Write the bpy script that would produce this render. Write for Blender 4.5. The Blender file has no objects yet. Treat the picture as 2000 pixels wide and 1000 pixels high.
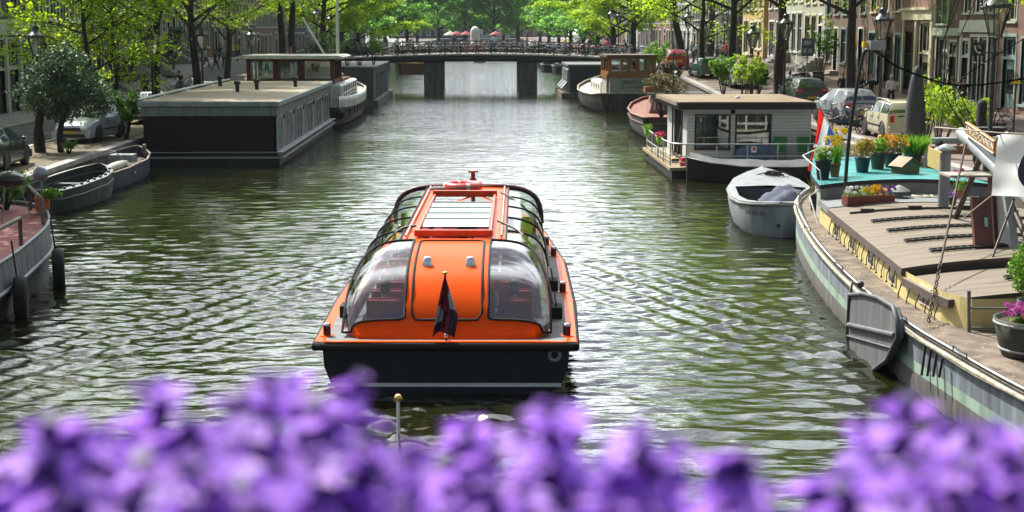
import bpy, bmesh, math, random
import numpy as np
from mathutils import Vector, Matrix, noise as mnoise
SC = bpy.context.scene; COL = SC.collection
PI = math.pi; R = math.radians
rng = random.Random(7)
# ---------------------------------------------------------------- camera
cd = bpy.data.cameras.new('camera'); cam = bpy.data.objects.new('camera', cd); COL.objects.link(cam)
cam.location = (0, 0, 5.9); cam.rotation_euler = (R(90-9.2), 0, R(-1.323))
cd.sensor_width = 36; cd.lens = 50.0; cd.clip_start = 0.05; cd.clip_end = 3000
cd.dof.use_dof = True; cd.dof.focus_distance = 32; cd.dof.aperture_fstop = 4.4
SC.camera = cam
# ---------------------------------------------------------------- light
SUN_EL, SUN_AZ = 51, -37        # azimuth from +Y, negative = to the left
w = bpy.data.worlds.new('World'); SC.world = w; w.use_nodes = True
nt = w.node_tree; bg = nt.nodes['Background']
sky = nt.nodes.new('ShaderNodeTexSky'); sky.sky_type = 'NISHITA'; sky.sun_disc = False
sky.sun_elevation = R(SUN_EL); sky.sun_rotation = R(SUN_AZ)
sky.air_density = 1.0; sky.dust_density = 4.5; sky.ozone_density = 1.0
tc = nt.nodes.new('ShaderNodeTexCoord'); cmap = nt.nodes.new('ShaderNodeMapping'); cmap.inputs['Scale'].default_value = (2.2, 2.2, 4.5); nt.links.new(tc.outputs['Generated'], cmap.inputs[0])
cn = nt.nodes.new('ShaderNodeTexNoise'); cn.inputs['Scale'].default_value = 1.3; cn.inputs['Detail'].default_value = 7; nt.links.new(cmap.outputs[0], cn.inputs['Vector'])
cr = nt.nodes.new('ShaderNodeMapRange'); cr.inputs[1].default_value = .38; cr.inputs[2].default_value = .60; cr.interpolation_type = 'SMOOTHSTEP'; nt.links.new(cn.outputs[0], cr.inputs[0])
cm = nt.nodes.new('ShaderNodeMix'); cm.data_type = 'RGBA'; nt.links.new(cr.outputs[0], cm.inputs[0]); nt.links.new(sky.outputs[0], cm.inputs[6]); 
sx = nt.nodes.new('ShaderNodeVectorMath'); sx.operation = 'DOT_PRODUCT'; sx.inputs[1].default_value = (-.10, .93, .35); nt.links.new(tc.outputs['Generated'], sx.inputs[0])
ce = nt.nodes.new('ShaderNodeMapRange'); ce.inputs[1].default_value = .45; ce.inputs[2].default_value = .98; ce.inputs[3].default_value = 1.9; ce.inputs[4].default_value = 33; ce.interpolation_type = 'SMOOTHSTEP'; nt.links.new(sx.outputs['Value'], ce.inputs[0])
cc = nt.nodes.new('ShaderNodeVectorMath'); cc.operation = 'SCALE'; cc.inputs[0].default_value = (.94, 1, 1.05); nt.links.new(ce.outputs[0], cc.inputs['Scale']); nt.links.new(cc.outputs[0], cm.inputs[7])   # broken cloud, extra brightness added low ahead for the water to reflect
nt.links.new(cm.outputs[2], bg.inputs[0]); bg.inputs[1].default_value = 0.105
sl = bpy.data.lights.new('sun', 'SUN'); sl.energy = 5.0; sl.angle = R(0.5); sl.color = (1, .95, .86)
so = bpy.data.objects.new('sun', sl); COL.objects.link(so)
sd = Vector((math.sin(R(SUN_AZ))*math.cos(R(SUN_EL)), math.cos(R(SUN_AZ))*math.cos(R(SUN_EL)), math.sin(R(SUN_EL))))
so.rotation_euler = (-sd).to_track_quat('-Z', 'Y').to_euler()
SC.view_settings.view_transform = 'Standard'; SC.view_settings.look = 'None'
SC.view_settings.exposure = 0.72; SC.view_settings.gamma = 1
cy = SC.cycles; cy.use_denoising = True; cy.max_bounces = 8; cy.transparent_max_bounces = 16
cy.caustics_reflective = False; cy.caustics_refractive = False; cy.sample_clamp_indirect = 6
cy.volume_step_rate = 4; cy.volume_bounces = 0
# ---------------------------------------------------------------- helpers
def setp(o, label=None, cat=None, group=None, kind=None):
    if label: o['label'] = label
    if cat: o['category'] = cat
    if group: o['group'] = group
    if kind: o['kind'] = kind
    return o
def thing(name, label, cat, loc=(0,0,0), rz=0, group=None):
    o = bpy.data.objects.new(name, None); COL.objects.link(o)
    o.empty_display_size = .2; o.location = loc; o.rotation_euler = (0, 0, rz)
    return setp(o, label, cat, group)
def children(o): return [c for c in bpy.data.objects if c.parent == o]
def dup(root, loc=None, rz=None, label=None, group=None, scale=None):
    kids = {}
    def rec(o, p):
        c = o.copy(); COL.objects.link(c)
        if p is not None: c.parent = p
        for ch in o.children: rec(ch, c)
        return c
    c = rec(root, None)
    if loc is not None: c.location = loc
    if rz is not None: c.rotation_euler = (0, 0, rz)
    if scale is not None: c.scale = (scale,)*3 if isinstance(scale, (int, float)) else scale
    if label: c['label'] = label
    if group: c['group'] = group
    return c
class MB:
    def __init__(s): s.v=[]; s.f=[]; s.mi=[]; s.sm=[]; s.m=0
    def add(s, vs, fs, smooth=False):
        b=len(s.v); s.v += [tuple(p) for p in vs]
        for f in fs: s.f.append([b+i for i in f]); s.mi.append(s.m); s.sm.append(smooth)
        return s
    def box(s, c, d, rz=0, rx=0, ry=0):
        x,y,z=[k/2 for k in d]
        P=[(-x,-y,-z),(x,-y,-z),(x,y,-z),(-x,y,-z),(-x,-y,z),(x,-y,z),(x,y,z),(-x,y,z)]
        if rz or rx or ry:
            m=Matrix.Rotation(rz,3,'Z')@Matrix.Rotation(ry,3,'Y')@Matrix.Rotation(rx,3,'X'); P=[m@Vector(p) for p in P]
        return s.add([(p[0]+c[0],p[1]+c[1],p[2]+c[2]) for p in P],[(0,3,2,1),(4,5,6,7),(0,1,5,4),(1,2,6,5),(2,3,7,6),(3,0,4,7)])
    def bx(s, x0,x1,y0,y1,z0,z1): return s.box(((x0+x1)/2,(y0+y1)/2,(z0+z1)/2),(x1-x0,y1-y0,z1-z0))
    def cyl(s, p, q, r0, r1=None, n=10, caps=True):
        r1=r0 if r1 is None else r1
        p=Vector(p);q=Vector(q);a=(q-p).normalized()
        u=a.orthogonal().normalized();w_=a.cross(u)
        vs=[];
        for o,r in ((p,r0),(q,r1)):
            for i in range(n):
                t=2*PI*i/n; vs.append(o+u*(r*math.cos(t))+w_*(r*math.sin(t)))
        s.add(vs,[(i,(i+1)%n,n+(i+1)%n,n+i) for i in range(n)],True)
        if caps: s.add(vs[:n],[tuple(range(n))[::-1]]); s.add(vs[n:],[tuple(range(n))])
        return s
    def tube(s, pts, r, n=6, closed=False, caps=True):
        P=[Vector(p) for p in pts]; N=len(P); vs=[]; u=None
        for i in range(N):
            a=(P[(i+1)%N]-P[i-1]) if closed else (P[min(i+1,N-1)]-P[max(i-1,0)])
            a.normalize()
            u=a.orthogonal() if u is None else (u-a*u.dot(a))
            if u.length<1e-6: u=a.orthogonal()
            u.normalize(); w_=a.cross(u); rr=r[i] if isinstance(r,(list,tuple)) else r
            for k in range(n):
                t=2*PI*k/n; vs.append(P[i]+u*(rr*math.cos(t))+w_*(rr*math.sin(t)))
        fs=[]
        for i in range(N if closed else N-1):
            j=(i+1)%N
            for k in range(n): fs.append((i*n+k,i*n+(k+1)%n,j*n+(k+1)%n,j*n+k))
        s.add(vs,fs,True)
        if caps and not closed: s.add(vs[:n],[tuple(range(n))[::-1]]); s.add(vs[-n:],[tuple(range(n))])
        return s
    def lathe(s, prof, c=(0,0,0), n=16, smooth=True, sx=1, sy=1):
        vs=[(c[0]+r*math.cos(2*PI*k/n)*sx,c[1]+r*math.sin(2*PI*k/n)*sy,c[2]+z) for r,z in prof for k in range(n)]
        fs=[(i*n+k,i*n+(k+1)%n,(i+1)*n+(k+1)%n,(i+1)*n+k) for i in range(len(prof)-1) for k in range(n)]
        s.add(vs,fs,smooth)
        if prof[0][0]>1e-4: s.add(vs[:n],[tuple(range(n))[::-1]])
        if prof[-1][0]>1e-4: s.add(vs[-n:],[tuple(range(n))])
        return s
    def sph(s, c, r, n=12, m=8):
        r3=(r,r,r) if isinstance(r,(int,float)) else r
        pr=[(math.sin(PI*i/m)*1.0,-math.cos(PI*i/m)) for i in range(m+1)]
        vs=[(c[0]+a*r3[0]*math.cos(2*PI*k/n),c[1]+a*r3[1]*math.sin(2*PI*k/n),c[2]+z*r3[2]) for a,z in pr for k in range(n)]
        return s.add(vs,[(i*n+k,i*n+(k+1)%n,(i+1)*n+(k+1)%n,(i+1)*n+k) for i in range(m) for k in range(n)],True)
    def loft(s, secs, closed=False, smooth=True, cap0=False, cap1=False):
        n=len(secs[0]); vs=[p for q in secs for p in q]; fs=[]
        for i in range(len(secs)-1):
            for k in range(n if closed else n-1): fs.append((i*n+k,i*n+(k+1)%n,(i+1)*n+(k+1)%n,(i+1)*n+k))
        s.add(vs,fs,smooth)
        if cap0: s.add(secs[0],[tuple(range(n))[::-1]])
        if cap1: s.add(secs[-1],[tuple(range(n))])
        return s
    def prism(s, out, p0, p1, axis='Z'):   # 2d outline extruded between p0 and p1 on axis
        def m(a,b,t): return (a,b,t) if axis=='Z' else ((t,a,b) if axis=='X' else (a,t,b))
        n=len(out); vs=[m(a,b,p0) for a,b in out]+[m(a,b,p1) for a,b in out]
        return s.add(vs,[(i,(i+1)%n,n+(i+1)%n,n+i) for i in range(n)]+[tuple(range(n))[::-1],tuple(range(n,2*n))])
    def torus(s, c, R_, r, axis='Z', n=24, m=8, sz=1):
        pts=[]
        for i in range(n):
            t=2*PI*i/n; a,b=R_*math.cos(t),R_*math.sin(t)
            pts.append({'Z':(c[0]+a,c[1]+b,c[2]),'X':(c[0],c[1]+a,c[2]+b),'Y':(c[0]+a,c[1],c[2]+b)}[axis])
        return s.tube(pts,r,m,closed=True)
    def build(s, name, mats, parent=None, loc=None, rz=0, bevel=0, label=None):
        me=bpy.data.meshes.new(name); me.from_pydata(s.v,[],s.f)
        if not isinstance(mats,(list,tuple)): mats=[mats]
        for m in mats: me.materials.append(m)
        me.polygons.foreach_set('material_index',s.mi); me.polygons.foreach_set('use_smooth',s.sm)
        me.update()
        bm=bmesh.new(); bm.from_mesh(me); bmesh.ops.recalc_face_normals(bm,faces=bm.faces[:]); bm.to_mesh(me); bm.free()
        o=bpy.data.objects.new(name,me); COL.objects.link(o)
        if parent: o.parent=parent
        if loc: o.location=loc
        if rz: o.rotation_euler=(0,0,rz)
        if bevel:
            b=o.modifiers.new('bevel','BEVEL'); b.width=bevel; b.segments=1; b.limit_method='ANGLE'; b.angle_limit=R(40)
        if label: o['label']=label
        return o
def link_mesh(name, me, parent=None, loc=None, rot=None):
    o=bpy.data.objects.new(name,me); COL.objects.link(o)
    if parent: o.parent=parent
    if loc: o.location=loc
    if rot: o.rotation_euler=rot
    return o
def interp(x, xs, ys):
    return float(np.interp(x,xs,ys))
def smooth_pts(pts, k=4):   # Catmull-Rom
    P=[Vector(p) for p in pts]; out=[]
    for i in range(len(P)-1):
        a=P[max(i-1,0)];b=P[i];c=P[i+1];d=P[min(i+2,len(P)-1)]
        for j in range(k):
            t=j/k; out.append(.5*((2*b)+(c-a)*t+(2*a-5*b+4*c-d)*t*t+(3*b-a-3*c+d)*t**3))
    return out+[P[-1]]
def lettering(body, size, mat, parent, loc, rot, name='lettering', ext=.004, sx=1):
    cu=bpy.data.curves.new(name,'FONT'); cu.body=body; cu.size=size; cu.extrude=ext; cu.align_x='CENTER'; cu.align_y='CENTER'
    t=bpy.data.objects.new(name,cu); COL.objects.link(t)
    dg=bpy.context.evaluated_depsgraph_get(); me=bpy.data.meshes.new_from_object(t.evaluated_get(dg))
    bpy.data.objects.remove(t); me.materials.clear(); me.materials.append(mat)
    o=link_mesh(name,me,parent,loc,rot); o.scale=(sx,1,1); return o
# ---------------------------------------------------------------- materials
_mc={}
def _base(name):
    m=bpy.data.materials.new(name); m.use_nodes=True; n=m.node_tree
    return m,n,n.nodes['Principled BSDF']
def _noise(n, scale, vec=None, detail=4, sc=None):
    t=n.nodes.new('ShaderNodeTexNoise'); t.inputs['Scale'].default_value=scale; t.inputs['Detail'].default_value=detail
    if vec is None:
        c=n.nodes.new('ShaderNodeTexCoord'); vec=c.outputs['Object']
    if sc:
        mp=n.nodes.new('ShaderNodeMapping'); mp.inputs['Scale'].default_value=sc; n.links.new(vec,mp.inputs[0]); vec=mp.outputs[0]
    n.links.new(vec,t.inputs['Vector']); return t
def _ramp(n, fac, stops):
    r=n.nodes.new('ShaderNodeValToRGB'); e=r.color_ramp.elements
    e[0].position,e[0].color=stops[0][0],(*stops[0][1],1); e[1].position,e[1].color=stops[-1][0],(*stops[-1][1],1)
    for p,c in stops[1:-1]:
        x=e.new(p); x.color=(*c,1)
    n.links.new(fac,r.inputs[0]); return r
def pm(name, col, rough=.55, metal=0, var=.25, vs=2.5, bump=.15, bs=30, spec=.5, coat=0, col2=None, sc=None, trans=0):
    if name in _mc: return _mc[name]
    m,n,b=_base(name)
    hi=col2 if col2 else tuple(min(1,c*(1+var)) for c in col); lo=tuple(c*(1-var) for c in col) if not col2 else col
    t=_noise(n,vs,detail=6,sc=sc); r=_ramp(n,t.outputs[0],[(.3,lo),(.7,hi)])
    n.links.new(r.outputs[0],b.inputs['Base Color'])
    b.inputs['Roughness'].default_value=rough; b.inputs['Metallic'].default_value=metal
    b.inputs['Specular IOR Level'].default_value=spec; b.inputs['Coat Weight'].default_value=coat
    if bump:
        t2=_noise(n,bs); bp=n.nodes.new('ShaderNodeBump'); bp.inputs['Strength'].default_value=bump; bp.inputs['Distance'].default_value=.02
        n.links.new(t2.outputs[0],bp.inputs['Height']); n.links.new(bp.outputs[0],b.inputs['Normal'])
    _mc[name]=m; return m
def glass(name, tint=(.75,.85,.82), f0=.09, rough=.02):
    if name in _mc: return _mc[name]
    m,n,b=_base(name); n.nodes.remove(b)
    tr=n.nodes.new('ShaderNodeBsdfTransparent'); tr.inputs[0].default_value=(*tint,1)
    gl=n.nodes.new('ShaderNodeBsdfGlossy'); gl.inputs['Roughness'].default_value=rough
    lw=n.nodes.new('ShaderNodeLayerWeight'); lw.inputs[0].default_value=.25
    ad=n.nodes.new('ShaderNodeMath'); ad.operation='MAXIMUM'; ad.inputs[1].default_value=f0
    n.links.new(lw.outputs['Fresnel'],ad.inputs[0])
    mx=n.nodes.new('ShaderNodeMixShader'); n.links.new(ad.outputs[0],mx.inputs[0]); n.links.new(tr.outputs[0],mx.inputs[1]); n.links.new(gl.outputs[0],mx.inputs[2])
    n.links.new(mx.outputs[0],n.nodes['Material Output'].inputs[0]); _mc[name]=m; return m
def clothmat(name, col, trans=.45):
    return leafmat(name,tuple(c*.9 for c in col),col,trans,.85,1.0)
def flatglass(name, col, fac=.15, rough=.04):   # dark toughened glass with a steady weak reflection
    if name in _mc: return _mc[name]
    m,n,b=_base(name); b.inputs['Base Color'].default_value=(*col,1); b.inputs['Roughness'].default_value=.5; b.inputs['Specular IOR Level'].default_value=0
    gl=n.nodes.new('ShaderNodeBsdfGlossy'); gl.inputs['Roughness'].default_value=rough; mx=n.nodes.new('ShaderNodeMixShader'); mx.inputs[0].default_value=fac
    n.links.new(b.outputs[0],mx.inputs[1]); n.links.new(gl.outputs[0],mx.inputs[2]); n.links.new(mx.outputs[0],n.nodes['Material Output'].inputs[0]); _mc[name]=m; return m
def leafmat(name, c1, c2, trans=.45, rough=.5, tboost=1.0):
    if name in _mc: return _mc[name]
    m,n,b=_base(name)
    g=n.nodes.new('ShaderNodeNewGeometry'); t=_noise(n,.9,detail=2)
    ad=n.nodes.new('ShaderNodeMath'); ad.operation='MULTIPLY_ADD'; ad.inputs[1].default_value=.55
    n.links.new(g.outputs['Random Per Island'],ad.inputs[0])
    m2=n.nodes.new('ShaderNodeMath'); m2.operation='MULTIPLY'; m2.inputs[1].default_value=.5; n.links.new(t.outputs[0],m2.inputs[0]); n.links.new(m2.outputs[0],ad.inputs[2])
    r=_ramp(n,ad.outputs[0],[(.15,c1),(.85,c2)])
    n.links.new(r.outputs[0],b.inputs['Base Color']); b.inputs['Roughness'].default_value=rough; b.inputs['Specular IOR Level'].default_value=.35
    tl=n.nodes.new('ShaderNodeBsdfTranslucent'); vs_=n.nodes.new('ShaderNodeVectorMath'); vs_.operation='SCALE'; vs_.inputs['Scale'].default_value=tboost; n.links.new(r.outputs[0],vs_.inputs[0]); n.links.new(vs_.outputs[0],tl.inputs[0])
    mx=n.nodes.new('ShaderNodeMixShader'); mx.inputs[0].default_value=trans
    n.links.new(b.outputs[0],mx.inputs[1]); n.links.new(tl.outputs[0],mx.inputs[2]); n.links.new(mx.outputs[0],n.nodes['Material Output'].inputs[0])
    _mc[name]=m; return m
def brickmat(name, c1, c2, mortar, bw=.22, bh=.075):
    if name in _mc: return _mc[name]
    m,n,b=_base(name); c=n.nodes.new('ShaderNodeTexCoord'); s=n.nodes.new('ShaderNodeSeparateXYZ'); n.links.new(c.outputs['Object'],s.inputs[0])
    a=n.nodes.new('ShaderNodeMath'); n.links.new(s.outputs[0],a.inputs[0]); n.links.new(s.outputs[1],a.inputs[1])
    k=n.nodes.new('ShaderNodeCombineXYZ'); n.links.new(a.outputs[0],k.inputs[0]); n.links.new(s.outputs[2],k.inputs[1])
    t=n.nodes.new('ShaderNodeTexBrick'); t.inputs['Scale'].default_value=1; t.inputs['Brick Width'].default_value=bw; t.inputs['Row Height'].default_value=bh
    t.inputs['Mortar Size'].default_value=.008; t.inputs['Color1'].default_value=(*c1,1); t.inputs['Color2'].default_value=(*c2,1); t.inputs['Mortar'].default_value=(*mortar,1)
    n.links.new(k.outputs[0],t.inputs['Vector'])
    ns=_noise(n,.8,detail=6); rp=_ramp(n,ns.outputs[0],[(.3,(.6,.6,.6)),(.7,(1.1,1.1,1.1))])
    mx=n.nodes.new('ShaderNodeMix'); mx.data_type='RGBA'; mx.blend_type='MULTIPLY'; mx.inputs[0].default_value=1
    n.links.new(t.outputs[0],mx.inputs[6]); n.links.new(rp.outputs[0],mx.inputs[7]); n.links.new(mx.outputs[2],b.inputs['Base Color'])
    b.inputs['Roughness'].default_value=.85; _mc[name]=m; return m
def streakmat(name, stops, scale=(3,3,.35), ns=1.6, rough=.6, metal=0, bump=.1):
    if name in _mc: return _mc[name]
    m,n,b=_base(name); t=_noise(n,ns,detail=8,sc=scale); r=_ramp(n,t.outputs[0],stops); n.links.new(r.outputs[0],b.inputs['Base Color'])
    b.inputs['Roughness'].default_value=rough; b.inputs['Metallic'].default_value=metal
    t2=_noise(n,9,detail=5); bp=n.nodes.new('ShaderNodeBump'); bp.inputs['Strength'].default_value=bump; bp.inputs['Distance'].default_value=.03
    n.links.new(t2.outputs[0],bp.inputs['Height']); n.links.new(bp.outputs[0],b.inputs['Normal']); _mc[name]=m; return m
def plankmat(name, c1, c2, axis=0, wid=.12, rough=.7, gap=.06):
    if name in _mc: return _mc[name]
    m,n,b=_base(name); c=n.nodes.new('ShaderNodeTexCoord'); s=n.nodes.new('ShaderNodeSeparateXYZ'); n.links.new(c.outputs['Object'],s.inputs[0])
    d=n.nodes.new('ShaderNodeMath'); d.operation='DIVIDE'; d.inputs[1].default_value=wid; n.links.new(s.outputs[axis],d.inputs[0])
    fr=n.nodes.new('ShaderNodeMath'); fr.operation='FRACT'; n.links.new(d.outputs[0],fr.inputs[0])
    fl=n.nodes.new('ShaderNodeMath'); fl.operation='FLOOR'; n.links.new(d.outputs[0],fl.inputs[0])
    wn=n.nodes.new('ShaderNodeTexWhiteNoise'); wn.noise_dimensions='1D'; n.links.new(fl.outputs[0],wn.inputs['W'])
    ns=_noise(n,3,detail=6); ad=n.nodes.new('ShaderNodeMath'); ad.operation='MULTIPLY_ADD'; ad.inputs[1].default_value=.45
    n.links.new(wn.outputs[0],ad.inputs[0]); h=n.nodes.new('ShaderNodeMath'); h.operation='MULTIPLY'; h.inputs[1].default_value=.55; n.links.new(ns.outputs[0],h.inputs[0]); n.links.new(h.outputs[0],ad.inputs[2])
    r=_ramp(n,ad.outputs[0],[(.2,c1),(.8,c2)])
    g=n.nodes.new('ShaderNodeMath'); g.operation='GREATER_THAN'; g.inputs[1].default_value=gap; n.links.new(fr.outputs[0],g.inputs[0])
    mx=n.nodes.new('ShaderNodeMix'); mx.data_type='RGBA'; n.links.new(g.outputs[0],mx.inputs[0]); mx.inputs[6].default_value=(*[k*.35 for k in c1],1); n.links.new(r.outputs[0],mx.inputs[7])
    n.links.new(mx.outputs[2],b.inputs['Base Color']); b.inputs['Roughness'].default_value=rough
    bp=n.nodes.new('ShaderNodeBump'); bp.inputs['Strength'].default_value=.4; bp.inputs['Distance'].default_value=.01; n.links.new(g.outputs[0],bp.inputs['Height']); n.links.new(bp.outputs[0],b.inputs['Normal'])
    _mc[name]=m; return m
BLACK=pm('black_paint',(.012,.012,.014),.45); RUBBER=pm('rubber',(.012,.012,.012),.85,bump=.3); STEEL=pm('steel',(.55,.55,.55),.25,metal=.9,bump=0)
IRON=pm('iron_paint',(.018,.022,.024),.5); WHITE=pm('white_paint',(.72,.73,.7),.5,var=.08); CREAM=pm('cream_paint',(.62,.57,.42),.55,var=.1)
GREYP=pm('grey_paint',(.30,.32,.33),.5,var=.12); DGREY=pm('dark_grey_paint',(.06,.065,.07),.5); DARKGLASS=pm('window_glass',(.015,.02,.022),.04,bump=0,var=.5,vs=.6,spec=.8)
WOOD=pm('brown_wood',(.2,.085,.03),.4,col2=(.3,.13,.05),sc=(8,8,1)); ROPE=pm('rope',(.03,.03,.032),.9); LROPE=pm('pale_rope',(.4,.37,.3),.9)
RED=pm('red_cloth',(.55,.03,.03),.7); CLOTHW=pm('white_cloth',(.7,.7,.7),.8,var=.08); BLUE=pm('blue_cloth',(.02,.04,.16),.7)
SOIL=pm('soil',(.05,.035,.022),.95,bump=.8); CLEAR=glass('clear_glass'); TERRA=pm('terracotta',(.36,.13,.06),.8)
HAZE = True
# ---------------------------------------------------------------- water
def build_water():
    m,n,b=_base('canal_water')
    b.inputs['Base Color'].default_value=(.010,.013,.003,1); b.inputs['Roughness'].default_value=.025; b.inputs['IOR'].default_value=1.34
    b.inputs['Specular IOR Level'].default_value=.9
    t1=_noise(n,1,detail=5,sc=(2.6,5.0,1)); t2=_noise(n,1,detail=3,sc=(.8,2.1,1)); t3=_noise(n,1,detail=2,sc=(.07,.12,1))
    r3=_ramp(n,t3.outputs[0],[(.35,(.55,)*3),(.65,(1,)*3)])
    h=n.nodes.new('ShaderNodeMath'); h.operation='MULTIPLY_ADD'; h.inputs[1].default_value=.4
    n.links.new(t1.outputs[0],h.inputs[0]); n.links.new(t2.outputs[0],h.inputs[2])
    k=n.nodes.new('ShaderNodeMath'); k.operation='MULTIPLY'; n.links.new(h.outputs[0],k.inputs[0]); n.links.new(r3.outputs[0],k.inputs[1])
    bp=n.nodes.new('ShaderNodeBump'); bp.inputs['Strength'].default_value=1; bp.inputs['Distance'].default_value=.055
    
    tc=n.nodes.new('ShaderNodeTexCoord'); sp=n.nodes.new('ShaderNodeSeparateXYZ'); n.links.new(tc.outputs['Object'],sp.inputs[0])
    wr=n.nodes.new('ShaderNodeMapRange'); wr.inputs[1].default_value=60; wr.inputs[2].default_value=135; wr.inputs[3].default_value=1; wr.inputs[4].default_value=2.3; n.links.new(sp.outputs[1],wr.inputs[0])   # breezier water beyond the houseboats
    k2=n.nodes.new('ShaderNodeMath'); k2.operation='MULTIPLY'; n.links.new(k.outputs[0],k2.inputs[0]); n.links.new(wr.outputs[0],k2.inputs[1])
    n.links.new(k2.outputs[0],bp.inputs['Height']); n.links.new(bp.outputs[0],b.inputs['Normal'])
    xs=np.arange(-15.2,14.61,.085)
    ys=np.concatenate([[-25,-10,0,6],np.arange(10,46,.06),np.arange(46,80,.13),np.arange(80,150,.35),np.arange(150,521,5)])
    X,Y=np.meshgrid(xs,ys); r=np.random.RandomState(3); Z=np.zeros_like(X)
    amp=np.clip((95-Y)/60,0,1)*np.clip((Y-6)/5,0,1)
    for i in range(44):
        lam=.27*(1.25/.27)**r.uniform(0,1); a=r.normal(PI/2,.30 if i%5 else .75); kk=2*PI/lam
        Z+= .0031*lam*np.sin(kk*(math.cos(a)*X+math.sin(a)*Y)+r.uniform(0,6.28)+.7*np.sin(.23*X+.17*Y+i))*amp*np.clip((46+60*max(0,lam-.45)-Y)/12+1,0,1)
    for s in (-1,1):   # the boat's diverging wake
        p=((X+.55)*s-2.2-(38-Y)*.42)*math.cos(.4); env=np.exp(-((p+.6)/2.3)**2)*np.clip((40-Y)/7,0,1)*np.clip((Y-9)/4,0,1)
        Z+=.017*np.sin(2*PI*p/.62+.5*np.sin(.5*Y))*env
    wash=np.exp(-((X+.55)/1.7)**4)*np.clip((22.6-Y)/1.2,0,1)*np.clip((Y-11)/4,0,1)
    for i in range(26):
        lam=r.uniform(.28,.8); a=r.uniform(0,PI); kk=2*PI/lam
        Z+=.016*lam*np.sin(kk*(math.cos(a)*X+math.sin(a)*Y)+r.uniform(0,6.28))*wash
    nx,ny=len(xs),len(ys); me=bpy.data.meshes.new('water')
    co=np.stack([X,Y,Z],-1).reshape(-1,3).astype(np.float32)
    i=np.arange((ny-1)*(nx-1)); a=(i//(nx-1))*nx+i%(nx-1); q=np.stack([a,a+1,a+1+nx,a+nx],-1).astype(np.int32)
    me.vertices.add(len(co)); me.vertices.foreach_set('co',co.ravel()); me.loops.add(q.size); me.loops.foreach_set('vertex_index',q.ravel())
    me.polygons.add(len(q)); me.polygons.foreach_set('loop_start',np.arange(len(q),dtype=np.int32)*4); me.polygons.foreach_set('use_smooth',np.ones(len(q),bool))
    me.update(); me.materials.append(m); o=link_mesh('water',me); o['kind']='structure'
build_water()
# ---------------------------------------------------------------- quays and streets
XL,XR=-14.8,14.2; FL,FR=-26.0,25.0
def zl(y): return interp(y,[-40,8,36,100,122,140,168,700],[3.6,3.4,1.0,1.0,2.75,2.75,1.2,1.2])
def zr(y): return interp(y,[-40,8,40,80,116,142,170,700],[3.8,3.6,1.7,1.7,2.85,2.85,1.7,1.7])
ASPH=streakmat('asphalt',[(.25,(.05,.05,.055)),(.6,(.085,.085,.09)),(.8,(.11,.11,.115))],(1,1,1),1.2,.9)
BRICKP=brickmat('brick_paving',(.17,.12,.10),(.23,.165,.14),(.1,.08,.07),.2,.07)
YPAVE=streakmat('strip_paving',[(.3,(.07,.055,.035)),(.5,(.15,.125,.075)),(.65,(.11,.09,.055)),(.8,(.05,.065,.02))],(1,1,1),1.1,.95)
FLAG=pm('pavement_flags',(.20,.20,.20),.9,vs=1.2); KERB=pm('kerb_stone',(.28,.27,.26),.85)
YS=[-40,8,20,36,40,60,80,90,100,108,116,122,126,134,140,150,160,168,170,200,300,520,700]
def strip(name,x0,x1,zf,dz,mat,y0=-40,y1=700,kind='structure'):
    mb=MB(); yy=[y for y in YS if y0<y<y1]; yy=[y0]+yy+[y1]
    mb.loft([[(x0,y,zf(y)+dz),(x1,y,zf(y)+dz)] for y in yy],smooth=False); o=mb.build(name,mat); o['kind']=kind; return o
strip('ground',-300,XL-.3,zl,-.02,FLAG); strip('ground',XR+.3,300,zr,-.02,FLAG)
mb=MB(); mb.add([(-16,520,1.2),(16,520,1.2),(16,700,1.2),(-16,700,1.2),(-16,520,-.5),(16,520,-.5)],[(0,1,2,3),(0,1,5,4)]); mb.build('ground',FLAG)['kind']='structure'
strip('parking_strip',XL-.3,-18.6,zl,.006,YPAVE); strip('road',-22.6,-18.6,zl,.004,ASPH)
strip('parking_strip',XR+.3,17.6,zr,.006,BRICKP); strip('road',17.6,21.6,zr,.004,BRICKP)
for x0,x1,zf in ((-26.2,-22.6,zl),(21.6,25.2,zr)):
    mb=MB(); yy=[y for y in YS if -40<=y<=700]
    mb.loft([[(x0,y,zf(y)-.05),(x0,y,zf(y)+.13),(x1,y,zf(y)+.13),(x1,y,zf(y)-.05)] for y in yy],smooth=False); mb.build('pavement',FLAG if x0<0 else BRICKP)['kind']='structure'
    xk=x1 if x0<0 else x0
    mb=MB(); mb.loft([[(xk-.1,y,zf(y)-.05),(xk-.1,y,zf(y)+.136),(xk+.1,y,zf(y)+.136),(xk+.1,y,zf(y)-.05)] for y in yy],smooth=False); mb.build('kerb',KERB)['kind']='structure'
mb=MB()   # painted parking marks on the left street
for y in (50.5,55.7,66,72): mb.bx(-20.4,-18.5,y,y+.12,1.009,1.011)
mb.bx(-18.66,-18.54,46,100,1.009,1.011); mb.build('road_markings',WHITE)['kind']='structure'
QW=streakmat('quay_brick',[(.25,(.04,.035,.03)),(.5,(.10,.075,.055)),(.8,(.15,.12,.09))],(1,1,.4),1.5,.85)
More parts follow.
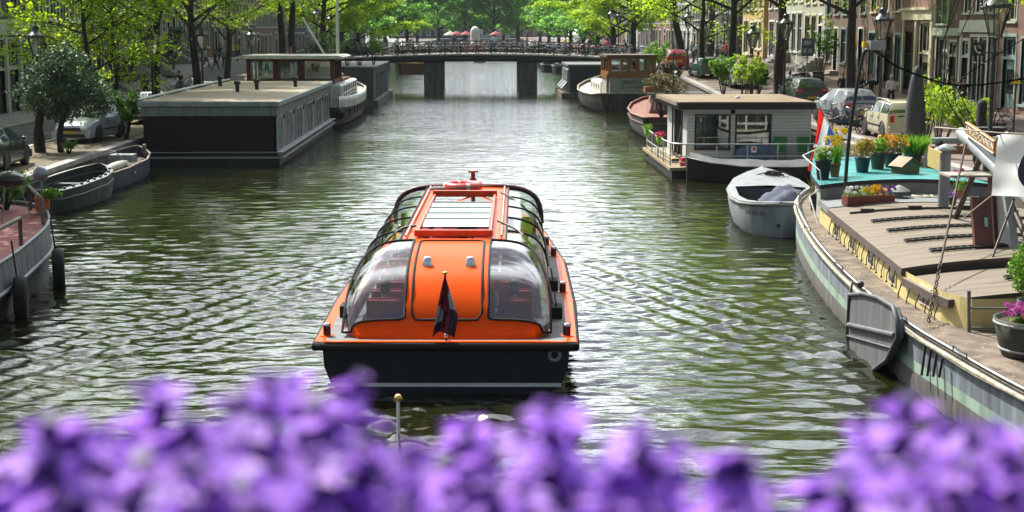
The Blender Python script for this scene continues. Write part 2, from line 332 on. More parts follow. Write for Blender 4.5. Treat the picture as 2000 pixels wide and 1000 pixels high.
for x0,x1,zf,lb in ((XL-.3,XL,zl,'weathered dark brick quay wall along the left bank under the parked cars'),(XR,XR+.3,zr,'weathered brick quay wall along the right bank behind the moored barges')):
    t=thing('quay_wall',lb,'quay wall'); mb=MB(); yy=[y for y in YS if y<=520]
    mb.loft([[(x0,y,-.6),(x0,y,zf(y)-.12),(x1,y,zf(y)-.12),(x1,y,-.6)] for y in yy],smooth=False); mb.build('wall',QW,t)
    mb=MB(); e=.06; mb.loft([[(x0-e,y,zf(y)-.12),(x0-e,y,zf(y)+.05),(x1+e,y,zf(y)+.05),(x1+e,y,zf(y)-.12)] for y in yy],closed=True,smooth=False); mb.build('coping',KERB,t)
# ---------------------------------------------------------------- bridge
BY0,BY1=127.5,135.5
def zb(x): return 3.38-.5*(x/14.4)**2
CONC=streakmat('bridge_concrete',[(.25,(.07,.07,.07)),(.6,(.14,.14,.135)),(.85,(.2,.19,.18))],(2,2,.5),1.5,.85)
br=thing('canal_bridge','low flat arched road bridge on two square piers crossing the canal','bridge',(0,BY0,0))
W_=BY1-BY0; xs=np.linspace(-14.6,14.2,25)
mb=MB(); mb.loft([[(x,0,zb(x)-.62),(x,0,zb(x)-.1),(x,W_,zb(x)-.1),(x,W_,zb(x)-.62)] for x in xs],closed=True,cap0=True,cap1=True); mb.build('deck',pm('bridge_steel',(.018,.024,.026),.6),br)
mb=MB(); mb.loft([[(x,-.08,zb(x)-.1),(x,-.08,zb(x)+.03),(x,W_+.08,zb(x)+.03),(x,W_+.08,zb(x)-.1)] for x in xs],closed=True,cap0=True,cap1=True); mb.build('roadway',pm('bridge_road',(.33,.32,.30),.85),br)
for x0,x1 in ((-4.9,-3.2),(3.55,5.2)):
    mb=MB(); mb.bx(x0,x1,.25,W_-.25,-.8,zb(x0)-.64); mb.build('pier',CONC,br,bevel=.06)
pmz=MB(); pmz.bx(-.035,.035,-.035,.035,0,1.16); pmz.sph((0,0,1.2),.06,8,6); pmz.bx(-.06,.06,-.06,.06,0,.12)
pme=None
for j,yy in enumerate((.12,W_-.12)):
    mb=MB()
    for dz,r_ in ((1.12,.035),(.62,.022),(.2,.022)): mb.tube([(x,yy,zb(x)+dz) for x in xs],r_,5)
    mb.build('railing',IRON,br)
    for i in range(21):
        x=-14.1+i*1.385; 
        if pme is None: o=pmz.build('railing_post',IRON,br,(x,yy,zb(x)+.03)); pme=o.data
        else: link_mesh('railing_post',pme,br,(x,yy,zb(x)+.03))
# ---------------------------------------------------------------- bicycles
BIKEC=[pm('bike_black',(.012,.012,.014),.35),pm('bike_blue',(.03,.10,.2),.35),pm('bike_red',(.35,.03,.03),.35),pm('bike_pale',(.45,.47,.46),.35),pm('bike_green',(.03,.12,.07),.35)]
SADDLE=pm('saddle_leather',(.03,.02,.014),.5); CHROME=pm('chrome',(.7,.7,.7),.18,metal=1,bump=0)
def bike_frame(mb):
    a=(0,-.5,.34);b_=(0,0,.3);c=(0,-.18,.88);d=(0,.32,.9);e=(0,.56,.34);r=.018
    for p,q in ((a,b_),(b_,c),(c,a),(b_,d),((0,-.14,.74),(0,.33,.82)),(d,e)): mb.cyl(p,q,r,n=6)
    mb.cyl(d,(0,.3,1.02),.016,n=6); mb.tube([(0,-.88,.5),(0,-.76,.66),(0,-.5,.72),(0,-.24,.66)],.02,5); mb.tube([(0,.3,.6),(0,.56,.71),(0,.86,.56)],.02,5)
    mb.bx(-.07,.07,-.78,-.3,.735,.75); mb.box((.03,-.22,.33),(.03,.62,.1))
def bike_wheel(mb,cy_=0,cz=0,spokes=10):
    mb.torus((0,cy_,cz),.325,.02,'X',22,6); mb.cyl((-.05,cy_,cz),(.05,cy_,cz),.028,n=6)
    for k in range(spokes):
        t=2*PI*k/spokes; mb.tube([(0,cy_,cz),(0,cy_+.32*math.cos(t),cz+.32*math.sin(t))],.004,3,caps=False)
def bike_bars(mb): mb.tube([(-.3,.1,1.0),(-.27,.25,1.05),(0,.32,1.05),(.27,.25,1.05),(.3,.1,1.0)],.014,5)
def bike_saddle(mb): mb.sph((0,-.22,.97),(.09,.14,.045),8,6); mb.cyl((0,-.19,.86),(0,-.21,.95),.014,n=5)
bk={}
for i,c in enumerate(BIKEC):
    mb=MB(); bike_frame(mb); mb.m=1; bike_wheel(mb,-.5,.34); bike_wheel(mb,.56,.34); mb.m=2; bike_bars(mb); mb.m=3; bike_saddle(mb)
    me=mb.build('bicycle',[c,RUBBER,CHROME,SADDLE]); bk[i]=me.data; bpy.data.objects.remove(me)
def far_bike(loc,rz,ci,label,group):
    o=link_mesh('bicycle',bk[ci],None,loc,(rng.uniform(-.12,.12),0,rz)); setp(o,label,'bicycle',group); return o
cn=['black','blue','red','pale grey','green']
for i in range(56):
    ci=rng.choice([0,0,0,1,2,3,0,4]); x=-13.4+i*.487+rng.uniform(-.1,.1)
    if -14<x<13.8: far_bike((x,BY0+.62+rng.uniform(-.1,.25),zb(x)+.03),PI/2*rng.choice([1,-1])+rng.uniform(-.55,.55),ci,cn[ci]+' parked bicycle against the near railing of the far bridge','bicycles along the near railing of the bridge')
for i in range(24):
    ci=rng.choice([0,0,1,2,3]); x=-13+i*1.1+rng.uniform(-.2,.2)
    far_bike((x,BY1-.7,zb(x)+.03),PI/2*rng.choice([1,-1])+rng.uniform(-.5,.5),ci,cn[ci]+' parked bicycle along the rear railing of the far bridge','bicycles along the rear railing of the bridge')
def near_bike(loc,rz,ci,label,group='bicycles parked on the right quay',lean=.1):
    t=thing('bicycle',label,'bicycle',loc,rz,group); t.rotation_euler=(0,lean,rz)
    mb=MB(); bike_frame(mb); mb.build('frame',BIKEC[ci],t)
    for y in (-.5,.56):
        mb=MB(); bike_wheel(mb,0,0,16); mb.build('wheel',RUBBER,t,(0,y,.34))
    mb=MB(); bike_bars(mb); mb.build('handlebar',CHROME,t); mb=MB(); bike_saddle(mb); mb.build('saddle',SADDLE,t); return t
# ---------------------------------------------------------------- leaves and trees
def leaf_mesh(name, pts, nrm_up, size, mat, seed=0, fold=.25):
    r=np.random.RandomState(seed); P=np.asarray(pts,np.float64); N=len(P)
    nr=r.normal(size=(N,3)); nr[:,2]=np.abs(nr[:,2])+nrm_up; nr/=np.linalg.norm(nr,axis=1)[:,None]
    a=r.normal(size=(N,3)); a-=nr*(a*nr).sum(1)[:,None]; a/=np.linalg.norm(a,axis=1)[:,None]; b=np.cross(nr,a)
    s=(size*r.uniform(.65,1.35,N))[:,None]
    V=np.stack([P-a*s*.5,P+b*s*.3+nr*s*fold*.3,P+a*s*.5,P-b*s*.3+nr*s*fold*.3],1).reshape(-1,3).astype(np.float32)
    me=bpy.data.meshes.new(name); me.vertices.add(4*N); me.vertices.foreach_set('co',V.ravel()); me.loops.add(4*N); me.loops.foreach_set('vertex_index',np.arange(4*N,dtype=np.int32))
    me.polygons.add(N); me.polygons.foreach_set('loop_start',np.arange(N,dtype=np.int32)*4); me.update(); me.materials.append(mat); return me
ELM=leafmat('elm_leaf',(.11,.23,.004),(.34,.46,.008),.6,.5,1.75); ELM2=leafmat('elm_leaf_deep',(.06,.16,.006),(.22,.36,.01),.55,.5,1.75); FARLEAF=leafmat('far_leaf',(.07,.2,.03),(.18,.38,.04),.55,.5,1.8)
BARK=streakmat('bark',[(.3,(.012,.010,.008)),(.6,(.03,.025,.02)),(.8,(.055,.045,.035))],(6,6,.8),2,.95,bump=.8)
def tree_meshes(seed,H=14,cr=5.2,r0=.28,fork=3.4,nl=15,nsub=8,lean=(0,0),leaf=.17,nleaf=16,mat=ELM,low=.55,gap=0,big=1.0):
    r=random.Random(seed); mb=MB(); pts=[]; szs=[]
    st=[]; z=0; x=y=0
    for i in range(9):
        f=i/8; st.append(Vector((lean[0]*f**1.3*H*.6+r.uniform(-.12,.12)*(i>0),lean[1]*f*H*.6+r.uniform(-.12,.12)*(i>0),H*.88*f)))
    stp=smooth_pts(st,3); rr=[r0*(1.25 if k==0 else 1)*(1-.85*(k/(len(stp)-1))**.9) for k in range(len(stp))]
    mb.tube(stp,rr,9)
    for i in range(nl):
        f=(fork/H/.88)+(1-fork/H/.88)*((i/nl)**1.1)*.95; k=f*(len(stp)-1); p0=stp[int(k)].lerp(stp[min(int(k)+1,len(stp)-1)],k%1)
        az=i*2.4+r.uniform(-.4,.4); el=r.uniform(.22,.6)+.7*f**2; L=cr*r.uniform(.75,1.15)*(1-.5*max(0,f-.55)/.45)
        d=Vector((math.cos(az)*math.cos(el),math.sin(az)*math.cos(el),math.sin(el)))
        lp=[p0+d*(L*t)+Vector((r.uniform(-.2,.2),r.uniform(-.2,.2),-.10*L*(2*t-1)**2*t+r.uniform(-.1,.1)))*t for t in (0,.2,.4,.6,.8,1)]
        lr=r0*.42*(1-.55*f); mb.tube(lp,[lr*(1-.85*t) for t in (0,.2,.4,.6,.8,1)],6)
        for j in range(nsub):
            t=.28+.72*(j+r.random())/nsub; q=lp[0]+(lp[-1]-lp[0])*t; kk=min(int(t*5),4); q=lp[kk].lerp(lp[kk+1],t*5-kk)
            a2=az+r.choice([-1,1])*r.uniform(.4,1.3); sl=r.uniform(.9,2.1)*(1.15-.4*t); e2=r.uniform(-.45,.35)
            d2=Vector((math.cos(a2)*math.cos(e2),math.sin(a2)*math.cos(e2),math.sin(e2)))
            sp=[q,q+d2*sl*.5+Vector((0,0,.06)),q+d2*sl+Vector((0,0,-.15))]; mb.tube(sp,[lr*.28,.018,.008],4,caps=False)
            for m_ in range(5):
                u=.15+.9*m_/4; c=q+d2*(sl*u)+Vector((0,0,-.1*u))
                if r.random()<gap*(1.6-1.6*min(1,f*1.5)): continue
                hi=min(1,max(0,(f-.38)*3)); wd=.28+.22*hi
                for _ in range(nleaf): pts.append((c.x+r.gauss(0,wd),c.y+r.gauss(0,wd),c.z+r.gauss(0,.17+.2*hi))); szs.append(leaf*(1+big*hi))
    t_=mb.build('trunk',BARK); tm=t_.data; bpy.data.objects.remove(t_)
    return tm, leaf_mesh('crown',pts,.8,np.array(szs),mat,seed)
TM=[tree_meshes(11,H=17,cr=6.6,nl=24,nsub=9,fork=4.7,gap=.42),tree_meshes(12,H=16,cr=6.2,nl=23,nsub=9,lean=(.10,.05),fork=4.5,gap=.42),tree_meshes(13,H=18,cr=7,fork=4.3,nl=25,nsub=9,gap=.38),tree_meshes(14,H=9,cr=2.8,r0=.13,fork=1.6,nl=16,nsub=7,leaf=.14,nleaf=11,gap=.1),
    tree_meshes(15,H=15,cr=8.5,r0=.36,fork=2.6,nl=22,nsub=14,leaf=.26,nleaf=18,mat=ELM),tree_meshes(16,H=15,cr=6.5,r0=.34,fork=2.2,nl=18,nsub=12,leaf=.4,nleaf=9,mat=FARLEAF)]
def tree(k,loc,rz,label,group,scale=1,name='elm_tree'):
    t=thing(name,label,'tree',loc,rz,group); t.scale=scale if isinstance(scale,tuple) else (scale,)*3
    link_mesh('trunk',TM[k][0],t); link_mesh('crown',TM[k][1],t); return t
GL='trees along the left quay'; GR='trees along the right quay'; GF='trees beyond the bridge'
for x,y,k,s,rz,lb in ((-17.4,37,2,1.0,1.4,'elm on the left quay shading the left barge from outside the frame'),(-17.2,46,2,1.05,.4,'near elm on the left quay whose lower sprays hang over the left frame edge'),
    (-17.9,66.0,3,1.25,1,'thin young elm with low leafy shoots behind the dark evergreen'),(-17.9,71,3,1.25,2.2,'young elm wrapped in low leaves beside the ivied trunk on the left quay'),
    (-16.2,72.5,0,.9,3,'slender dark elm right of the first whole street lamp on the left quay'),(-16.3,83,1,1,1.5,'straight elm above the rear roof corner of the plum houseboat'),
    (-16.2,93.2,2,.9,2.6,'straight elm between the pedestrians and the ship with the red wheelhouse'),(-15.9,116,0,1.15,.2,'thick dark elm behind the red wheelhouse, left of its close neighbour'),
    (-16.1,125,1,1.25,4,'thick dark elm behind the red wheelhouse, just left of the leaning boom'),(-15.8,147,4,1.0,5,'large spreading elm overhanging the left end of the far bridge')): tree(k,(x,y,zl(y)-.05),rz,lb,GL,s)
for x,y,k,s,rz,lb in ((17.2,66,0,.95,1.2,'straight mossy elm trunk rising behind the silver hatchback'),(17.0,80.5,1,1.15,3.6,'stout elm with a limb sloping up to the left beside the lantern'),
    (16.5,93,2,1.05,.8,'forked dark elm above the green shrubs on the right quay'),(15.9,102,3,1.6,.3,'slim straight elm between the leaning elm and the forked elm'),
    (15.8,147,4,.95,2.1,'large spreading elm overhanging the right end of the far bridge'),(17.6,40,0,1.0,2,'elm on the right quay beside the large near lantern'),(17,30,2,1,1,'elm on the right quay behind the near barge')): tree(k,(x,y,zr(y)-.05),rz,lb,GR,s)
LEANT=tree_meshes(21,H=16,cr=6,r0=.36,lean=(-.34,.0),fork=3.9,nl=22,nsub=10,gap=.2); TM.append(LEANT)
tree(6,(16.6,117,zr(117)-.05),0,'thick elm leaning left over the canal by the bridge end',GR)
for i,(x,y,k,s) in enumerate(((-15.6,163,4,1.0),(15.4,165,4,1.0),(-15.5,185,5,1.1),(15.5,188,5,1.1),(-15.6,210,5,1.1),(15.6,214,5,1.15),(-15.6,240,5,1.2),(15.6,244,5,1.2),(-15.6,275,5,1.2),(15.6,280,5,1.2),(-15.6,315,5,1.3),(15.6,320,5,1.3),(-15.6,365,5,1.3),(15.6,365,5,1.3),(-12,430,5,1.5),(12,432,5,1.5),(-5,470,5,1.5),(5,475,5,1.5),(0,500,5,1.6),(-9,322,5,1.1),(-3,330,5,1.2),(3.4,326,5,1.15),(9,334,5,1.1),(-6,345,5,1.3),(6,348,5,1.3),(0,350,5,1.4))):
    sd_='left' if x<0 else 'right'
    tree(k,(x,y,1.2),i*1.3,f'hazy green elm on the {sd_} bank far beyond the bridge' if y<400 else 'pale bluish tree closing the far end of the canal',GF+' on the '+sd_+' bank' if y<400 else 'trees at the far end of the canal',s)
# ---------------------------------------------------------------- canal houses
WINC={}
CURT=pm('net_curtain',(.55,.55,.5),.9)
def window(parent,x,z,w,h,cols=2,rows=2,mat=None,sill=True,rec=.1,arch=False,name='window'):
    mat=mat or WHITE; key=(round(w,2),round(h,2),cols,rows,mat.name,rec)
    if key not in WINC:
        f=MB(); t=.09
        f.bx(0,w,0,.1,0,t); f.bx(0,w,0,.1,h-t,h); f.bx(0,t,.001,.099,t,h-t); f.bx(w-t,w,.001,.099,t,h-t)
        for i in range(1,cols): xx=w*i/cols; f.bx(xx-.03,xx+.03,.02,.08,t,h-t)
        for i in range(1,rows): zz=h*i/rows if rows>2 else h*.62; f.bx(t,w-t,.015,.085,zz-.035,zz+.035)
        s=.1; f.bx(-s,0,-rec-.03,0,-.02,h+.06); f.bx(w,w+s,-rec-.03,0,-.02,h+.06); f.bx(-s,w+s,-rec-.045,-.001,h+.06,h+.2)
        a=f.build('window',mat); p=MB(); p.bx(t,w-t,.05,.06,t,h-t); b_=p.build('pane',DARKGLASS)
        q=MB(); q.bx(-.14,w+.14,-rec-.1,.02,-.12,-.021); c=q.build('sill',mat); WINC[key]=(a.data,b_.data,c.data)
        for o in (a,b_,c): bpy.data.objects.remove(o)
    a,b_,c=WINC[key]; o=link_mesh(name,a,parent,(x,rec,z)); link_mesh('pane',b_,o)
    if sill: link_mesh('sill',c,o)
    return o
def doorpart(parent,x,z,w,h,mat,rec=.16,trim=None,glazed=False):
    mb=MB(); mb.bx(x,x+w,rec,rec+.06,z,z+h)
    for (a,b_,c,d) in ((.12,.46,.08,.42),(.54,.88,.08,.42),(.12,.46,.5,.92),(.54,.88,.5,.92)): mb.bx(x+w*a,x+w*b_,rec-.02,rec-.001,z+h*c,z+h*d)
    o=mb.build('door',mat,parent,bevel=.006)
    k=MB(); k.sph((x+w*.9,rec-.05,z+h*.47),.04,8,6); k.build('handle',CHROME,o)
    if glazed:
        g=MB(); g.bx(x+w*.14,x+w*.86,rec-.03,rec-.022,z+h*.3,z+h*.8); 
        g.build('pane',DARKGLASS,o); b=MB()
        for i in range(5): xx=x+w*(.2+.15*i); b.bx(xx-.012,xx+.012,rec-.045,rec-.031,z+h*.3,z+h*.8)
        b.build('grille',IRON,o)
    t=trim or WHITE; f=MB(); f.bx(x-.14,x,-.03,rec,z,z+h+.12); f.bx(x+w,x+w+.14,-.03,rec,z,z+h+.12); f.bx(x,x+w,-.03,rec+.05,z+h,z+h+.12); f.build('frame',t,o); return o
def wallgrid(W,H,ops,rec=.22,D=9):
    mb=MB(); xs=sorted({0,W}|{o[0] for o in ops}|{o[0]+o[2] for o in ops}); zs=sorted({-1.2,H}|{o[1] for o in ops}|{o[1]+o[3] for o in ops})
    for i in range(len(xs)-1):
        for j in range(len(zs)-1):
            cx,cz=(xs[i]+xs[i+1])/2,(zs[j]+zs[j+1])/2
            if not any(o[0]<cx<o[0]+o[2] and o[1]<cz<o[1]+o[3] for o in ops): mb.add([(xs[i],0,zs[j]),(xs[i+1],0,zs[j]),(xs[i+1],0,zs[j+1]),(xs[i],0,zs[j+1])],[(0,1,2,3)])
    for x,z,w,h in ops:
        mb.add([(x,0,z),(x+w,0,z),(x+w,rec,z),(x,rec,z)],[(0,1,2,3)]); mb.add([(x,0,z+h),(x+w,0,z+h),(x+w,rec,z+h),(x,rec,z+h)],[(0,1,2,3)])
        mb.add([(x,0,z),(x,rec,z),(x,rec,z+h),(x,0,z+h)],[(0,1,2,3)]); mb.add([(x+w,0,z),(x+w,rec,z),(x+w,rec,z+h),(x+w,0,z+h)],[(0,1,2,3)])
        mb.add([(x,rec,z),(x+w,rec,z),(x+w,rec,z+h),(x,rec,z+h)],[(0,1,2,3)])
    mb.add([(0,0,-1.2),(0,D,-1.2),(0,D,H),(0,0,H)],[(0,1,2,3)]); mb.add([(W,0,-1.2),(W,D,-1.2),(W,D,H),(W,0,H)],[(0,1,2,3)])
    mb.add([(0,D,-1.2),(W,D,-1.2),(W,D,H),(0,D,H)],[(0,1,2,3)]); mb.add([(0,0,H),(W,0,H),(W,D,H),(0,D,H)],[(0,1,2,3)]); return mb
ROOFT=pm('roof_tiles',(.09,.05,.04),.8)
def house(side,y0,y1,H,wall,label,ground,trim=None,dcol=None,wtrim=None,nwin=3,floors=(4.4,7.7,10.8),wh=2.1,group=None,gap='gable',lower=None,detail=True):
    W=y1-y0; zf=zl if side<0 else zr; base=zf((y0+y1)/2)+.13
    X=FL if side<0 else FR
    t=thing('canal_house',label,'house',(X,y0 if side<0 else y1,base),PI/2 if side<0 else -PI/2,group)
    ops=[]; trim=trim or WHITE; wtrim=wtrim or trim
    for g in ground: ops.append((g[1]*W,g[2],g[3]*W if g[3]<1 else g[3],g[4]))
    ww=min(1.25,W/nwin*.62); ups=[]
    for fz in floors:
        if fz+wh<H-.4:
            for i in range(nwin): ups.append((W*(i+.5)/nwin-ww/2,fz,ww,wh*(1 if fz<9 else .85)))
    wallgrid(W,H,ops+ups).build('wall',wall,t)
    for g,o in zip(ground,ops):
        if g[0]=='win': window(t,*o,cols=g[5] if len(g)>5 else 2,rows=g[6] if len(g)>6 else 2,mat=wtrim)
        elif g[0]=='shop': window(t,*o,cols=g[5],rows=g[6],mat=g[7] if len(g)>7 else wtrim,sill=True,name='shop_window')
        elif g[0] in('door','gdoor'):
            h=o[3]; dh=min(h,2.3 if h>2.9 else h); doorpart(t,o[0],o[1],o[2],dh,dcol or pm('dark_door',(.015,.03,.025),.35),trim=trim,glazed=g[0]=='gdoor')
            if h>dh+.4: window(t,o[0],o[1]+dh+.12,o[2],h-dh-.12,2,1,trim,sill=False,name='transom_window')
            if o[1]>.25:
                n=max(2,round(o[1]/.18)); mb=MB()
                for k in range(n): mb.bx(o[0]-.4,o[0]+o[2]+.4,-.3*(n-k)-.3,0 if k==n-1 else -.3*(n-k-1)-.3,-.1,o[1]*(k+1)/n)
                mb.build('steps',KERB,t)
                mb=MB()
                for xx in (o[0]-.36,o[0]+o[2]+.36):
                    mb.tube([(xx,-.3*n-.3,1.0),(xx,-.35,o[1]+.95),(xx,-.02,o[1]+.95)],.025,5)
                    for k in range(n): mb.cyl((xx,-.3*(n-k)-.15,o[1]*(k+1)/n),(xx,-.3*(n-k)-.15,o[1]*(k+1)/n+.95),.012,n=4)
                mb.build('step_railing',IRON,t)
    for o in ups: window(t,*o,cols=2,rows=2,mat=wtrim)
    mb=MB(); mb.bx(-.05,W+.05,-.35,.0,H-.5,H-.25); mb.bx(-.05,W+.05,-.5,.0,H-.249,H); mb.bx(-.02,W+.02,-.12,-.001,H-.9,H-.501); mb.build('cornice',trim,t)
    mb=MB(); mb.prism([(-.0,H+.002),(W,H+.002),(W/2,H+3)],.02,9,'Y'); mb.build('roof',ROOFT,t)
    if lower: mb=MB(); [mb.bx(*q) for q in lower]; mb.build('shop_surround' if side>0 else 'plinth',trim,t)
    return t
BR_D=brickmat('brick_dark',(.035,.024,.022),(.06,.04,.034),(.06,.055,.05)); BR_B=brickmat('brick_brown',(.14,.075,.05),(.20,.105,.07),(.2,.17,.15))
BR_R=brickmat('brick_pink',(.18,.085,.06),(.26,.12,.085),(.25,.21,.18)); BR_G=brickmat('brick_grey',(.06,.055,.06),(.095,.085,.09),(.12,.12,.12))
PL_W=pm('pale_plaster',(.42,.44,.44),.8,var=.1,vs=1); PL_Y=pm('ochre_plaster',(.5,.37,.15),.8,var=.12,vs=1); PL_C=pm('sage_plaster',(.40,.41,.33),.8,var=.1,vs=1); PL_D=pm('slate_plaster',(.05,.055,.065),.8)
BWIN=pm('blue_grey_trim',(.22,.27,.29),.5,var=.08); GWIN=pm('sage_trim',(.42,.47,.38),.5,var=.08); DBROWN=pm('brown_shop_paint',(.035,.02,.016),.45); TEAL=pm('pale_teal_paint',(.25,.36,.36),.5)
gl='canal houses on the left bank'; gr='canal houses on the right bank'
# left bank, from the left frame edge towards the bridge
house(-1,66,76.9,13,BR_D,'dark brick house with pale ground floor mostly outside the left frame edge',[('door',.1,.3,.15,3),('win',.35,.8,.2,2.2),('win',.65,.8,.2,2.2)],group=gl)
house(-1,77,85.5,13.5,BR_G,'house at the left frame edge with grey-white garage front and barred transoms',[('door',.06,.05,.2,3.9),('door',.34,.05,.2,3.9),('win',.62,.9,.14,3.0,2,2),('win',.82,.9,.13,3.0,2,2)],trim=PL_W,dcol=BLACK,group=gl,floors=(5.4,8.6,11),
   lower=[(-.02,8.52,-.12,-.001,4.25,5.1),(.0,.4,-.1,-.001,0,4.2),(2.35,2.75,-.1,-.001,0,4.2),(4.75,5.15,-.1,-.001,0,4.2),(8.1,8.5,-.1,-.001,0,4.2)])
cols=[(BR_D,'very dark brick'),(BR_G,'grey brick'),(BR_D,'blackish brick'),(BR_B,'brown brick'),(BR_G,'smoky grey brick'),(BR_D,'dark brick')]
orr=['second','third','fourth','fifth','sixth','seventh','eighth','ninth','tenth','eleventh','twelfth']
y=85.6
for i,W in enumerate((6.2,5.8,6.6,6.0,6.4,5.6,6.5)):
    m,nm=cols[i%6]
    house(-1,y,y+W,13+.7*(i%3),m,f'{nm} canal house with tall white windows and stoop, {orr[i]} from the left edge',[('door',.08,1.5 if i%2==0 else .9,.18,3.2),('win',.40,1.3,.2,2.9,2,3),('win',.72,1.3,.2,2.9,2,3)] if i%2==0 else [('win',.08,1.1,.2,3,2,3),('win',.4,1.1,.2,3,2,3),('door',.74,1.2,.18,3.3)],group=gl,floors=(5.1,8.3,11.2),wh=2.5); y+=W+.02
y0_=y
for i,W in enumerate((12,14,13,15,16,18,20,24,30,40)):
    y=y0_ if i==0 else y; m=[BR_B,BR_D,BR_G,BR_R][i%4]
    house(-1,y,y+W,13.5+(i%3),m,f'{(["first"]+orr)[i]} {["brown","dark","grey","pink"][i%4]} brick canal house past the near street trees on the left bank',[('door',.1,.6,.1,3),('win',.3,1,.12,2.4),('win',.5,1,.12,2.4),('win',.75,1,.12,2.4)],group=gl+' beyond the bridge',nwin=6); y+=W+.05
# right bank, from the right frame edge towards the bridge
house(1,50,62.5,13,BR_R,'pink brick house mostly outside the right frame edge',[('shop',.1,.5,.3,2.8,2,2),('door',.5,.2,.12,2.8),('shop',.68,.5,.22,2.8,2,2)],group=gr,floors=(4.5,7.7,10.6))
house(1,62.6,68.6,13.5,BR_R,'pink brick house at the right frame edge with sage windows and teal shop door',[('gdoor',.12,.2,.26,3.3),('shop',.5,.5,.38,2.9,2,1,TEAL)],wtrim=GWIN,trim=TEAL,dcol=TEAL,group=gr,floors=(4.3,7.6,10.6),nwin=2)
house(1,68.7,74.0,13,BR_R,'red brick house above a white framed shopfront behind the telephone sign',[('gdoor',.05,.15,.18,3.1),('shop',.28,.25,.2,3.2,1,2),('shop',.52,.25,.2,3.2,1,2),('shop',.76,.25,.2,3.2,1,2)],group=gr,floors=(4.75,7.8,10.6),lower=[(-.02,5.32,-.14,-.001,3.75,4.35),(0,.22,-.1,-.001,0,3.74),(5.08,5.3,-.1,-.001,0,3.74)])
t=house(1,74.1,78.4,13,BR_B,'narrow brown house with a pointed arch window above a glazed shopfront',[('shop',.1,.3,.42,3.1,2,1,GWIN),('door',.62,.15,.26,3.0)],trim=GWIN,dcol=DBROWN,group=gr,floors=(8.2,10.9),nwin=2,lower=[(-.02,4.3,-.12,-.001,3.55,3.95)])
mb=MB(); arc=[(1.25+1.05*math.cos(a),6.0+1.0*math.sin(a)*1.25) for a in np.linspace(0,PI,9)]; pts=[(.2,-.04,4.1),(.2,-.04,6.0)]+[(.35+.9*s,-.04,6.0+1.5*math.sin(s*PI/2)) for s in (.35,.7,1)]
mb.tube(pts+[(2.5-p[0],p[1],p[2]) for p in pts[::-1]],.09,6); mb.cyl((1.25,-.04,4.1),(1.25,-.04,7.4),.05,n=6); mb.cyl((.2,-.04,4.1),(2.3,-.04,4.1),.08,n=6); o=mb.build('arch_window',GWIN,t)
mb=MB(); mb.prism([(.2,4.1),(2.3,4.1),(2.3,6.0)]+[(2.5-p[0],p[2]) for p in pts[2:]]+[(p[0],p[2]) for p in pts[:1:-1]],-.03,-.012,'Y'); mb.build('pane',DARKGLASS,o)
t=house(1,78.5,84.0,13.5,BR_R,'house with dark brown shop doorway and tall cream grilled door under a cream fascia',[('shop',.06,.3,.34,3.4,2,2,DBROWN),('gdoor',.56,.15,.3,2.75+1.2)],trim=CREAM,dcol=CREAM,group=gr,floors=(6.2,9.2),lower=[(-.02,5.52,-.2,-.001,4.35,4.9),(-.02,5.52,-.32,-.001,4.901,5.05),(2.3,2.6,-.14,-.001,0,4.34),(5.2,5.5,-.14,-.001,0,4.34),(0,.2,-.14,-.001,0,4.34)])
house(1,84.1,92.0,13.5,BR_R,'pinkish brick corner shop with pale teal glazed entrance behind the walkers',[('shop',.05,.3,.2,3.0,2,1,TEAL),('gdoor',.32,.15,.13,2.8),('shop',.52,.4,.18,2.8,2,1,DBROWN),('shop',.78,.4,.16,2.8,2,1,TEAL)],trim=TEAL,dcol=TEAL,wtrim=CREAM,group=gr,floors=(4.7,7.8,10.7))
house(1,92.1,103.5,14,BR_B,'wide brown brick house with blue-grey windows behind the mossy elm trunk',[('win',.05,1,.12,2.2),('door',.24,.4,.1,2.9),('win',.42,1,.12,2.2),('win',.62,1,.12,2.2),('door',.82,.4,.1,2.9)],wtrim=BWIN,group=gr,floors=(4.3,7.5,10.6),nwin=5,wh=2.4)
house(1,103.6,110.2,14,PL_C,'house with tall cream windows and a pale blind, right of the lantern elm',[('win',.06,1.0,.24,2.9,2,2),('win',.38,1.0,.24,2.9,2,2),('door',.72,.9,.17,3.0)],wtrim=CREAM,group=gr,floors=(4.9,8,11))
house(1,110.3,116.8,13.5,PL_C,'sage plastered house with stacked cream windows beside the lantern elm',[('door',.08,.9,.17,3.0),('win',.36,1.0,.24,2.9,2,2),('win',.68,1.0,.24,2.9,2,2)],wtrim=WHITE,group=gr,floors=(4.9,8,11))
house(1,116.9,124,13,BR_B,'brown shop house with dark red awning box behind the red lantern',[('shop',.1,.4,.3,2.8,2,1),('door',.5,.3,.14,2.9),('win',.72,.9,.2,2.3)],group=gr)
house(1,126,136,13,PL_Y,'ochre yellow house with white windows between the two big right trunks',[('shop',.08,.4,.24,2.9,2,1),('door',.4,.3,.11,2.9),('win',.6,.9,.13,2.3),('win',.8,.9,.13,2.3)],group=gr,nwin=4)
house(1,138,152,14.5,PL_D,'large slate grey building behind the forked elm',[('win',.08,1,.12,2.2),('door',.4,.4,.09,2.9),('win',.6,1,.12,2.2),('win',.8,1,.12,2.2)],group=gr,nwin=5)
y=156
for i,W in enumerate((12,14,13,15,16,18,20,24,30,40)):
    m=[BR_G,PL_W,BR_R,BR_B][i%4]
    house(1,y,y+W,13.5+(i%3),m,f'{(["first"]+orr)[i]} {["grey brick","pale plastered","pink brick","brown brick"][i%4]} canal house beyond the slate building on the right bank',[('door',.1,.6,.1,3),('win',.3,1,.12,2.4),('win',.5,1,.12,2.4),('win',.75,1,.12,2.4)],group=gr+' beyond the bridge',nwin=6); y+=W+.05
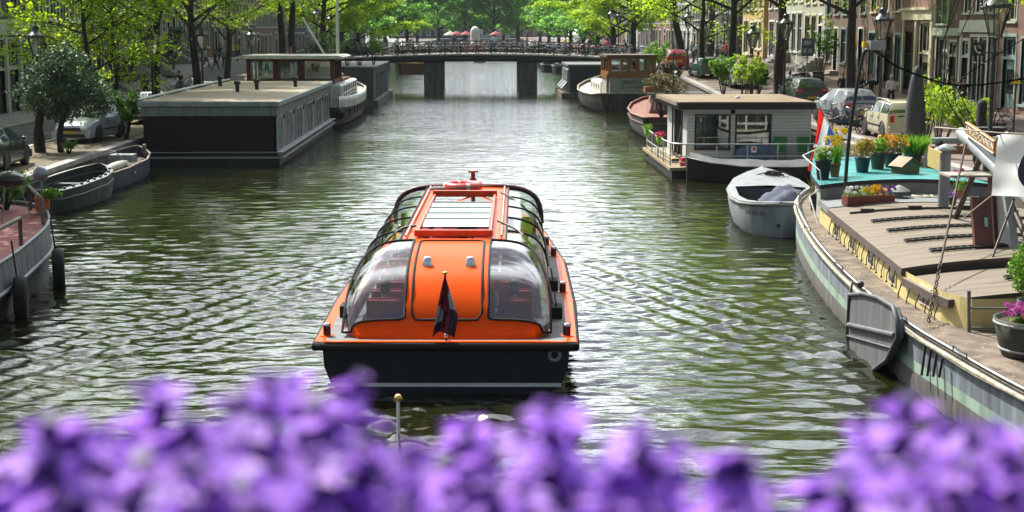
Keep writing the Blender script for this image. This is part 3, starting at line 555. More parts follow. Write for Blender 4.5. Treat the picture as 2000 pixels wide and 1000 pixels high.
for i,(x0,x1,m,lb) in enumerate(((-34,-14,BR_D,'dark hazy building closing the canal view at left'),(-13.9,-1,BR_G,'tall grey hazy building at the end of the canal'),(-.9,12,PL_W,'pale hazy building at the end of the canal'),(12.1,34,BR_B,'brown hazy building closing the canal view at right'))):
    t=thing('canal_house',lb,'house',(x0,545,1.2),0,'houses at the end of the canal'); W=x1-x0; H=22+3*(i%2)
    ops=[(W*(j+.5)/6-.6,z,1.2,2.2) for j in range(6) for z in (1,4.5,8,11.5,15)]; wallgrid(W,H,ops).build('wall',m,t)
    for o in ops: window(t,*o)
    mb=MB(); mb.prism([(0,H),(W,H),(W/2,H+4)],0,9,'Y'); mb.build('roof',ROOFT,t)
# ---------------------------------------------------------------- street lamps
LGLASS=glass('lantern_glass',(.8,.82,.78),.14,.1)
def lamp(x,y,z,h,label,side,s=1):
    t=thing('street_lamp',label,'street lamp',(x,y,z),0,'lantern posts along the '+side+' quay')
    mb=MB(); H=h-1.25*s; mb.lathe([(.16,0),(.16,.35),(.11,.45),(.1,.9),(.12,.95),(.07,1.05),(.055,H-.5),(.09,H-.45),(.055,H-.38),(.05,H-.1),(.12,H)],n=10); mb.cyl((-.32,0,H-.42),(.32,0,H-.42),.02,n=6); mb.build('post',IRON,t)
    b,tp,z0,z1=.17*s,.36*s,H+.08,H+.78*s
    mb=MB()
    for k in range(6):
        a=PI/3*k; a2=a+PI/3; p=(b*math.cos(a),b*math.sin(a),z0); q=(tp*math.cos(a),tp*math.sin(a),z1); mb.cyl(p,q,.018*s,n=4)
        for r_,zz in ((b,z0),(tp,z1)): mb.cyl((r_*math.cos(a),r_*math.sin(a),zz),(r_*math.cos(a2),r_*math.sin(a2),zz),.022*s,n=4)
        mb.tube([(.04,0,H-.02)]+[(.2*s*math.cos(a),.2*s*math.sin(a),H+.03),p],.014,4)
    mb.build('lantern_frame',IRON,t)
    mb=MB(); mb.loft([[(r_*.97*math.cos(PI/3*k),r_*.97*math.sin(PI/3*k),zz) for k in range(6)] for r_,zz in ((b,z0),(tp,z1))],closed=True,smooth=False); mb.build('lantern_glass',LGLASS,t)
    mb=MB(); mb.lathe([(tp*1.12,z1-.03),(tp*1.15,z1+.03),(tp*.95,z1+.09),(tp*.55,z1+.22*s),(tp*.42,z1+.25*s),(tp*.38,z1+.36*s),(tp*.46,z1+.38*s),(.1*s,z1+.48*s),(.03,z1+.52*s),(.05*s,z1+.58*s),(.001,z1+.66*s)],n=12)
    for k in range(12): mb.sph((tp*1.1*math.cos(PI/6*k),tp*1.1*math.sin(PI/6*k),z1+.08),.035*s,6,4)
    mb.build('lantern_roof',pm('lamp_roof',(.035,.04,.04),.3,bump=0),t)
    mb=MB(); mb.cyl((0,0,z0),(0,0,z0+.3),.05,n=8); mb.sph((0,0,z0+.36),.08,8,6); mb.build('bulb',WHITE,t); return t
for x,y,h,lb in ((-17.9,58.6,4.9,'street lamp poking out of the dark evergreen at far left'),(-15.4,68,4.75,'whole lantern post standing clear behind the plum houseboat'),(-15.6,81.3,4.8,'lantern half hidden behind a straight elm trunk'),(-15.4,97.8,4.7,'lantern with greenish glass left of the red wheelhouse'),(-15.4,137,4.7,'far lantern among leaves right of the white mast'),(-15.2,148,4.7,'farthest lantern on the left near the bridge')): lamp(x,y,zl(y),h,lb,'left')
for x,y,h,lb,s in ((14.9,41.2,5.25,'largest lantern post at the right frame edge',1.12),(15.4,54.6,4.85,'lantern post above the cream car roof',1),(15.5,72.4,4.75,'lantern post right of the stout elm',1),(15.3,80,4.2,'lantern post in front of the red awning',1),(15.6,107,4.4,'lantern post close to the leaning elm',1),(12.9,140,4.6,'far lantern above the right end of the bridge',1),(14.2,146,4.6,'farther lantern among leaves right of the bridge',1)): lamp(x,y,zr(y),h,lb,'right',s)
# ---------------------------------------------------------------- people
SKIN=pm('skin',(.45,.24,.16),.6,var=.06,bump=0); HAIRS={'dark':pm('dark_hair',(.012,.009,.008),.6),'blond':pm('blond_hair',(.35,.22,.08),.6),'brown':pm('brown_hair',(.06,.03,.015),.6),'ginger':pm('ginger_hair',(.3,.1,.03),.6),'grey':pm('grey_hair',(.4,.4,.4),.7)}
CL={'black':pm('black_cloth',(.012,.012,.014),.8),'white':CLOTHW,'blue':pm('denim',(.03,.06,.14),.8),'navy':pm('navy_cloth',(.012,.018,.04),.8),'grey':pm('grey_cloth',(.14,.16,.18),.8),'red':pm('red_top',(.4,.03,.04),.8),'tan':pm('tan_cloth',(.35,.25,.15),.8),'teal':pm('teal_cloth',(.05,.2,.2),.8),'yellow':pm('yellow_cloth',(.55,.35,.03),.8),'pink':pm('pink_cloth',(.5,.2,.22),.8),'lblue':pm('pale_blue_cloth',(.3,.42,.55),.8)}
SHOE=pm('shoe',(.02,.018,.016),.6)
def pose(kind):
    J=dict(pel=(0,0,.95),wai=(0,.01,1.1),che=(0,0,1.3),nk=(0,.0,1.47),hb=(0,.03,1.57),hm=(0,.035,1.65),ht=(0,.02,1.75))
    for s,n in ((-1,'l'),(1,'r')):
        J.update({n+'sh':(s*.18,0,1.41),n+'el':(s*.25,-.04,1.13),n+'wr':(s*.25,.1,.9),n+'ha':(s*.245,.13,.83),n+'hi':(s*.1,0,.92),n+'kn':(s*.11,.03,.5),n+'an':(s*.11,-.02,.09),n+'to':(s*.125,.14,.035)})
    if kind=='walk': J.update(lkn=(-.1,.18,.52),lan=(-.1,.26,.1),lto=(-.1,.42,.06),rkn=(.1,-.02,.5),ran=(.1,-.3,.14),rto=(.1,-.17,.04),lel=(-.25,-.14,1.14),lwr=(-.23,-.12,.9),lha=(-.23,-.1,.82),rel=(.25,.05,1.14),rwr=(.23,.22,.95),rha=(.22,.27,.88))
    if kind=='phone': J.update(rel=(.28,.12,1.2),rwr=(.12,.26,1.5),rha=(.09,.27,1.58),lel=(-.27,.1,1.2),lwr=(-.12,.3,1.48),lha=(-.08,.31,1.56))
    if kind=='fold': J.update(rel=(.26,.02,1.14),rwr=(.04,.2,1.14),rha=(-.03,.22,1.15),lel=(-.26,.02,1.14),lwr=(-.04,.22,1.08),lha=(.04,.24,1.09))
    if kind in('sit','cycle'):
        for s,n in ((-1,'l'),(1,'r')): J.update({n+'hi':(s*.1,.02,.9),n+'kn':(s*.13,.42,.9),n+'an':(s*.12,.42,.48),n+'to':(s*.12,.56,.43),n+'el':(s*.26,.1,1.14),n+'wr':(s*.14,.32,1.02),n+'ha':(s*.13,.38,.98)})
    if kind=='cycle':
        J.update(lkn=(-.12,.36,.72),lan=(-.11,.2,.33),lto=(-.11,.34,.29),rkn=(.12,.4,.88),ran=(.11,.24,.56),rto=(.11,.38,.52),che=(0,.14,1.27),nk=(0,.22,1.43),hb=(0,.27,1.52),hm=(0,.29,1.6),ht=(0,.28,1.7))
        for s,n in ((-1,'l'),(1,'r')): J.update({n+'sh':(s*.18,.18,1.38),n+'el':(s*.28,.34,1.17),n+'wr':(s*.26,.5,1.04),n+'ha':(s*.26,.56,1.02)})
    return J
RAD=dict(pel=(.155,.115),wai=(.135,.1),che=(.155,.11),nk=(.055,.055),hb=(.07,.08),hm=(.078,.095),ht=(.045,.05),sh=(.065,.065),el=(.043,.043),wr=(.03,.026),ha=(.042,.02),hi=(.095,.1),kn=(.058,.06),an=(.04,.042),to=(.04,.03))
EDG=[('pel','wai'),('wai','che'),('che','nk'),('nk','hb'),('hb','hm'),('hm','ht')]+[(a,b) for n in 'lr' for a,b in (('che',n+'sh'),(n+'sh',n+'el'),(n+'el',n+'wr'),(n+'wr',n+'ha'),('pel',n+'hi'),(n+'hi',n+'kn'),(n+'kn',n+'an'),(n+'an',n+'to'))]
_pm={}
def person_mesh(kind,short):
    k=(kind,short)
    if k in _pm: return _pm[k]
    J=pose(kind); names=list(J); me=bpy.data.meshes.new('p'); me.from_pydata([J[n] for n in names],[(names.index(a),names.index(b)) for a,b in EDG],[])
    o=bpy.data.objects.new('p',me); COL.objects.link(o); o.modifiers.new('s','SKIN'); sub=o.modifiers.new('d','SUBSURF'); sub.levels=2; sub.render_levels=2
    for i,n in enumerate(names):
        d=me.skin_vertices[0].data[i]; d.radius=RAD.get(n) or RAD[n[1:]]; d.use_root=(n=='pel')
    bpy.context.view_layer.update(); dg=bpy.context.evaluated_depsgraph_get(); out=bpy.data.meshes.new_from_object(o.evaluated_get(dg)); bpy.data.objects.remove(o)
    V=[Vector(J[n]) for n in names]
    def seg(p):
        best=None
        for a,b in EDG:
            A,B=Vector(J[a]),Vector(J[b]); t=max(0,min(1,(p-A).dot(B-A)/max((B-A).length_squared,1e-9))); d=(p-A-(B-A)*t).length
            if best is None or d<best[0]: best=(d,a,b,t)
        return best
    idx=[]
    for f in out.polygons:
        d,a,b,t=seg(f.center); e=b[-2:]
        if b in('hb','hm','ht') or (b=='nk' and t>.75): mi=0
        elif e=='ha': mi=0
        elif e=='wr': mi=0 if short or t>.8 else 1
        elif e=='el': mi=1
        elif b in('wai','che','nk') or e=='sh': mi=1
        elif e=='to' or (e=='an' and t>.85): mi=3
        else: mi=2
        idx.append(mi)
    out.materials.clear()
    for i in range(4): out.materials.append(SKIN)
    bm=bmesh.new(); bm.from_mesh(out); bm.faces.ensure_lookup_table()
    for i,f in enumerate(bm.faces): f.material_index=idx[i]; f.smooth=True
    # fingers, nose and ears
    mb=MB()
    for n,s in (('l',-1),('r',1)):
        h=Vector(J[n+'ha']); d=(h-Vector(J[n+'wr'])).normalized(); u=d.cross(Vector((s,0,0.01))).normalized()
        for q,L in ((-.024,.062),(-.008,.075),(.008,.07),(.024,.052)):
            b_=h+u*q+d*.015; mb.tube([b_,b_+d*L*.6,b_+d*L*.9+Vector((-s*.018,0,0))],[.009,.008,.006],5)
        b_=h+u*.03; mb.tube([b_-d*.02,b_+u*.025+d*.02,b_+u*.03+d*.045],[.01,.009,.007],5)
    hm=Vector(J['hm']); mb.sph((hm.x,hm.y+.098,hm.z-.02),(.014,.02,.024),6,5); mb.sph((hm.x-.078,hm.y,hm.z-.02),(.012,.02,.03),6,5); mb.sph((hm.x+.078,hm.y,hm.z-.02),(.012,.02,.03),6,5)
    nb=[bm.verts.new(v) for v in mb.v]
    for f in mb.f:
        try: g=bm.faces.new([nb[i] for i in f]); g.material_index=0; g.smooth=True
        except ValueError: pass
    bm.to_mesh(out); bm.free()
    hp=MB(); hp.sph((hm.x,hm.y-.018,hm.z+.035),(.092,.105,.1),10,8); hp.sph((hm.x,hm.y-.05,hm.z-.04),(.085,.07,.11),10,8)
    ho=hp.build('hair',SKIN); hair=ho.data; bpy.data.objects.remove(ho)
    _pm[k]=(out,hair); return _pm[k]
def person(loc,rz,kind,top,leg,hair,label,group=None,short=False,scale=1,hat=None):
    me,hm=person_mesh(kind,short); o=link_mesh('person',me,None,loc,(0,0,rz)); o.scale=(scale,)*3; setp(o,label,'person',group)
    for i,m in enumerate((SKIN,CL[top],CL[leg],SHOE)): o.material_slots[i].link='OBJECT'; o.material_slots[i].material=m
    h=link_mesh('hair',hm,o); h.material_slots[0].link='OBJECT'; h.material_slots[0].material=CL[hat] if hat else HAIRS[hair]
    if hat: h.name='cap'
    return o
def pp(px,D,xoff=0): return (px-935)/2778*D
# right bank walkers
WK='people walking along the right quay'
for px,D,rz,k,tp,lg,hr,lb,sh,hat in ((1645,76,2.9,'walk','black','black','blond','blond person in black walking left of the lamp post beside the mossy trunk',0,None),
  (1658,79,2.7,'walk','white','blue','blond','half hidden blond person in white behind the thin bent pole',1,None),
  (1680,74,2.8,'fold','navy','black','blond','curly blond person in a dark navy jacket with folded arms',0,None),
  (1701,73,3.0,'walk','black','grey','ginger','stocky person in a black short sleeved top beside the lamp post',1,None),
  (1740,72,3.1,'walk','white','black','dark','person in a long white shirt and white cap walking in front of the cream door',0,'white'),
  (1808,70,.4,'walk','white','teal','dark','dark haired person in pale top seen just right of the folded parasol',1,None),
  (1821,66,.3,'walk','red','blue','dark','long haired person in a dark red top with their back turned',0,None),
  (1862,66,1.2,'phone','grey','navy','brown','person in a grey shirt lifting a phone to the face',1,None),
  (1884,67,2.2,'walk','black','black','dark','tall person in a black shirt beside the telephone sign',1,None)):
    person((pp(px,D),D,zr(D)+.0),rz,k,tp,lg,hr,lb,WK,bool(sh),1.0 if D>68 else 1.04,hat)
for i,(px,D,tp,lg,hr,lb) in enumerate(((1347,150,'lblue','grey','grey','far walker in a pale blue top on the ramp past the bridge'),(1358,151,'white','black','blond','far blond walker in white on the ramp past the bridge'),(1362,149,'grey','tan','blond','far blond walker in grey nearest the ramp posts'),(1403,128,'lblue','grey','brown','walker in pale blue right of the slim trunk'),(1415,122,'red','blue','blond','blond walker in red between the two right trunks'),(1397,116,'navy','navy','dark','dark walker bending low right of the slim trunk'),(1409,119,'pink','black','dark','walker in pink with dark trousers between the right trunks'),(1478,100,'grey','blue','dark','walker in grey under the red awning'))):
    person((pp(px,D),D,zr(D)),rng.uniform(0,6),'walk',tp,lg,hr,lb,WK)
# left bank people
for px,D,k,tp,lg,hr,lb in ((409,118,'walk','lblue','navy','brown','walker in pale blue between the two straight elms'),(427,116,'walk','black','black','dark','walker all in black between the two straight elms'),(445,117,'walk','grey','black','grey','grey haired walker in grey beside the right elm trunk'),(437,121,'walk','navy','navy','dark','walker in navy behind the others between the elms'),(525,112,'walk','white','blue','brown','person in white above the left end of the red wheelhouse roof'),(573,118,'walk','pink','black','blond','person in pink between the two thick trunks'),(292,94,'fold','black','black','dark','dark figure on the stoop left of the lamp post'),(470,126,'walk','yellow','navy','dark','person in yellow at the left end of the ramp')):
    D0=D; person((pp(px,D),D,zl(D)),rng.uniform(1,5),k,tp,lg,hr,lb,'people on the left quay')
def cyclist(x,y,z,rz,tp,lg,hr,lb,ci,lb2):
    person((x,y,z),rz,'cycle',tp,lg,hr,lb,'cyclists'); return near_bike((x,y,z),rz,ci,lb2,'ridden bicycles',0)
cyclist(pp(381,97),97,zl(97),PI-.3,'white','blue','ginger','cyclist in a white shirt riding towards the viewer on the left quay',0,'dark bicycle ridden by the cyclist in white')
cyclist(pp(360,101),101,zl(101),PI-.2,'black','black','dark','cyclist in black behind the one in white on the left quay',0,'dark bicycle ridden by the cyclist in black')
for px,tp,lg,hr,rz,lb,lb2 in ((772,'white','blue','dark',-1.2,'cyclist in white at the left end of the bridge','bicycle under the cyclist in white on the bridge'),(800,'grey','black','dark',-1.4,'cyclist in grey on the left part of the bridge','bicycle under the cyclist in grey on the bridge'),(1222,'black','black','brown',1.5,'cyclist in black at the right end of the bridge','bicycle under the cyclist in black on the bridge'),(1188,'red','blue','dark',1.4,'cyclist in red on the right part of the bridge','bicycle under the cyclist in red on the bridge')):
    x=pp(px,131.5); cyclist(x,131.5,zb(x)+.03,rz,tp,lg,hr,lb,0,lb2)
for i,(x,tp,lg,hr) in enumerate(((-12.2,'navy','blue','dark'),(-9.4,'red','black','brown'),(-6.1,'white','grey','blond'),(-2.2,'black','blue','dark'),(1.4,'lblue','black','ginger'),(4.4,'grey','navy','dark'),(7.9,'yellow','blue','brown'),(10.1,'black','black','blond'),(11.7,'pink','grey','dark'))):
    person((x,131.0+.5*(i%3),zb(x)+.03),(1.57 if i%2 else -1.57)+.2*i%1,'walk',tp,lg,hr,['navy','red','white','black','pale blue','grey','yellow','black and blond haired','pink'][i]+' topped walker crossing the far bridge behind the bicycles','people on the bridge')
# ---------------------------------------------------------------- cars
LAMPR=pm('tail_lamp',(.45,.01,.02),.15,bump=0,coat=1); LAMPW=pm('head_lamp',(.7,.72,.72),.08,bump=0,coat=1); PLATE=pm('yellow_plate',(.75,.5,.02),.5); TYRE=pm('tyre',(.015,.015,.015),.85)
CARGLASS=flatglass('car_glass',(.02,.035,.03),.14,.05)
def paint(n,c): return pm(n,c,.28,metal=.0,var=.03,bump=0,coat=.8)
def car(label,loc,rz,col,st,L,Wd,wheels,rails=False,front=False,plate=True,tail='small',blackroof=False,group='cars parked on the quays'):
    """st: stations rear->front (y, zb, zbelt, zroof, hw_low, hw_belt, hw_roof)"""
    t=thing('parked_car',label,'car',loc,rz,group); B=MB(); G=MB(); secs=[]
    for y,zb_,ze,zt,a,b_,c in st:
        zm=zb_+(ze-zb_)*.55
        cab=zt>ze+.12
        h=[(a*.93,zb_),(a,zb_+.1),(max(a,b_)*1.005,zm),(b_,ze),(c,zt-.05) if cab else (b_-.06,ze+.03),(c-.1,zt) if cab else (b_-.2,ze+.05),(0,zt+.015 if cab else ze+.07)]
        secs.append([(-x,y,z) for x,z in h]+[(x,y,z) for x,z in h[-2::-1]])
    n=len(secs[0])
    for i in range(len(st)-1):
        c0=st[i][3]>st[i][2]+.12; c1=st[i+1][3]>st[i+1][2]+.12
        for k in range(n-1):
            q=[secs[i][k],secs[i][k+1],secs[i+1][k+1],secs[i+1][k]]
            side=k in(3,n-5); top=k in(4,5,n-7,n-6)
            isg=(side and (c0 and c1)) or ((top or side) and (c0!=c1))
            if isg:
                cen=sum((Vector(p) for p in q),Vector())/4; qq=[tuple(cen+(Vector(p)-cen)*.93) for p in q]
                nr=(Vector(q[1])-Vector(q[0])).cross(Vector(q[3])-Vector(q[0])).normalized(); out=Vector((cen.x,0,cen.z-.7))+Vector((0,(cen.y)*.3,0))
                nr=nr if nr.dot(out)>0 else -nr
                if not (st[i+1][0]-st[i][0]<.13 and c0 and c1): G.add([tuple(Vector(p)+nr*.006) for p in qq],[(0,1,2,3)])
            B.add(q,[(0,1,2,3)],True)
    B.add(secs[0],[tuple(range(n))]); B.add(secs[-1],[tuple(range(n))])
    bo=B.build('body',col,t); bm=bmesh.new(); bm.from_mesh(bo.data); bmesh.ops.remove_doubles(bm,verts=bm.verts,dist=.0005); bmesh.ops.recalc_face_normals(bm,faces=bm.faces[:]); bm.to_mesh(bo.data); bm.free()
    bv=bo.modifiers.new('bevel','BEVEL'); bv.width=.025; bv.segments=2; bv.limit_method='ANGLE'; bv.angle_limit=R(30)
    G.build('windows',CARGLASS,t)
    hw=max(s[4] for s in st); r0,r1=st[0],st[-1]
    for y in wheels:
        for s in (-1,1):
            mb=MB(); mb.lathe([(.2,-.11),(.3,-.11),(.33,-.06),(.33,.06),(.3,.11),(.2,.11)],n=20); w_=mb.build('wheel',TYRE,t,(s*(hw-.1),y,.33)); w_.rotation_euler=(0,PI/2,0)
            mb=MB(); mb.lathe([(.001,.06*s),(.06,.07*s),(.2,.095*s),(.21,.06*s)],n=16); mb.build('rim',GREYP,w_)
            mb=MB(); mb.tube([(s*(hw+.004),y+.37*math.cos(a),.33+.37*math.sin(a)) for a in np.linspace(-.1,PI+.1,13)],.028,5); mb.build('wheel_arch',TYRE,t)
    yb=r0[0]; yf=r1[0]; mb=MB(); mb.bx(-hw*.96,hw*.96,yb-.06,yb+.02,.3,.55); mb.build('rear_bumper',col if not blackroof else col,t,bevel=.03)
    mb=MB(); mb.bx(-hw*.96,hw*.96,yf-.05,yf+.06,.22,.5); mb.build('front_bumper',col,t,bevel=.03)
    mb=MB(); mb.bx(-hw*.7,hw*.7,yf+.061,yf+.075,.26,.4); mb.bx(-.45,.45,yf+.0,yf+.075,.53,.66); mb.build('grille',BLACK,t)
    if plate:
        mb=MB(); mb.bx(-.26,.26,yb-.075,yb-.061,.47 if tail=='round' else .6,.58 if tail=='round' else .71); mb.bx(-.26,.26,yf+.076,yf+.085,.42,.52); mb.build('number_plate',PLATE,t)
    for s in (-1,1):
        x=s*(r0[5]-.11)
        mb=MB()
        if tail=='round': mb.sph((s*(r0[5]-.15),yb+.03,.86),(.2,.07,.1),12,8)
        else: mb.box((x,yb+.0,.82),(.14,.1,.26))
        mb.build('tail_light',LAMPR,t,bevel=0 if tail=='round' else .02)
        mb=MB(); mb.sph((s*(r1[5]-.16),yf-.03,.62),(.2,.12,.1),12,8); mb.build('headlight',LAMPW,t)
        mb=MB(); mb.sph((s*(hw+.1),.62,1.0),(.09,.06,.07),8,6); mb.build('wing_mirror',col if not blackroof else BLACK,t)
        if rails:
            mb=MB(); rr=st[2][6]-.06; zt=max(q[3] for q in st); mb.tube([(s*rr,-1.45,zt-.03),(s*rr,-1.35,zt+.07),(s*rr,.1,zt+.08),(s*rr,.25,zt)],.022,6); mb.build('roof_rail',STEEL,t)
    mb=MB()
    for s in (-1,1):
        mb.box((s*(hw+.006),0,.52),(.02,1.9,.05))
        for yy_ in (-.72,.12,.98): mb.box((s*(hw-.004),yy_,.66),(.016,.012,.62))
    mb.build('door_seam',BLACK,t)
    mb=MB()
    for s in (-1,1):
        for yy_ in (-.55,.3): mb.box((s*(hw+.01),yy_,.84),(.03,.16,.03))
    mb.build('door_handle',col,t)
    mb=MB(); mb.box((0,yb+.02,.92),(.9,.03,.03)); mb.cyl((0,yb+.2,1.02),(.34,yb+.18,1.06),.008,n=4); mb.build('rear_wiper',BLACK,t); return t
HATCH=[(-2.08,.3,.62,.62,.78,.8,.7),(-2.02,.24,.98,.98,.85,.83,.7),(-1.9,.22,1.0,1.22,.87,.84,.68),(-1.55,.2,1.0,1.47,.88,.85,.6),(-.75,.2,.98,1.5,.88,.86,.6),(-.65,.2,.98,1.5,.88,.86,.6),(.1,.2,.96,1.47,.88,.86,.58),(.95,.2,.94,.94,.88,.84,.7),(1.7,.22,.84,.84,.86,.8,.7),(2.02,.26,.68,.68,.78,.72,.6),(2.1,.3,.55,.55,.7,.66,.6)]
BOXY=[(-1.86,.3,.6,.6,.78,.78,.7),(-1.8,.24,.97,.97,.83,.82,.7),(-1.72,.22,.99,1.15,.84,.82,.74),(-1.58,.2,.99,1.4,.84,.82,.7),(-.8,.2,.98,1.43,.84,.82,.68),(-.7,.2,.98,1.43,.84,.82,.68),(.3,.2,.98,1.41,.84,.82,.66),(.85,.2,.96,.96,.84,.8,.7),(1.5,.22,.88,.88,.82,.76,.6),(1.8,.26,.72,.72,.76,.7,.6),(1.86,.3,.58,.58,.7,.66,.6)]
def quay(px,D,zf): return (pp(px,D),D,zf(D)+.006)
S_SIL=paint('silver_paint',(.36,.39,.42)); S_CRE=paint('cream_car_paint',(.55,.51,.36)); S_DRK=paint('dark_car_paint',(.03,.045,.05)); S_GRN=paint('green_car_paint',(.02,.12,.08)); S_RED=paint('red_car_paint',(.4,.02,.05)); S_WHT=paint('white_car_paint',(.7,.7,.68)); S_BLK=paint('black_car_paint',(.015,.018,.022))
car('small cream estate car with silver roof rails and yellow plate behind the turquoise boat roof',(15.75,53.6,zr(53)+.01),0,S_CRE,BOXY,3.7,1.68,(-1.2,1.2),rails=True)
car('silver hatchback with round red tail lamps next to the cream car',(16.1,62.5,zr(62)+.01),.12,S_SIL,HATCH,4.2,1.76,(-1.3,1.28),tail='round')
car('dark grey hatchback behind the right houseboat roof',(17.1,75.5,zr(75)+.01),.05,S_DRK,HATCH,4.2,1.76,(-1.3,1.28),tail='round')
car('dark green car half hidden by green shrubs on the right quay',(15.9,100,zr(98)+.01),.1,S_GRN,BOXY,3.7,1.7,(-1.2,1.2))
car('red car behind flower pots near the bridge end',(14.95,110,zr(108)+.01),.05,S_RED,HATCH,4.2,1.76,(-1.3,1.28))
car('pale silver car between the green car and the shrubs',(16.6,91,zr(90)+.01),.05,S_SIL,HATCH,4.2,1.76,(-1.3,1.28))
car('silver car facing the viewer behind the two trunks of the dark evergreen',(-16.85,62.2,zl(60)+.01),PI-.12,S_SIL,HATCH,4.2,1.76,(-1.3,1.28))
car('black car cut off by the left frame edge',(-16.9,49.6,zl(50)+.01),.05,S_BLK,HATCH,4.2,1.76,(-1.3,1.28))
car('white car behind the bright green bush beside the plum houseboat',(-17.0,74,zl(74)+.01),PI,S_WHT,HATCH,4.2,1.76,(-1.3,1.28))
car('pale car glimpsed past the roof of the plum houseboat',(-17.0,88,zl(88)+.01),PI,S_SIL,HATCH,4.2,1.76,(-1.3,1.28))
# ---------------------------------------------------------------- shrubs and quay clutter
def clump_pts(r,blobs,n):
    P=[]
    for c,rad in blobs:
        for _ in range(n):
            d=Vector((r.gauss(0,1),r.gauss(0,1),r.gauss(0,1))).normalized()*r.random()**.45
            P.append((c[0]+d.x*rad[0],c[1]+d.y*rad[1],c[2]+d.z*rad[2]))
    return P
G_DK=leafmat('evergreen_leaf',(.018,.05,.024),(.075,.14,.055),.25,.5); G_BR=leafmat('shrub_leaf',(.06,.17,.012),(.18,.34,.02),.45,.5,1.5); G_YG=leafmat('yellow_green_leaf',(.12,.23,.012),(.33,.44,.02),.5,.5,1.5); G_BOX=leafmat('box_leaf',(.05,.16,.01),(.20,.38,.02),.35); G_OL=leafmat('olive_leaf',(.09,.10,.03),(.2,.17,.06),.3)
def shrub(label,loc,w,h,mat,seed,n=900,leaf=.12,name='shrub',group=None,sparse=.8,stems=7,cat='shrub',base=.15):
    r=random.Random(seed); t=thing(name,label,cat,loc,r.uniform(0,6),group); mb=MB(); bl=[]
    for i in range(stems):
        a=r.uniform(0,6.28); q=r.uniform(.2,.95)*w/2; top=(q*math.cos(a),q*math.sin(a),h*r.uniform(.55,.97)); mid=(top[0]*.45,top[1]*.45,top[2]*.5)
        mb.tube([(top[0]*.12,top[1]*.12,0),mid,top],[.03,.02,.008],5)
        for f in (.45,.72,1):
            c=[mid[k]*(1-f)+top[k]*f for k in range(3)]; s=w*.17*sparse*r.uniform(.7,1.3); bl.append(((c[0]+r.gauss(0,.1)*w*.3,c[1]+r.gauss(0,.1)*w*.3,max(c[2],base*h)),(s,s,s*.8)))
    mb.build('stems',BARK,t); link_mesh('foliage',leaf_mesh('foliage',clump_pts(r,bl,max(8,n//len(bl))),.5,leaf,mat,seed),t); return t
# dark two-trunked evergreen on the left quay
t=thing('evergreen_tree','dark glossy evergreen with two trunks and a wide bushy crown at far left','tree',(-16.2,56.0,zl(56)))
mb=MB(); mb.tube(smooth_pts([(-.95,0,-.05),(-1.0,.0,1.0),(-.7,0,2.0),(-.3,.1,3.2)],4),[.22]*4+[.17]*4+[.12]*4+[.06],9)
mb.tube(smooth_pts([(-.2,.1,-.05),(-.15,.0,.9),(.2,-.1,1.7),(.6,0,2.8)],4),[.13]*4+[.11]*4+[.08]*4+[.05],8)
for a in range(9): mb.tube([(-.3+.1*a,0,1.5+.1*a),(-.3+1.3*math.cos(a*2.4),1.2*math.sin(a*2.4),2.2+.15*a)],[.05,.015],5)
mb.build('trunk',BARK,t); r=random.Random(5); bl=[]
for i in range(80):
    d=Vector((r.gauss(0,1),r.gauss(0,1),r.gauss(0,1))).normalized()*r.random()**.4
    bl.append(((.1+d.x*1.8,d.y*1.5,2.5+d.z*1.5),(.5,.5,.38)))
link_mesh('crown',leaf_mesh('crown',clump_pts(r,bl,130),.3,.13,G_DK,5),t)
shrub('bright green leafy bush between the dark evergreen and the plum houseboat',(-15.4,62.5,zl(62)),2.0,2.0,G_BR,31,1500,.17)
shrub('small green tuft at the foot of the second evergreen trunk',(-15.9,55.4,zl(55)),.7,.55,G_BR,33,220,.12)
shrub('dark green climbing shrub beside the stoop left of the first whole lamp',(-24.6,100,zl(100)),2.0,3.0,G_DK,34,900,.2)
shrub('clipped dark hedge before the houses left of the straight elms',(-24.6,116,zl(116)),2.6,3.4,G_DK,36,1000,.22)
for px,D,w_,h,m,sd,lb in ((1412,84,2.4,2.2,G_BR,41,'green shrub beside the parked green car on the right quay'),(1450,80,3.0,2.9,G_YG,42,'tall yellow-green shrub behind the right houseboat roof'),(1478,82,1.4,2.0,G_BR,43,'green shrub at the foot of the stout lantern elm'),(1600,96,2.2,4.2,G_BR,44,'dense bright hedge column by the blue sign'),(1838,48,2.9,2.5,G_YG,45,'yellow-green leafy shrub right of the folded parasol'),(1812,49.5,1.3,2.6,G_YG,46,'slender yellow-green shrub close to the folded parasol'),(1275,103,2.4,2.4,G_BR,47,'pale green shrub at the right end of the bridge'),(1880,47.5,1.8,1.9,G_YG,48,'low yellow-green shrub under the telephone sign'),(1310,93,1.6,1.5,G_OL,49,'brownish flowering shrub near the red car')):
    shrub(lb,(pp(px,D),D,zr(D)),w_,h,m,sd,1300 if D<90 else 900,.13 if D<70 else .18)
# blue info sign, telephone sign, warning sign
def post(mb,h,r=.035): mb.cyl((0,0,0),(0,0,h),r,n=8)
t=thing('street_sign','blue grey rectangular parking sign on a pole beside the hedge column','sign',(pp(1573,84),84,zr(84))); mb=MB(); post(mb,3.4); mb.build('pole',STEEL,t)
mb=MB(); mb.bx(-.36,.36,-.06,-.037,2.3,3.35); mb.build('panel',pm('sign_blue',(.07,.11,.2),.5),t)
mb=MB(); mb.bx(-.2,.2,-.066,-.061,2.95,3.2); mb.bx(-.25,-.05,-.066,-.061,2.5,2.75); mb.bx(.05,.25,-.066,-.061,2.5,2.75); mb.build('sign_symbols',pm('sign_pale',(.35,.42,.5),.6),t)
D=60.5; t=thing('telephone_sign','black square sign with a white telephone receiver beside the big lantern','sign',(pp(1906,D),D,zr(D))); mb=MB(); post(mb,3.3,.03); mb.build('pole',IRON,t)
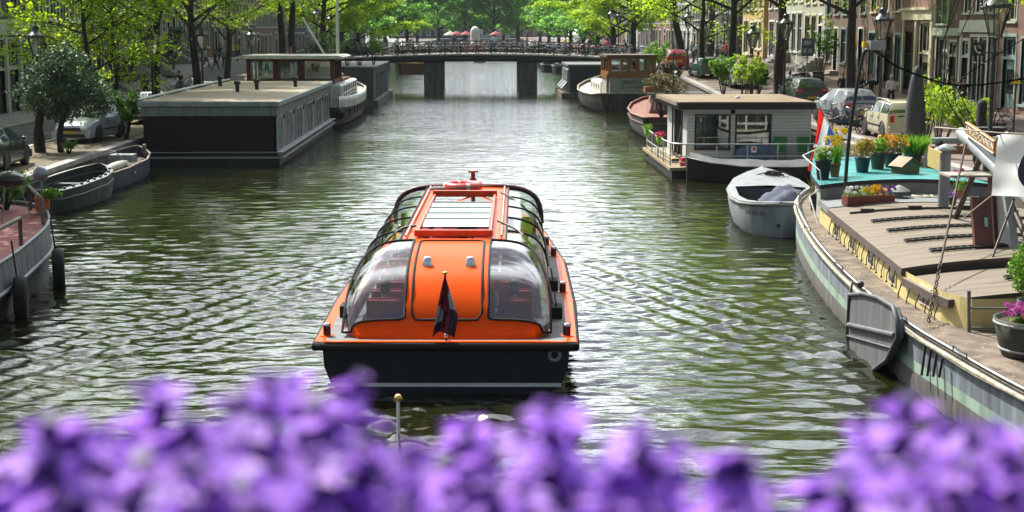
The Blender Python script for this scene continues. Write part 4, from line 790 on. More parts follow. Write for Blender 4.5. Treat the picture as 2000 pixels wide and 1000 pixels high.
mb=MB(); mb.bx(-.27,.27,-.1,-.035,2.95,3.5); mb.build('panel',BLACK,t,bevel=.01)
mb=MB(); a_=[(-.14+.2*(1-math.cos(q))*.9,-.11,3.38-.26*math.sin(q)) for q in np.linspace(.1,1.5,9)]; mb.tube([( -.13,-.11,3.36),(-.14,-.11,3.27),(-.09,-.11,3.15),(0,-.11,3.07),(.1,-.11,3.06)],[.05,.032,.03,.032,.05],8)
for q in (.07,.13): mb.tube([(-.01+q*math.sin(k),-.11,3.24+q*math.cos(k)) for k in np.linspace(-.2,1.7,8)],.013,5)
mb.build('symbol',WHITE,t)
D=45; t=thing('warning_sign','yellow triangular electricity warning sign at the right frame edge','sign',(pp(1986,D),D,zr(D))); mb=MB(); post(mb,2.7,.03); mb.build('pole',IRON,t)
mb=MB(); mb.prism([(-.2,2.35),(.2,2.35),(0,2.7)],-.06,-.035,'Y'); mb.build('panel',BLACK,t); mb=MB(); mb.prism([(-.155,2.378),(.155,2.378),(0,2.65)],-.066,-.061,'Y'); mb.build('panel',PLATE,t)
mb=MB(); mb.prism([(.02,2.6),(-.04,2.5),(.0,2.5),(-.02,2.4),(.05,2.53),(.01,2.53)],-.072,-.067,'Y'); mb.build('symbol',BLACK,t)
# folded parasol, scooters, bikes, posts
t=thing('folded_parasol','tall dark grey folded parasol cover standing beside the cream car','parasol',(pp(1790,46),46,1.3)); mb=MB(); mb.lathe([(.19,0),(.37,.2),(.36,.9),(.31,2.0),(.22,2.8),(.12,3.2),(.05,3.3),(.001,3.32)],n=14); mb.build('cover',streakmat('parasol_cover',[(.3,(.02,.022,.026)),(.7,(.06,.065,.07))],(5,5,.6),2,.7),t); mb=MB(); mb.cyl((0,0,-1.2),(0,0,.1),.05); mb.build('pole',IRON,t)
def scooter(label,loc,rz,col):
    t=thing('motor_scooter',label,'scooter',loc,rz,'scooters by the right hand houses'); mb=MB(); mb.loft([[(s*x,y,z) for x,z in ((.16,.35),(.2,.55),(.12,.78))for s in (1,)]+[(-x,y,z) for x,z in ((.12,.78),(.2,.55),(.16,.35))] for y in (-.8,-.5,-.1)],closed=True,cap0=True,cap1=True); mb.box((0,.15,.3),(.34,.5,.1)); mb.box((0,.45,.62),(.36,.08,.65),rx=-.25); mb.build('body',col,t,bevel=.02)
    for y in (-.55,.6):
        mb=MB(); mb.torus((0,y,.25),.18,.07,'X',16,6); mb.cyl((-.04,y,.25),(.04,y,.25),.13); mb.build('wheel',TYRE,t)
    mb=MB(); mb.sph((0,-.4,.84),(.17,.4,.09),10,6); mb.build('saddle',BLACK,t); mb=MB(); mb.tube([(-.32,.38,1.05),(0,.5,1.02),(.32,.38,1.05)],.018,5); mb.cyl((0,.5,.6),(0,.46,1.02),.03); mb.build('handlebar',IRON,t); mb=MB(); mb.sph((0,.55,.92),(.09,.06,.08),8,6); mb.build('headlight',LAMPW,t); mb=MB(); mb.sph((.38,.4,1.2),(.08,.02,.05),8,6); mb.build('wing_mirror',IRON,t); return t
scooter('pale purple grey scooter near the lantern elm',(pp(1541,90),90,zr(90)+.01),.8,pm('scooter_lilac',(.3,.28,.36),.35)); scooter('black scooter in the middle of the row by the sign',(pp(1556,91),91,zr(91)+.01),1.0,BLACK); scooter('dark covered scooter right of the blue sign',(pp(1583,92),92,zr(92)+.01),1.2,DGREY)
near_bike((pp(1668,55.5),55.5,zr(55)),.9,0,'black bicycle standing between the silver and cream cars'); near_bike((pp(1690,56.2),56.2,zr(55)),-.7,0,'dark bicycle leaning beside the rear of the cream car'); near_bike((pp(1640,58),58,zr(57)),1.3,1,'bluish bicycle behind the silver hatchback')
near_bike((pp(1945,56),56,zr(56)),1.57,0,'black bicycle seen side on below the telephone sign'); near_bike((pp(1908,58),58,zr(58)),1.5,0,'dark bicycle left of the big lantern post'); near_bike((pp(1975,40.6),40.6,zr(40)),1.2,3,'pale bicycle with bright handlebar at the right frame edge'); near_bike((pp(1990,42),42,zr(42)),1.4,0,'dark bicycle cut by the right frame edge')
near_bike((pp(290,95),95,zl(95)),1.2,0,'dark bicycle by the stoop left of the first whole lamp','bicycles parked on the left quay'); near_bike((pp(345,99),99,zl(99)),1.2,0,'dark bicycle leaning near the slender elm','bicycles parked on the left quay'); near_bike((pp(1300,99),99,zr(99)),1.2,1,'bluish bicycle beside the red car')
for i,(px,D) in enumerate(((1352,118),(1364,113),(1371,109),(1336,124))):
    t=thing('bollard','dark iron bollard in a row beside the ramp by the leaning elm','bollard',(pp(px,D),D,zr(D)),0,'bollards beside the ramp'); mb=MB(); mb.lathe([(.14,0),(.14,.15),(.1,.2),(.09,.85),(.13,.9),(.12,1.0),(.03,1.08)],n=10); mb.build('shaft',IRON,t)
t=thing('fuse_box','black metal utility cabinet beside the quay railing at far right','cabinet',(pp(1938,44),44,zr(44)),0); mb=MB(); mb.bx(-.4,.4,-.25,.25,0,1.0); mb.build('cabinet_body',BLACK,t,bevel=.02); mb=MB(); mb.prism([(-.28,1.0),(.28,1.0),(.3,1.08),(-.3,1.08)],-.45,.45,'X'); mb.build('lid',IRON,t)
for px,D,lb in ((1921,46,'dark round topped wooden mooring post by the utility cabinet'),):
    t=thing('mooring_post',lb,'post',(pp(px,D),D,zr(D)-.2)); mb=MB(); mb.lathe([(.17,0),(.17,1.9),(.12,2.0),(.001,2.03)],n=10); mb.build('shaft',pm('tarred_wood',(.02,.018,.016),.8),t)
# cafe parasols and kiosk far beyond the bridge
for px,D,c,lb in ((880,300,CLOTHW,'far pale parasol left of the white kiosk'),(892,296,RED,'far red parasol left of the white kiosk'),(910,302,RED,'far red parasol touching the white kiosk'),(968,300,RED,'far red and white parasol right of the kiosk')):
    t=thing('cafe_parasol',lb,'parasol',(pp(px,D),D,1.5),0,'parasols on the far terrace'); mb=MB(); mb.lathe([(1.35,2.5),(1.3,2.6),(.05,3.3),(.001,3.35)],n=10); mb.build('canopy',pm('pale_red_canopy',(.5,.12,.12),.8) if c is RED else c,t); mb=MB(); mb.cyl((0,0,-.3),(0,0,3.2),.04); mb.build('pole',IRON,t)
t=thing('terrace_pontoon','low paved terrace closing the canal under the far parasols','pontoon',(0.2,314,0)); mb=MB(); mb.bx(-14.5,14,-20,40,-.4,1.2); mb.build('deck',pm('pontoon_wood',(.2,.16,.12),.8),t)
t=thing('white_kiosk','white round topped kiosk among the far parasols','kiosk',(pp(928,299),299,1.2)); mb=MB(); mb.lathe([(1.0,0),(1.0,3.2),(.9,3.9),(.5,4.4),(.001,4.6)],n=12); mb.build('shell',WHITE,t); mb=MB(); mb.bx(.3,1.6,-.5,.5,3.0,3.9); mb.build('awning',WHITE,t)
# ---------------------------------------------------------------- the orange tour boat
ORANGE=pm('orange_paint',(.88,.095,.001),.38,var=.1,vs=1.1,bump=0,coat=0,spec=.1); HULLD=streakmat('navy_hull',[(.3,(.008,.011,.016)),(.6,(.014,.018,.026)),(.85,(.03,.034,.04))],(2,2,.5),1.5,.4,bump=.03); DECKG=pm('grey_deck',(.16,.165,.17),.75,vs=4); SEATR=pm('seat_red',(.42,.02,.05),.6); BGLASS=glass('boat_glass',(.72,.82,.80),.16,.03); RGLASS=glass('rear_glass',(.62,.65,.68),.20,.05)
def mirror_poly(pts): return [(-x,z) for x,z in pts]+[(x,z) for x,z in pts[::-1]]
tb=thing('tour_boat','orange glass-roofed canal tour boat seen from behind in mid canal','boat',(-.55,22.3,0),-.026)
HS=[(.12,2.0,.86),(3.5,2.1,.86),(8,2.08,.86),(12.5,1.75,.88),(15,1.25,.95),(17,.6,1.05),(18.2,.06,1.15)]
mb=MB(); secs=[]
for y,h,z in HS:
    pr=[(h,z),(h*.985,.45),(h*.93,.16),(h*.80,-.06),(h*.4,-.12)]; secs.append([(-a,y,b_) for a,b_ in pr]+[(a,y,b_) for a,b_ in pr[::-1]])
mb.loft(secs); mb.add(secs[0],[tuple(range(len(secs[0])))])
mb.build('hull',HULLD,tb)
mb=MB(); mb.bx(-1.92,1.86,.10,.117,.13,.19); mb.build('waterline_stripe',WHITE,tb)
def dk(off): return [(0,2.1+off),(3.5,2.17+off),(8,2.15+off),(12.5,1.8+off),(15,1.3+off),(17,.65+off),(18.3,.08)]
mb=MB(); mb.loft([[(-h,y-(.0 if y else 0),.9+max(0,y-12)*.03),(h,y,.9+max(0,y-12)*.03)] for y,h in dk(-.16)],smooth=False); 
mb.build('deck',DECKG,tb)
mb=MB()
for s in (-1,1): mb.loft([[(s*h,y,.903+max(0,y-12)*.03),(s*(h-.16) if h>.2 else 0,y,.903+max(0,y-12)*.03)] for y,h in dk(0)],smooth=False)
mb.bx(-1.94,1.94,-.02,.07,.88,.9035); mb.build('deck_edge',ORANGE,tb)
mb=MB(); ln=[(-h,y,.82+max(0,y-12)*.03) for y,h in dk(.0)][::-1]+[(h,y,.82+max(0,y-12)*.03) for y,h in dk(.0)]; mb.tube(ln,.075,8); mb.build('rubbing_strake',RUBBER,tb)
CL_Y=[0.2,.32,.48,.86,1.5,2.2,2.9,11.0]; CL_Z=[.95,1.15,1.42,1.80,2.0,2.085,2.12,2.15]; ZB=.97; NN=4.6; CW=1.71
def Hc(y): return interp(y,CL_Y,CL_Z)-ZB
_hs=np.convolve(np.pad([Hc(y) for y in np.arange(.2,11.01,.1)],4,mode='edge'),np.ones(5)/5,'same')[4:-4]; _hy=np.arange(.2,11.01,.1)
def Hs(y): return interp(y,_hy,_hs) if y>.5 else Hc(y)
def wS(y): return CW-(.28*(1-min(1,(y-.2)/.7))**2 if y<.9 else 0)
def S(x,y,off=0):
    w_=wS(y); q=max(0,1-abs(x/w_)**NN)**(1/NN); p=Vector((x,y,ZB+Hs(y)*q))
    if off:
        e=.02; dx=(Vector((x+e,y,ZB+Hs(y)*max(0,1-min(1,abs((x+e)/w_))**NN)**(1/NN)))-Vector((x-e,y,ZB+Hs(y)*max(0,1-min(1,abs((x-e)/w_))**NN)**(1/NN))))
        dy=Vector((0,2*e,Hs(y+e)*q-Hs(y-e)*q)); n_=dx.cross(dy).normalized(); n_=n_ if n_.z>0 else -n_; p=p+n_*off
    return p
def yb_(x): return .5+2.38*math.sqrt(max(0,1-min(1,(abs(x)-.68)/(CW-.68))**4.4))
def patch(mb,fn,na,nb,off=0): mb.loft([[S(*fn(i/na,j/nb),off) for j in range(nb+1)] for i in range(na+1)])
def xs_(s,x0,a,y): return s*(x0+(wS(y)*.9995-x0)*math.sin(a*PI/2))
def skx(s,a): return s*(.68+(CW-.69)*math.sin(a*PI/2))
body=MB()
patch(body,lambda a,b:(-.69+1.38*a,.2+2.75*b),14,20)             # rear centre panel
for s in (-1,1):
    patch(body,lambda a,b:(s*(.64+.32*a),2.9+8.1*b),4,24)         # roof rails
    patch(body,lambda a,b:(s*.68+s*(wS(.2+.14*b)-.68)*math.sin(a*PI/2),.2+.14*b),14,3)   # below the rear windows
    body.loft([[(s*wS(y),y,.89),(s*(wS(y)+.0),y,ZB+.1)] for y in np.linspace(.2,11,40)])
body.loft([[(x,.2-.05*(1-abs(x)/1.45),.89),(x,.2,S(x,.21).z)] for x in np.linspace(-1.43,1.43,24)])
patch(body,lambda a,b:(-.64+1.28*a,2.9+.14*b),8,2); patch(body,lambda a,b:(-.64+1.28*a,10.0+1.0*b),8,3)
body.build('cabin_body',ORANGE,tb)
gk=MB()
for s in (-1,1):
    g=MB(); g.loft([[S(skx(s,a)*1.0 if True else 0,.34+(yb_(skx(s,a))-.34)*b,.004) for b in np.linspace(0,1,16)] for a in np.linspace(0,.985,18)]); g.build('rear_window',RGLASS,tb)
    ol=[S(s*.68,y,.008) for y in np.linspace(2.86,.36,18)]+[S(skx(s,a),.345,.008) for a in np.linspace(.05,.95,14)]+[S(skx(s,a),yb_(skx(s,a)),.008) for a in np.linspace(.97,0,22)]
    gk.tube(ol,.022,6,closed=True)
    ys=[2.9,4.1,5.9,7.6,9.3,11.0]
    for i in range(5):
        y0,y1=ys[i],ys[i+1]; g=MB()
        def fy(x,b): a_=yb_(x)+.03 if i==0 else y0; return a_+(y1-a_)*b
        g.loft([[S(s*x,fy(x,b),.003) for b in np.linspace(0,1,10)] for x in [.95+(CW*.9995-.95)*math.sin(a*PI/2) for a in np.linspace(0,1,14)]]); g.build('side_window',BGLASS,tb)
        gk.tube([S(s*(.95+(CW*.9995-.95)*math.sin(a*PI/2)),y1,.006) for a in np.linspace(0,1,14)],.02 if i<4 else .05,6)
    gk.tube([S(s*.95,y,.01) for y in np.linspace(2.9,11,20)],.02,6)
pl=[S(x,y,.006) for x,y in [(-.57,q) for q in np.linspace(.4,2.7,16)]+[(q,2.78) for q in np.linspace(-.5,.5,8)]+[(.57,q) for q in np.linspace(2.7,.4,16)]+[(q,.34) for q in np.linspace(.5,-.5,8)]]
gk.tube(pl,.022,6,closed=True); gk.build('window_gasket',RUBBER,tb)
fr=MB(); fr.tube([S(x,11.0,.03) for x in np.concatenate([-1.709*np.sin(np.linspace(PI/2,0,14)),1.709*np.sin(np.linspace(.1,PI/2,14))])],.05,6); fr.build('front_arch',pm('maroon_paint',(.09,.02,.02),.4),tb)
for s in (-1,1):
    mb=MB(); mb.tube([S(s*.86,y,.05) for y in np.linspace(3.1,10.8,12)],.022,6); mb.build('hand_rail',STEEL,tb)
    p=S(s*.36,1.32,.0); mb=MB(); mb.lathe([(.10,-.11),(.085,.02),(.06,.09),(.001,.1)],(p.x,p.y-.03,p.z+.03),12,sy=.7); mb.build('vent_cowl',CHROME,tb)
sk=MB(); sk.box((0,3.15,2.2),(1.42,.1,.12)); sk.box((0,8.95,2.24),(1.42,.12,.14)); sk.box((-.66,6.05,2.2),(.06,5.7,.08)); sk.box((.66,6.05,2.2),(.06,5.7,.08)); sk.build('skylight_frame',pm('orange_frame',(.5,.055,.006),.35,bump=0),tb,bevel=.01)
lv=MB()
for k in range(4): y0=4.0+.85*k; lv.add([(-.62,y0,2.2),(.62,y0,2.2),(.62,y0+.84,2.235),(-.62,y0+.84,2.235)],[(0,1,2,3)]); lv.bx(-.62,.62,y0+.82,y0+.85,2.2,2.25)
lv.build('skylight_louvres',pm('frosted_panel',(.27,.33,.33),.22,bump=0,var=.05),tb)
g=MB(); g.bx(-.62,.62,3.25,3.9,2.16,2.17); g.bx(-.62,.62,9.1,10.0,2.16,2.17); g.build('skylight_pane',BGLASS,tb)
mb=MB(); mb.bx(-1.66,1.66,.5,11.5,.2,.26); mb.build('cabin_floor',pm('dark_floor',(.02,.02,.022),.7),tb)
for i in range(11):
    y=1.35+.86*i
    for s in (-1,1):
        mb=MB()
        for x in (.48,1.12): mb.box((s*x,y,1.0),(.56,.09,.66),rx=.12); mb.box((s*x,y+.27,.66),(.56,.5,.1)); mb.tube([(s*x-.27,y-.06,1.05),(s*x-.25,y-.1,1.36),(s*x+.25,y-.1,1.36),(s*x+.27,y-.06,1.05)],.02,5)
        mb.build('seat',SEATR,tb,bevel=.03)
        mb=MB(); mb.bx(s*.8-.5,s*.8+.5,y+.1,y+.14,.26,.66); mb.build('seat_leg',BLACK,tb)
for s,yy in ((-1,[.45,4.6,8.2,12]),(1,[.45,4.3,8.6,10.2])):
    for k,y in enumerate(yy):
        h=interp(y,[0,3.5,8,12.5],[2.1,2.17,2.15,1.8]); mb=MB(); mb.lathe([(.062,0),(.062,.16)],(s*(h-.15),y,.905),12); mb.m=1; mb.lathe([(.066,.16),(.066,.2),(.001,.205)],(s*(h-.15),y,.905),12); mb.m=2; mb.bx(s*(h-.15)-.1,s*(h-.15)+.1,y-.1,y+.1,.904,.912); mb.build('bollard',[pm('bronze_post',(.08,.03,.02),.3,metal=.6),CHROME,ORANGE],tb)
mb=MB(); mb.torus((1.75,.08,.66),.085,.03,'Y',20,8); mb.m=1; mb.cyl((1.75,.1,.66),(1.75,.125,.66),.08); mb.build('exhaust',[GREYP,BLACK],tb)
mb=MB(); mb.cyl((0,.12,.88),(0,.0,2.0),.017,n=8); mb.m=1; mb.sph((0,0,2.02),(.05,.05,.025),10,6); mb.m=2; mb.sph((0,.1,.98),.04,8,6); mb.build('flag_staff',[IRON,pm('brass',(.6,.4,.1),.25,metal=1,bump=0),CHROME],tb)
mb=MB(); mb.cyl((.1,11.6,1.2),(.1,11.6,2.44),.05,n=8); mb.cyl((.1,11.6,2.12),(.1,11.6,2.3),.08,n=8); mb.cyl((.1,11.6,2.44),(.1,11.6,2.48),.12,n=8); mb.build('light_mast',pm('rust_orange',(.35,.07,.02),.4),tb)
wh=MB(); wh.bx(-1.5,1.5,11.7,11.76,.9,1.35); wh.bx(-1.6,-1.5,11.2,11.76,.9,1.5); wh.bx(1.5,1.6,11.2,11.76,.9,1.5); wh.bx(-.5,.3,11.3,11.7,.9,1.3); wh.torus((-.3,11.2,1.35),.22,.02,'Y'); wh.build('helm_console',pm('console_grey',(.06,.06,.065),.5),tb)
for pts in ([(-1.75,1.9,1.0),(-1.55,3.1,1.62),(-1.1,4.1,2.06),(-.75,4.2,2.16)],[(.78,4.6,2.2),(1.25,4.0,2.02),(1.62,3.0,1.55),(1.8,2.0,1.0)],[(.8,9.2,2.2),(1.3,8.6,1.95),(1.68,7.6,1.5),(1.8,6.6,1.0)]):
    mb=MB(); mb.tube([Vector(p)+Vector((0,0,.03)) for p in smooth_pts(pts,6)],.025,6); mb.build('mooring_rope',BLACK,tb)
for s,y in ((1,2.0),(1,4.6),(-1,2.1)):
    mb=MB(); mb.box((s*1.83,y,1.0),(.2,.42,.2)); mb.tube([(s*1.83,y-.1,1.1),(s*1.8,y,1.3),(s*1.83,y+.1,1.1)],.015,5); mb.build('fender',RUBBER,tb,bevel=.03)
# things carried by the boat
def onboat(x,y,z): 
    p=Matrix.Rotation(-.026,3,'Z')@Vector((x,y,z)); return (p.x-.55,p.y+22.3,z)
t=thing('lifebuoy','red lifebuoy with pale bands lying on the tour boat roof','lifebuoy',onboat(-.1,10.4,2.24))
mb=MB(); mb.torus((0,0,0),.37,.1,'Z',28,10); mb.build('ring',pm('buoy_red',(.6,.03,.03),.45,bump=.05),t)
mb=MB()
for k in range(4): a=PI/2*k+.3; mb.tube([(.37*math.cos(a+q),.37*math.sin(a+q),0) for q in (-.1,0,.1)],.104,10)
mb.build('band',WHITE,t)
t=thing('mop','long handled mop with shaggy head lying on the tour boat roof','mop',onboat(-.55,9.55,2.28)); mb=MB(); mb.cyl((0,0,0),(1.15,.25,.04),.015,n=6); mb.build('handle',WOOD,t); mb=MB(); mb.sph((-.08,0,0),(.2,.13,.06),10,6); mb.build('mop_head',pm('mop_yarn',(.3,.28,.25),.95,bump=1,bs=60),t)
def flagmesh(fn,nu,nv,parent,name='cloth',mats=None):
    mb=MB()
    for k in range(3):
        mb.m=k; mb.loft([[fn((k+i/nu)/3,j/nv) for j in range(nv+1)] for i in range(nu+1)])
    return mb.build(name,mats or [pm('flag_red',(.50,.02,.03),.75),pm('flag_white',(.72,.72,.72),.8),pm('flag_blue',(.02,.05,.17),.75)],parent)
t=thing('boat_flag','furled red white and blue flag on the tour boat stern staff','flag',onboat(0,.0,.95)); t.scale=(1.3,1.15,1.03)
M3=[pm('flag_maroon',(.24,.015,.035),.8),pm('flag_greyish',(.42,.44,.47),.8),pm('flag_navy',(.012,.018,.05),.8)]
def ff0(u,v):   # cloth hanging from the upper staff, gathered
    x=-.10+.36*v*(.35+.65*u)-.12*(1-v)*0+.13*math.sin(u*5)*v; z=1.0-.95*(.12+.88*v)*(.55+.45*u)-.12*u*(1-v)
    return (x*(.25+.9*v)*.72,-.05-.09*math.sin(u*7+v*2)*v,z)
nu,nv=12,16; mb=MB()
def fp(u,v): L=-.16*v**.8; Rr=.16*min(1,v*1.5)-.05*max(0,v-.65)/.35; return (L+(Rr-L)*u,-.06-.07*math.sin(u*9+v*2.5)*v**.6,1.02-(1.0-.10*math.sin(u*3.1+.2))*v)
for i in range(nu):
    for j in range(nv):
        u,v=(i+.5)/nu,(j+.5)/nv; mb.m=(2 if v>.82 else 1) if (u<.36 and v>.45+.5*u) else ((1 if v<.55 else 2) if u>.7 and v>.22+.4*(1-u) else 0)
        mb.add([fp(i/nu,j/nv),fp((i+1)/nu,j/nv),fp((i+1)/nu,(j+1)/nv),fp(i/nu,(j+1)/nv)],[(0,1,2,3)],True)
o=mb.build('cloth',M3,t); bm=bmesh.new(); bm.from_mesh(o.data); bmesh.ops.remove_doubles(bm,verts=bm.verts,dist=.0004); bm.to_mesh(o.data); bm.free()
for x,y,k,tp,hr,lb,rz in ((-1.12,1.75,'sit','black','dark','dark haired passenger behind the left rear window of the tour boat',0),(-.5,1.8,'fold','white','brown','passenger in white beside the left rear passenger',0),(1.1,1.75,'sit','black','dark','dark passenger with back turned behind the right rear window of the tour boat',0),(.5,3.4,'sit','tan','blond','passenger in tan by the aisle inside the tour boat',0),(1.1,5.1,'sit','teal','dark','passenger in teal near the right side glass of the tour boat',0),(-1.1,5.2,'sit','grey','grey','grey haired passenger near the left side glass of the tour boat',0),(.55,2.6,'sit','white','blond','blond passenger in white near the right rear window of the tour boat',0),(-1.1,3.5,'sit','lblue','brown','passenger in pale blue in the second left row of the tour boat',0),(1.1,3.5,'sit','red','ginger','red haired passenger in the right row of the tour boat',0),(-.15,10.75,'sit','black','brown','boat driver seen through the open skylight of the tour boat',0)):
    p=onboat(x,y,-.17 if k!='fold' else -.28); person(p,-.026,'sit',tp,'navy',hr,lb,'people aboard the tour boat',True)
# ---------------------------------------------------------------- moored boats
_P=R(9.2);_Y=R(1.323)
def at(px,py,z=None,Y=None):
    a=(px-1000)/2778;b=(500-py)/2778
    f=Vector((math.sin(_Y)*math.cos(_P),math.cos(_Y)*math.cos(_P),-math.sin(_P))); r_=Vector((math.cos(_Y),-math.sin(_Y),0)); u=r_.cross(f)
    d=f+r_*a+u*b; t=(z-5.9)/d.z if z is not None else Y/d.y
    return Vector((0,0,5.9))+d*t
def sym_hull(st,zbot=-.35,stops=None,bow_cap=True):
    """st: (y, half width at rail, z rail); returns sections of one closed hull skin"""
    secs=[]
    for y,h,z in st:
        pr=[(h,z),(h*.99,z*.62),(h*.93,.12),(h*.8,-.12),(h*.4,zbot)]; secs.append([(-a,y,b) for a,b in pr]+[(a,y,b) for a,b in pr[::-1]])
    return secs
def hullpart(t,st,mat,name='hull',cap=True):
    mb=MB(); s=sym_hull(st); mb.loft(s)
    if cap: mb.add(s[0],[tuple(range(len(s[0])))]); mb.add(s[-1],[tuple(range(len(s[0])))])
    return mb.build(name,mat,t)
def gunwale(t,st,r,mat,name='gunwale',dz=0):
    mb=MB(); ln=[(-h,y,z+dz) for y,h,z in st]+[(h,y,z+dz) for y,h,z in st[::-1]]; mb.tube(ln,r,6,closed=True); return mb.build(name,mat,t)
def deckpart(t,st,dz,mat,inset=.05,name='deck'):
    mb=MB(); mb.loft([[(-max(.01,h-inset),y,z+dz),(max(.01,h-inset),y,z+dz)] for y,h,z in st],smooth=False); return mb.build(name,mat,t)
# --- plum houseboat on the left
HB=thing('houseboat','plum walled flat-roofed houseboat with grey fascia on the left','houseboat',(-11.5,61.1,0)); L_=22.3; h=2.86
mb=MB(); mb.bx(-2.9,2.95,-.05,L_+.1,-.5,.28); mb.build('hull',streakmat('houseboat_hull',[(.3,(.006,.006,.007)),(.6,(.014,.015,.014)),(.85,(.035,.04,.028))],(1,1,.6),1.8,.6),HB)
mb=MB(); mb.bx(-2.93,3.12,-.1,L_+.2,.281,.36); mb.bx(-2.93,3.12,-.1,L_+.2,.52,.56); mb.build('rubbing_strake',GREYP,HB)
PLUM=pm('plum_panel',(.022,.007,.012),.6,vs=1.2,spec=.25); FASC=pm('fascia_grey',(.20,.235,.25),.6,var=.12); 
mb=MB(); mb.bx(-2.82,2.82,0,.1,.36,2.1); mb.bx(-2.82,-2.72,.1,L_,.36,2.1); mb.bx(-2.82,2.82,L_-.1,L_,.36,2.1); mb.build('wall',PLUM,HB)
mb=MB(); mb.bx(-2.9,2.9,-.08,L_+.05,2.1,2.5); mb.build('fascia',FASC,HB)
mb=MB()
for i in range(11): x=-2.65+i*.53; mb.bx(x-.012,x+.012,-.088,-.081,2.1,2.5)
for i in range(42): y=.2+i*.53; mb.bx(2.901,2.908,y-.012,y+.012,2.1,2.5)
mb.build('fascia_seams',DGREY,HB)
mb=MB(); mb.bx(-3.0,3.0,-.18,L_+.12,2.5,2.72); mb.build('roof_edge',pm('roof_edge_grey',(.26,.31,.32),.55),HB,bevel=.02)
mb=MB(); mb.bx(-2.9,2.9,-.08,L_,2.7,2.735); mb.build('roof',pm('bitumen_gravel',(.30,.25,.17),.95,vs=.6,col2=(.40,.35,.26)),HB)
mb=MB(); mb.tube([(-2.95,-.1,2.8),(-2.95,L_*.6,2.85),(-2.95,L_,2.82)],.06,6); mb.build('roof_pipe',pm('pipe_pale',(.45,.48,.48),.5),HB)
for x,y in ((-.2,8.5),(.35,11),(-2.2,15),(1.9,14)):
    mb=MB(); mb.lathe([(.1,0),(.1,.35),(.16,.36),(.16,.5),(.05,.55)],(x,y,2.73),10); mb.build('roof_vent',BLACK,HB)
mb=MB(); yy=.5
side=[('w',1.5),('p',1.9),('d',1.6),('p',1.3),('w',2.4),('p',1.9),('w',2.3),('p',1.6),('w',2.6),('p',1.5),('w',2.4)]
PANEL=pm('mauve_panel',(.22,.18,.18),.55)
mb=MB(); mb.bx(2.70,2.82,0,.5,.36,2.1); mb.build('corner_post',FASC,HB)
for k,wd in side:
    if k=='p':
        mb=MB(); mb.bx(2.72,2.80,yy,yy+wd,.36,2.1); mb.build('wall',PANEL,HB)
        mb=MB(); mb.box((2.86,yy+.2,1.93),(.12,.2,.16)); mb.build('wall_lamp',BLACK,HB)
    else:
        f=MB(); f.bx(2.74,2.86,yy,yy+.1,.36,2.1); f.bx(2.74,2.86,yy+wd-.1,yy+wd,.36,2.1); f.bx(2.74,2.86,yy+.1,yy+wd-.1,.36,.48); f.bx(2.74,2.86,yy+.1,yy+wd-.1,2.0,2.1); f.bx(2.74,2.86,yy+wd/2-.04,yy+wd/2+.04,.48,2.0); o=f.build('door' if k=='d' else 'window',pm('frame_grey_white',(.55,.60,.60),.5),HB)
        g=MB(); g.bx(2.78,2.79,yy+.1,yy+wd-.1,.48,2.0); g.build('pane',DARKGLASS,o)
        if k=='d': g=MB(); g.tube([(2.95,yy+wd/2-.1,1.9),(2.95,yy+wd/2-.1,.9),(2.88,yy+wd/2-.1,.88)],.03,6); g.build('handle',WHITE,o)
        else: g=MB(); [g.bx(2.55,2.6,yy+.2+q*.3,yy+.34+q*.3,.5,2.0) for q in range(int(wd/.32)-1)]; g.build('blind',CURT,o)
    yy+=wd
# --- white ship with red wheelhouse
SH=thing('house_ship','converted ship with white bulwark, red-brown wheelhouse and white mast','ship',(-10.6,84.5,0))
st=[(0,2.3,1.75),(1.5,2.7,1.7),(5,2.95,1.65),(11,3.0,1.65),(15,2.75,1.75),(17.5,2.0,1.95),(19,.9,2.15),(19.6,.1,2.25)]
hullpart(SH,st,streakmat('ship_hull',[(.3,(.02,.022,.025)),(.6,(.05,.053,.058)),(.8,(.09,.09,.09))],(2,2,.4)))
mb=MB(); mb.loft([[(s*(h*1.012),y,z-.62),(s*(h*1.015),y,z-.28),(s*h*1.012,y,z+.02),(s*(h-.1),y,z+.02)] for s in (1,) for y,h,z in st]); mb.loft([[(-(h*1.012),y,z-.62),(-(h*1.015),y,z-.28),(-h*1.012,y,z+.02),(-(h-.1),y,z+.02)] for y,h,z in st]); y,h,z=st[0]; mb.bx(-h,h,-.03,.02,z-.62,z+.02); mb.build('bulwark',pm('ship_white',(.55,.56,.55),.5,vs=2),SH)
deckpart(SH,st,-.12,pm('ship_deck',(.3,.28,.25),.8),.06)
mb=MB()
for i in range(9): y=2.5+i*1.6; hh=interp(y,[a[0] for a in st],[a[1] for a in st]); mb.bx(hh-.02,hh+.03,y,y+.35,.55,.95)
mb.build('porthole',BLACK,SH)
mb=MB(); mb.bx(-2.2,2.45,.5,11.5,1.5,2.45); mb.build('cabin',pm('ship_white',(.55,.56,.55)),SH,bevel=.1)
for i in range(6):
    y=2+i*1.55; mb=MB(); mb.bx(2.455,2.47,y,y+.45,1.75,2.25); mb.build('cabin_window',DARKGLASS,SH)
mb=MB(); mb.bx(.3,1.2,.48,.495,1.65,2.2); mb.build('cabin_window',DARKGLASS,SH)
mb=MB()
for i in range(5): mb.bx(-1.6,2.1,5.5+i*1.1,5.9+i*1.1,2.46,2.6)
mb.build('hatch_board',WOOD,SH)
REDW=pm('red_brown_paint',(.12,.018,.016),.45); 
mb=MB(); x0,x1,y0,y1=-3.2,2.0,1.0,5.6
mb.bx(x0,x1,y0,y1,1.6,2.75)
for x in (x0,x0+1.55,x0+1.75,x0+3.0,x0+3.2,x1-.25): mb.bx(x,x+.25,y0,y0+.2,2.75,3.95); mb.bx(x,x+.25,y1-.2,y1,2.75,3.95)
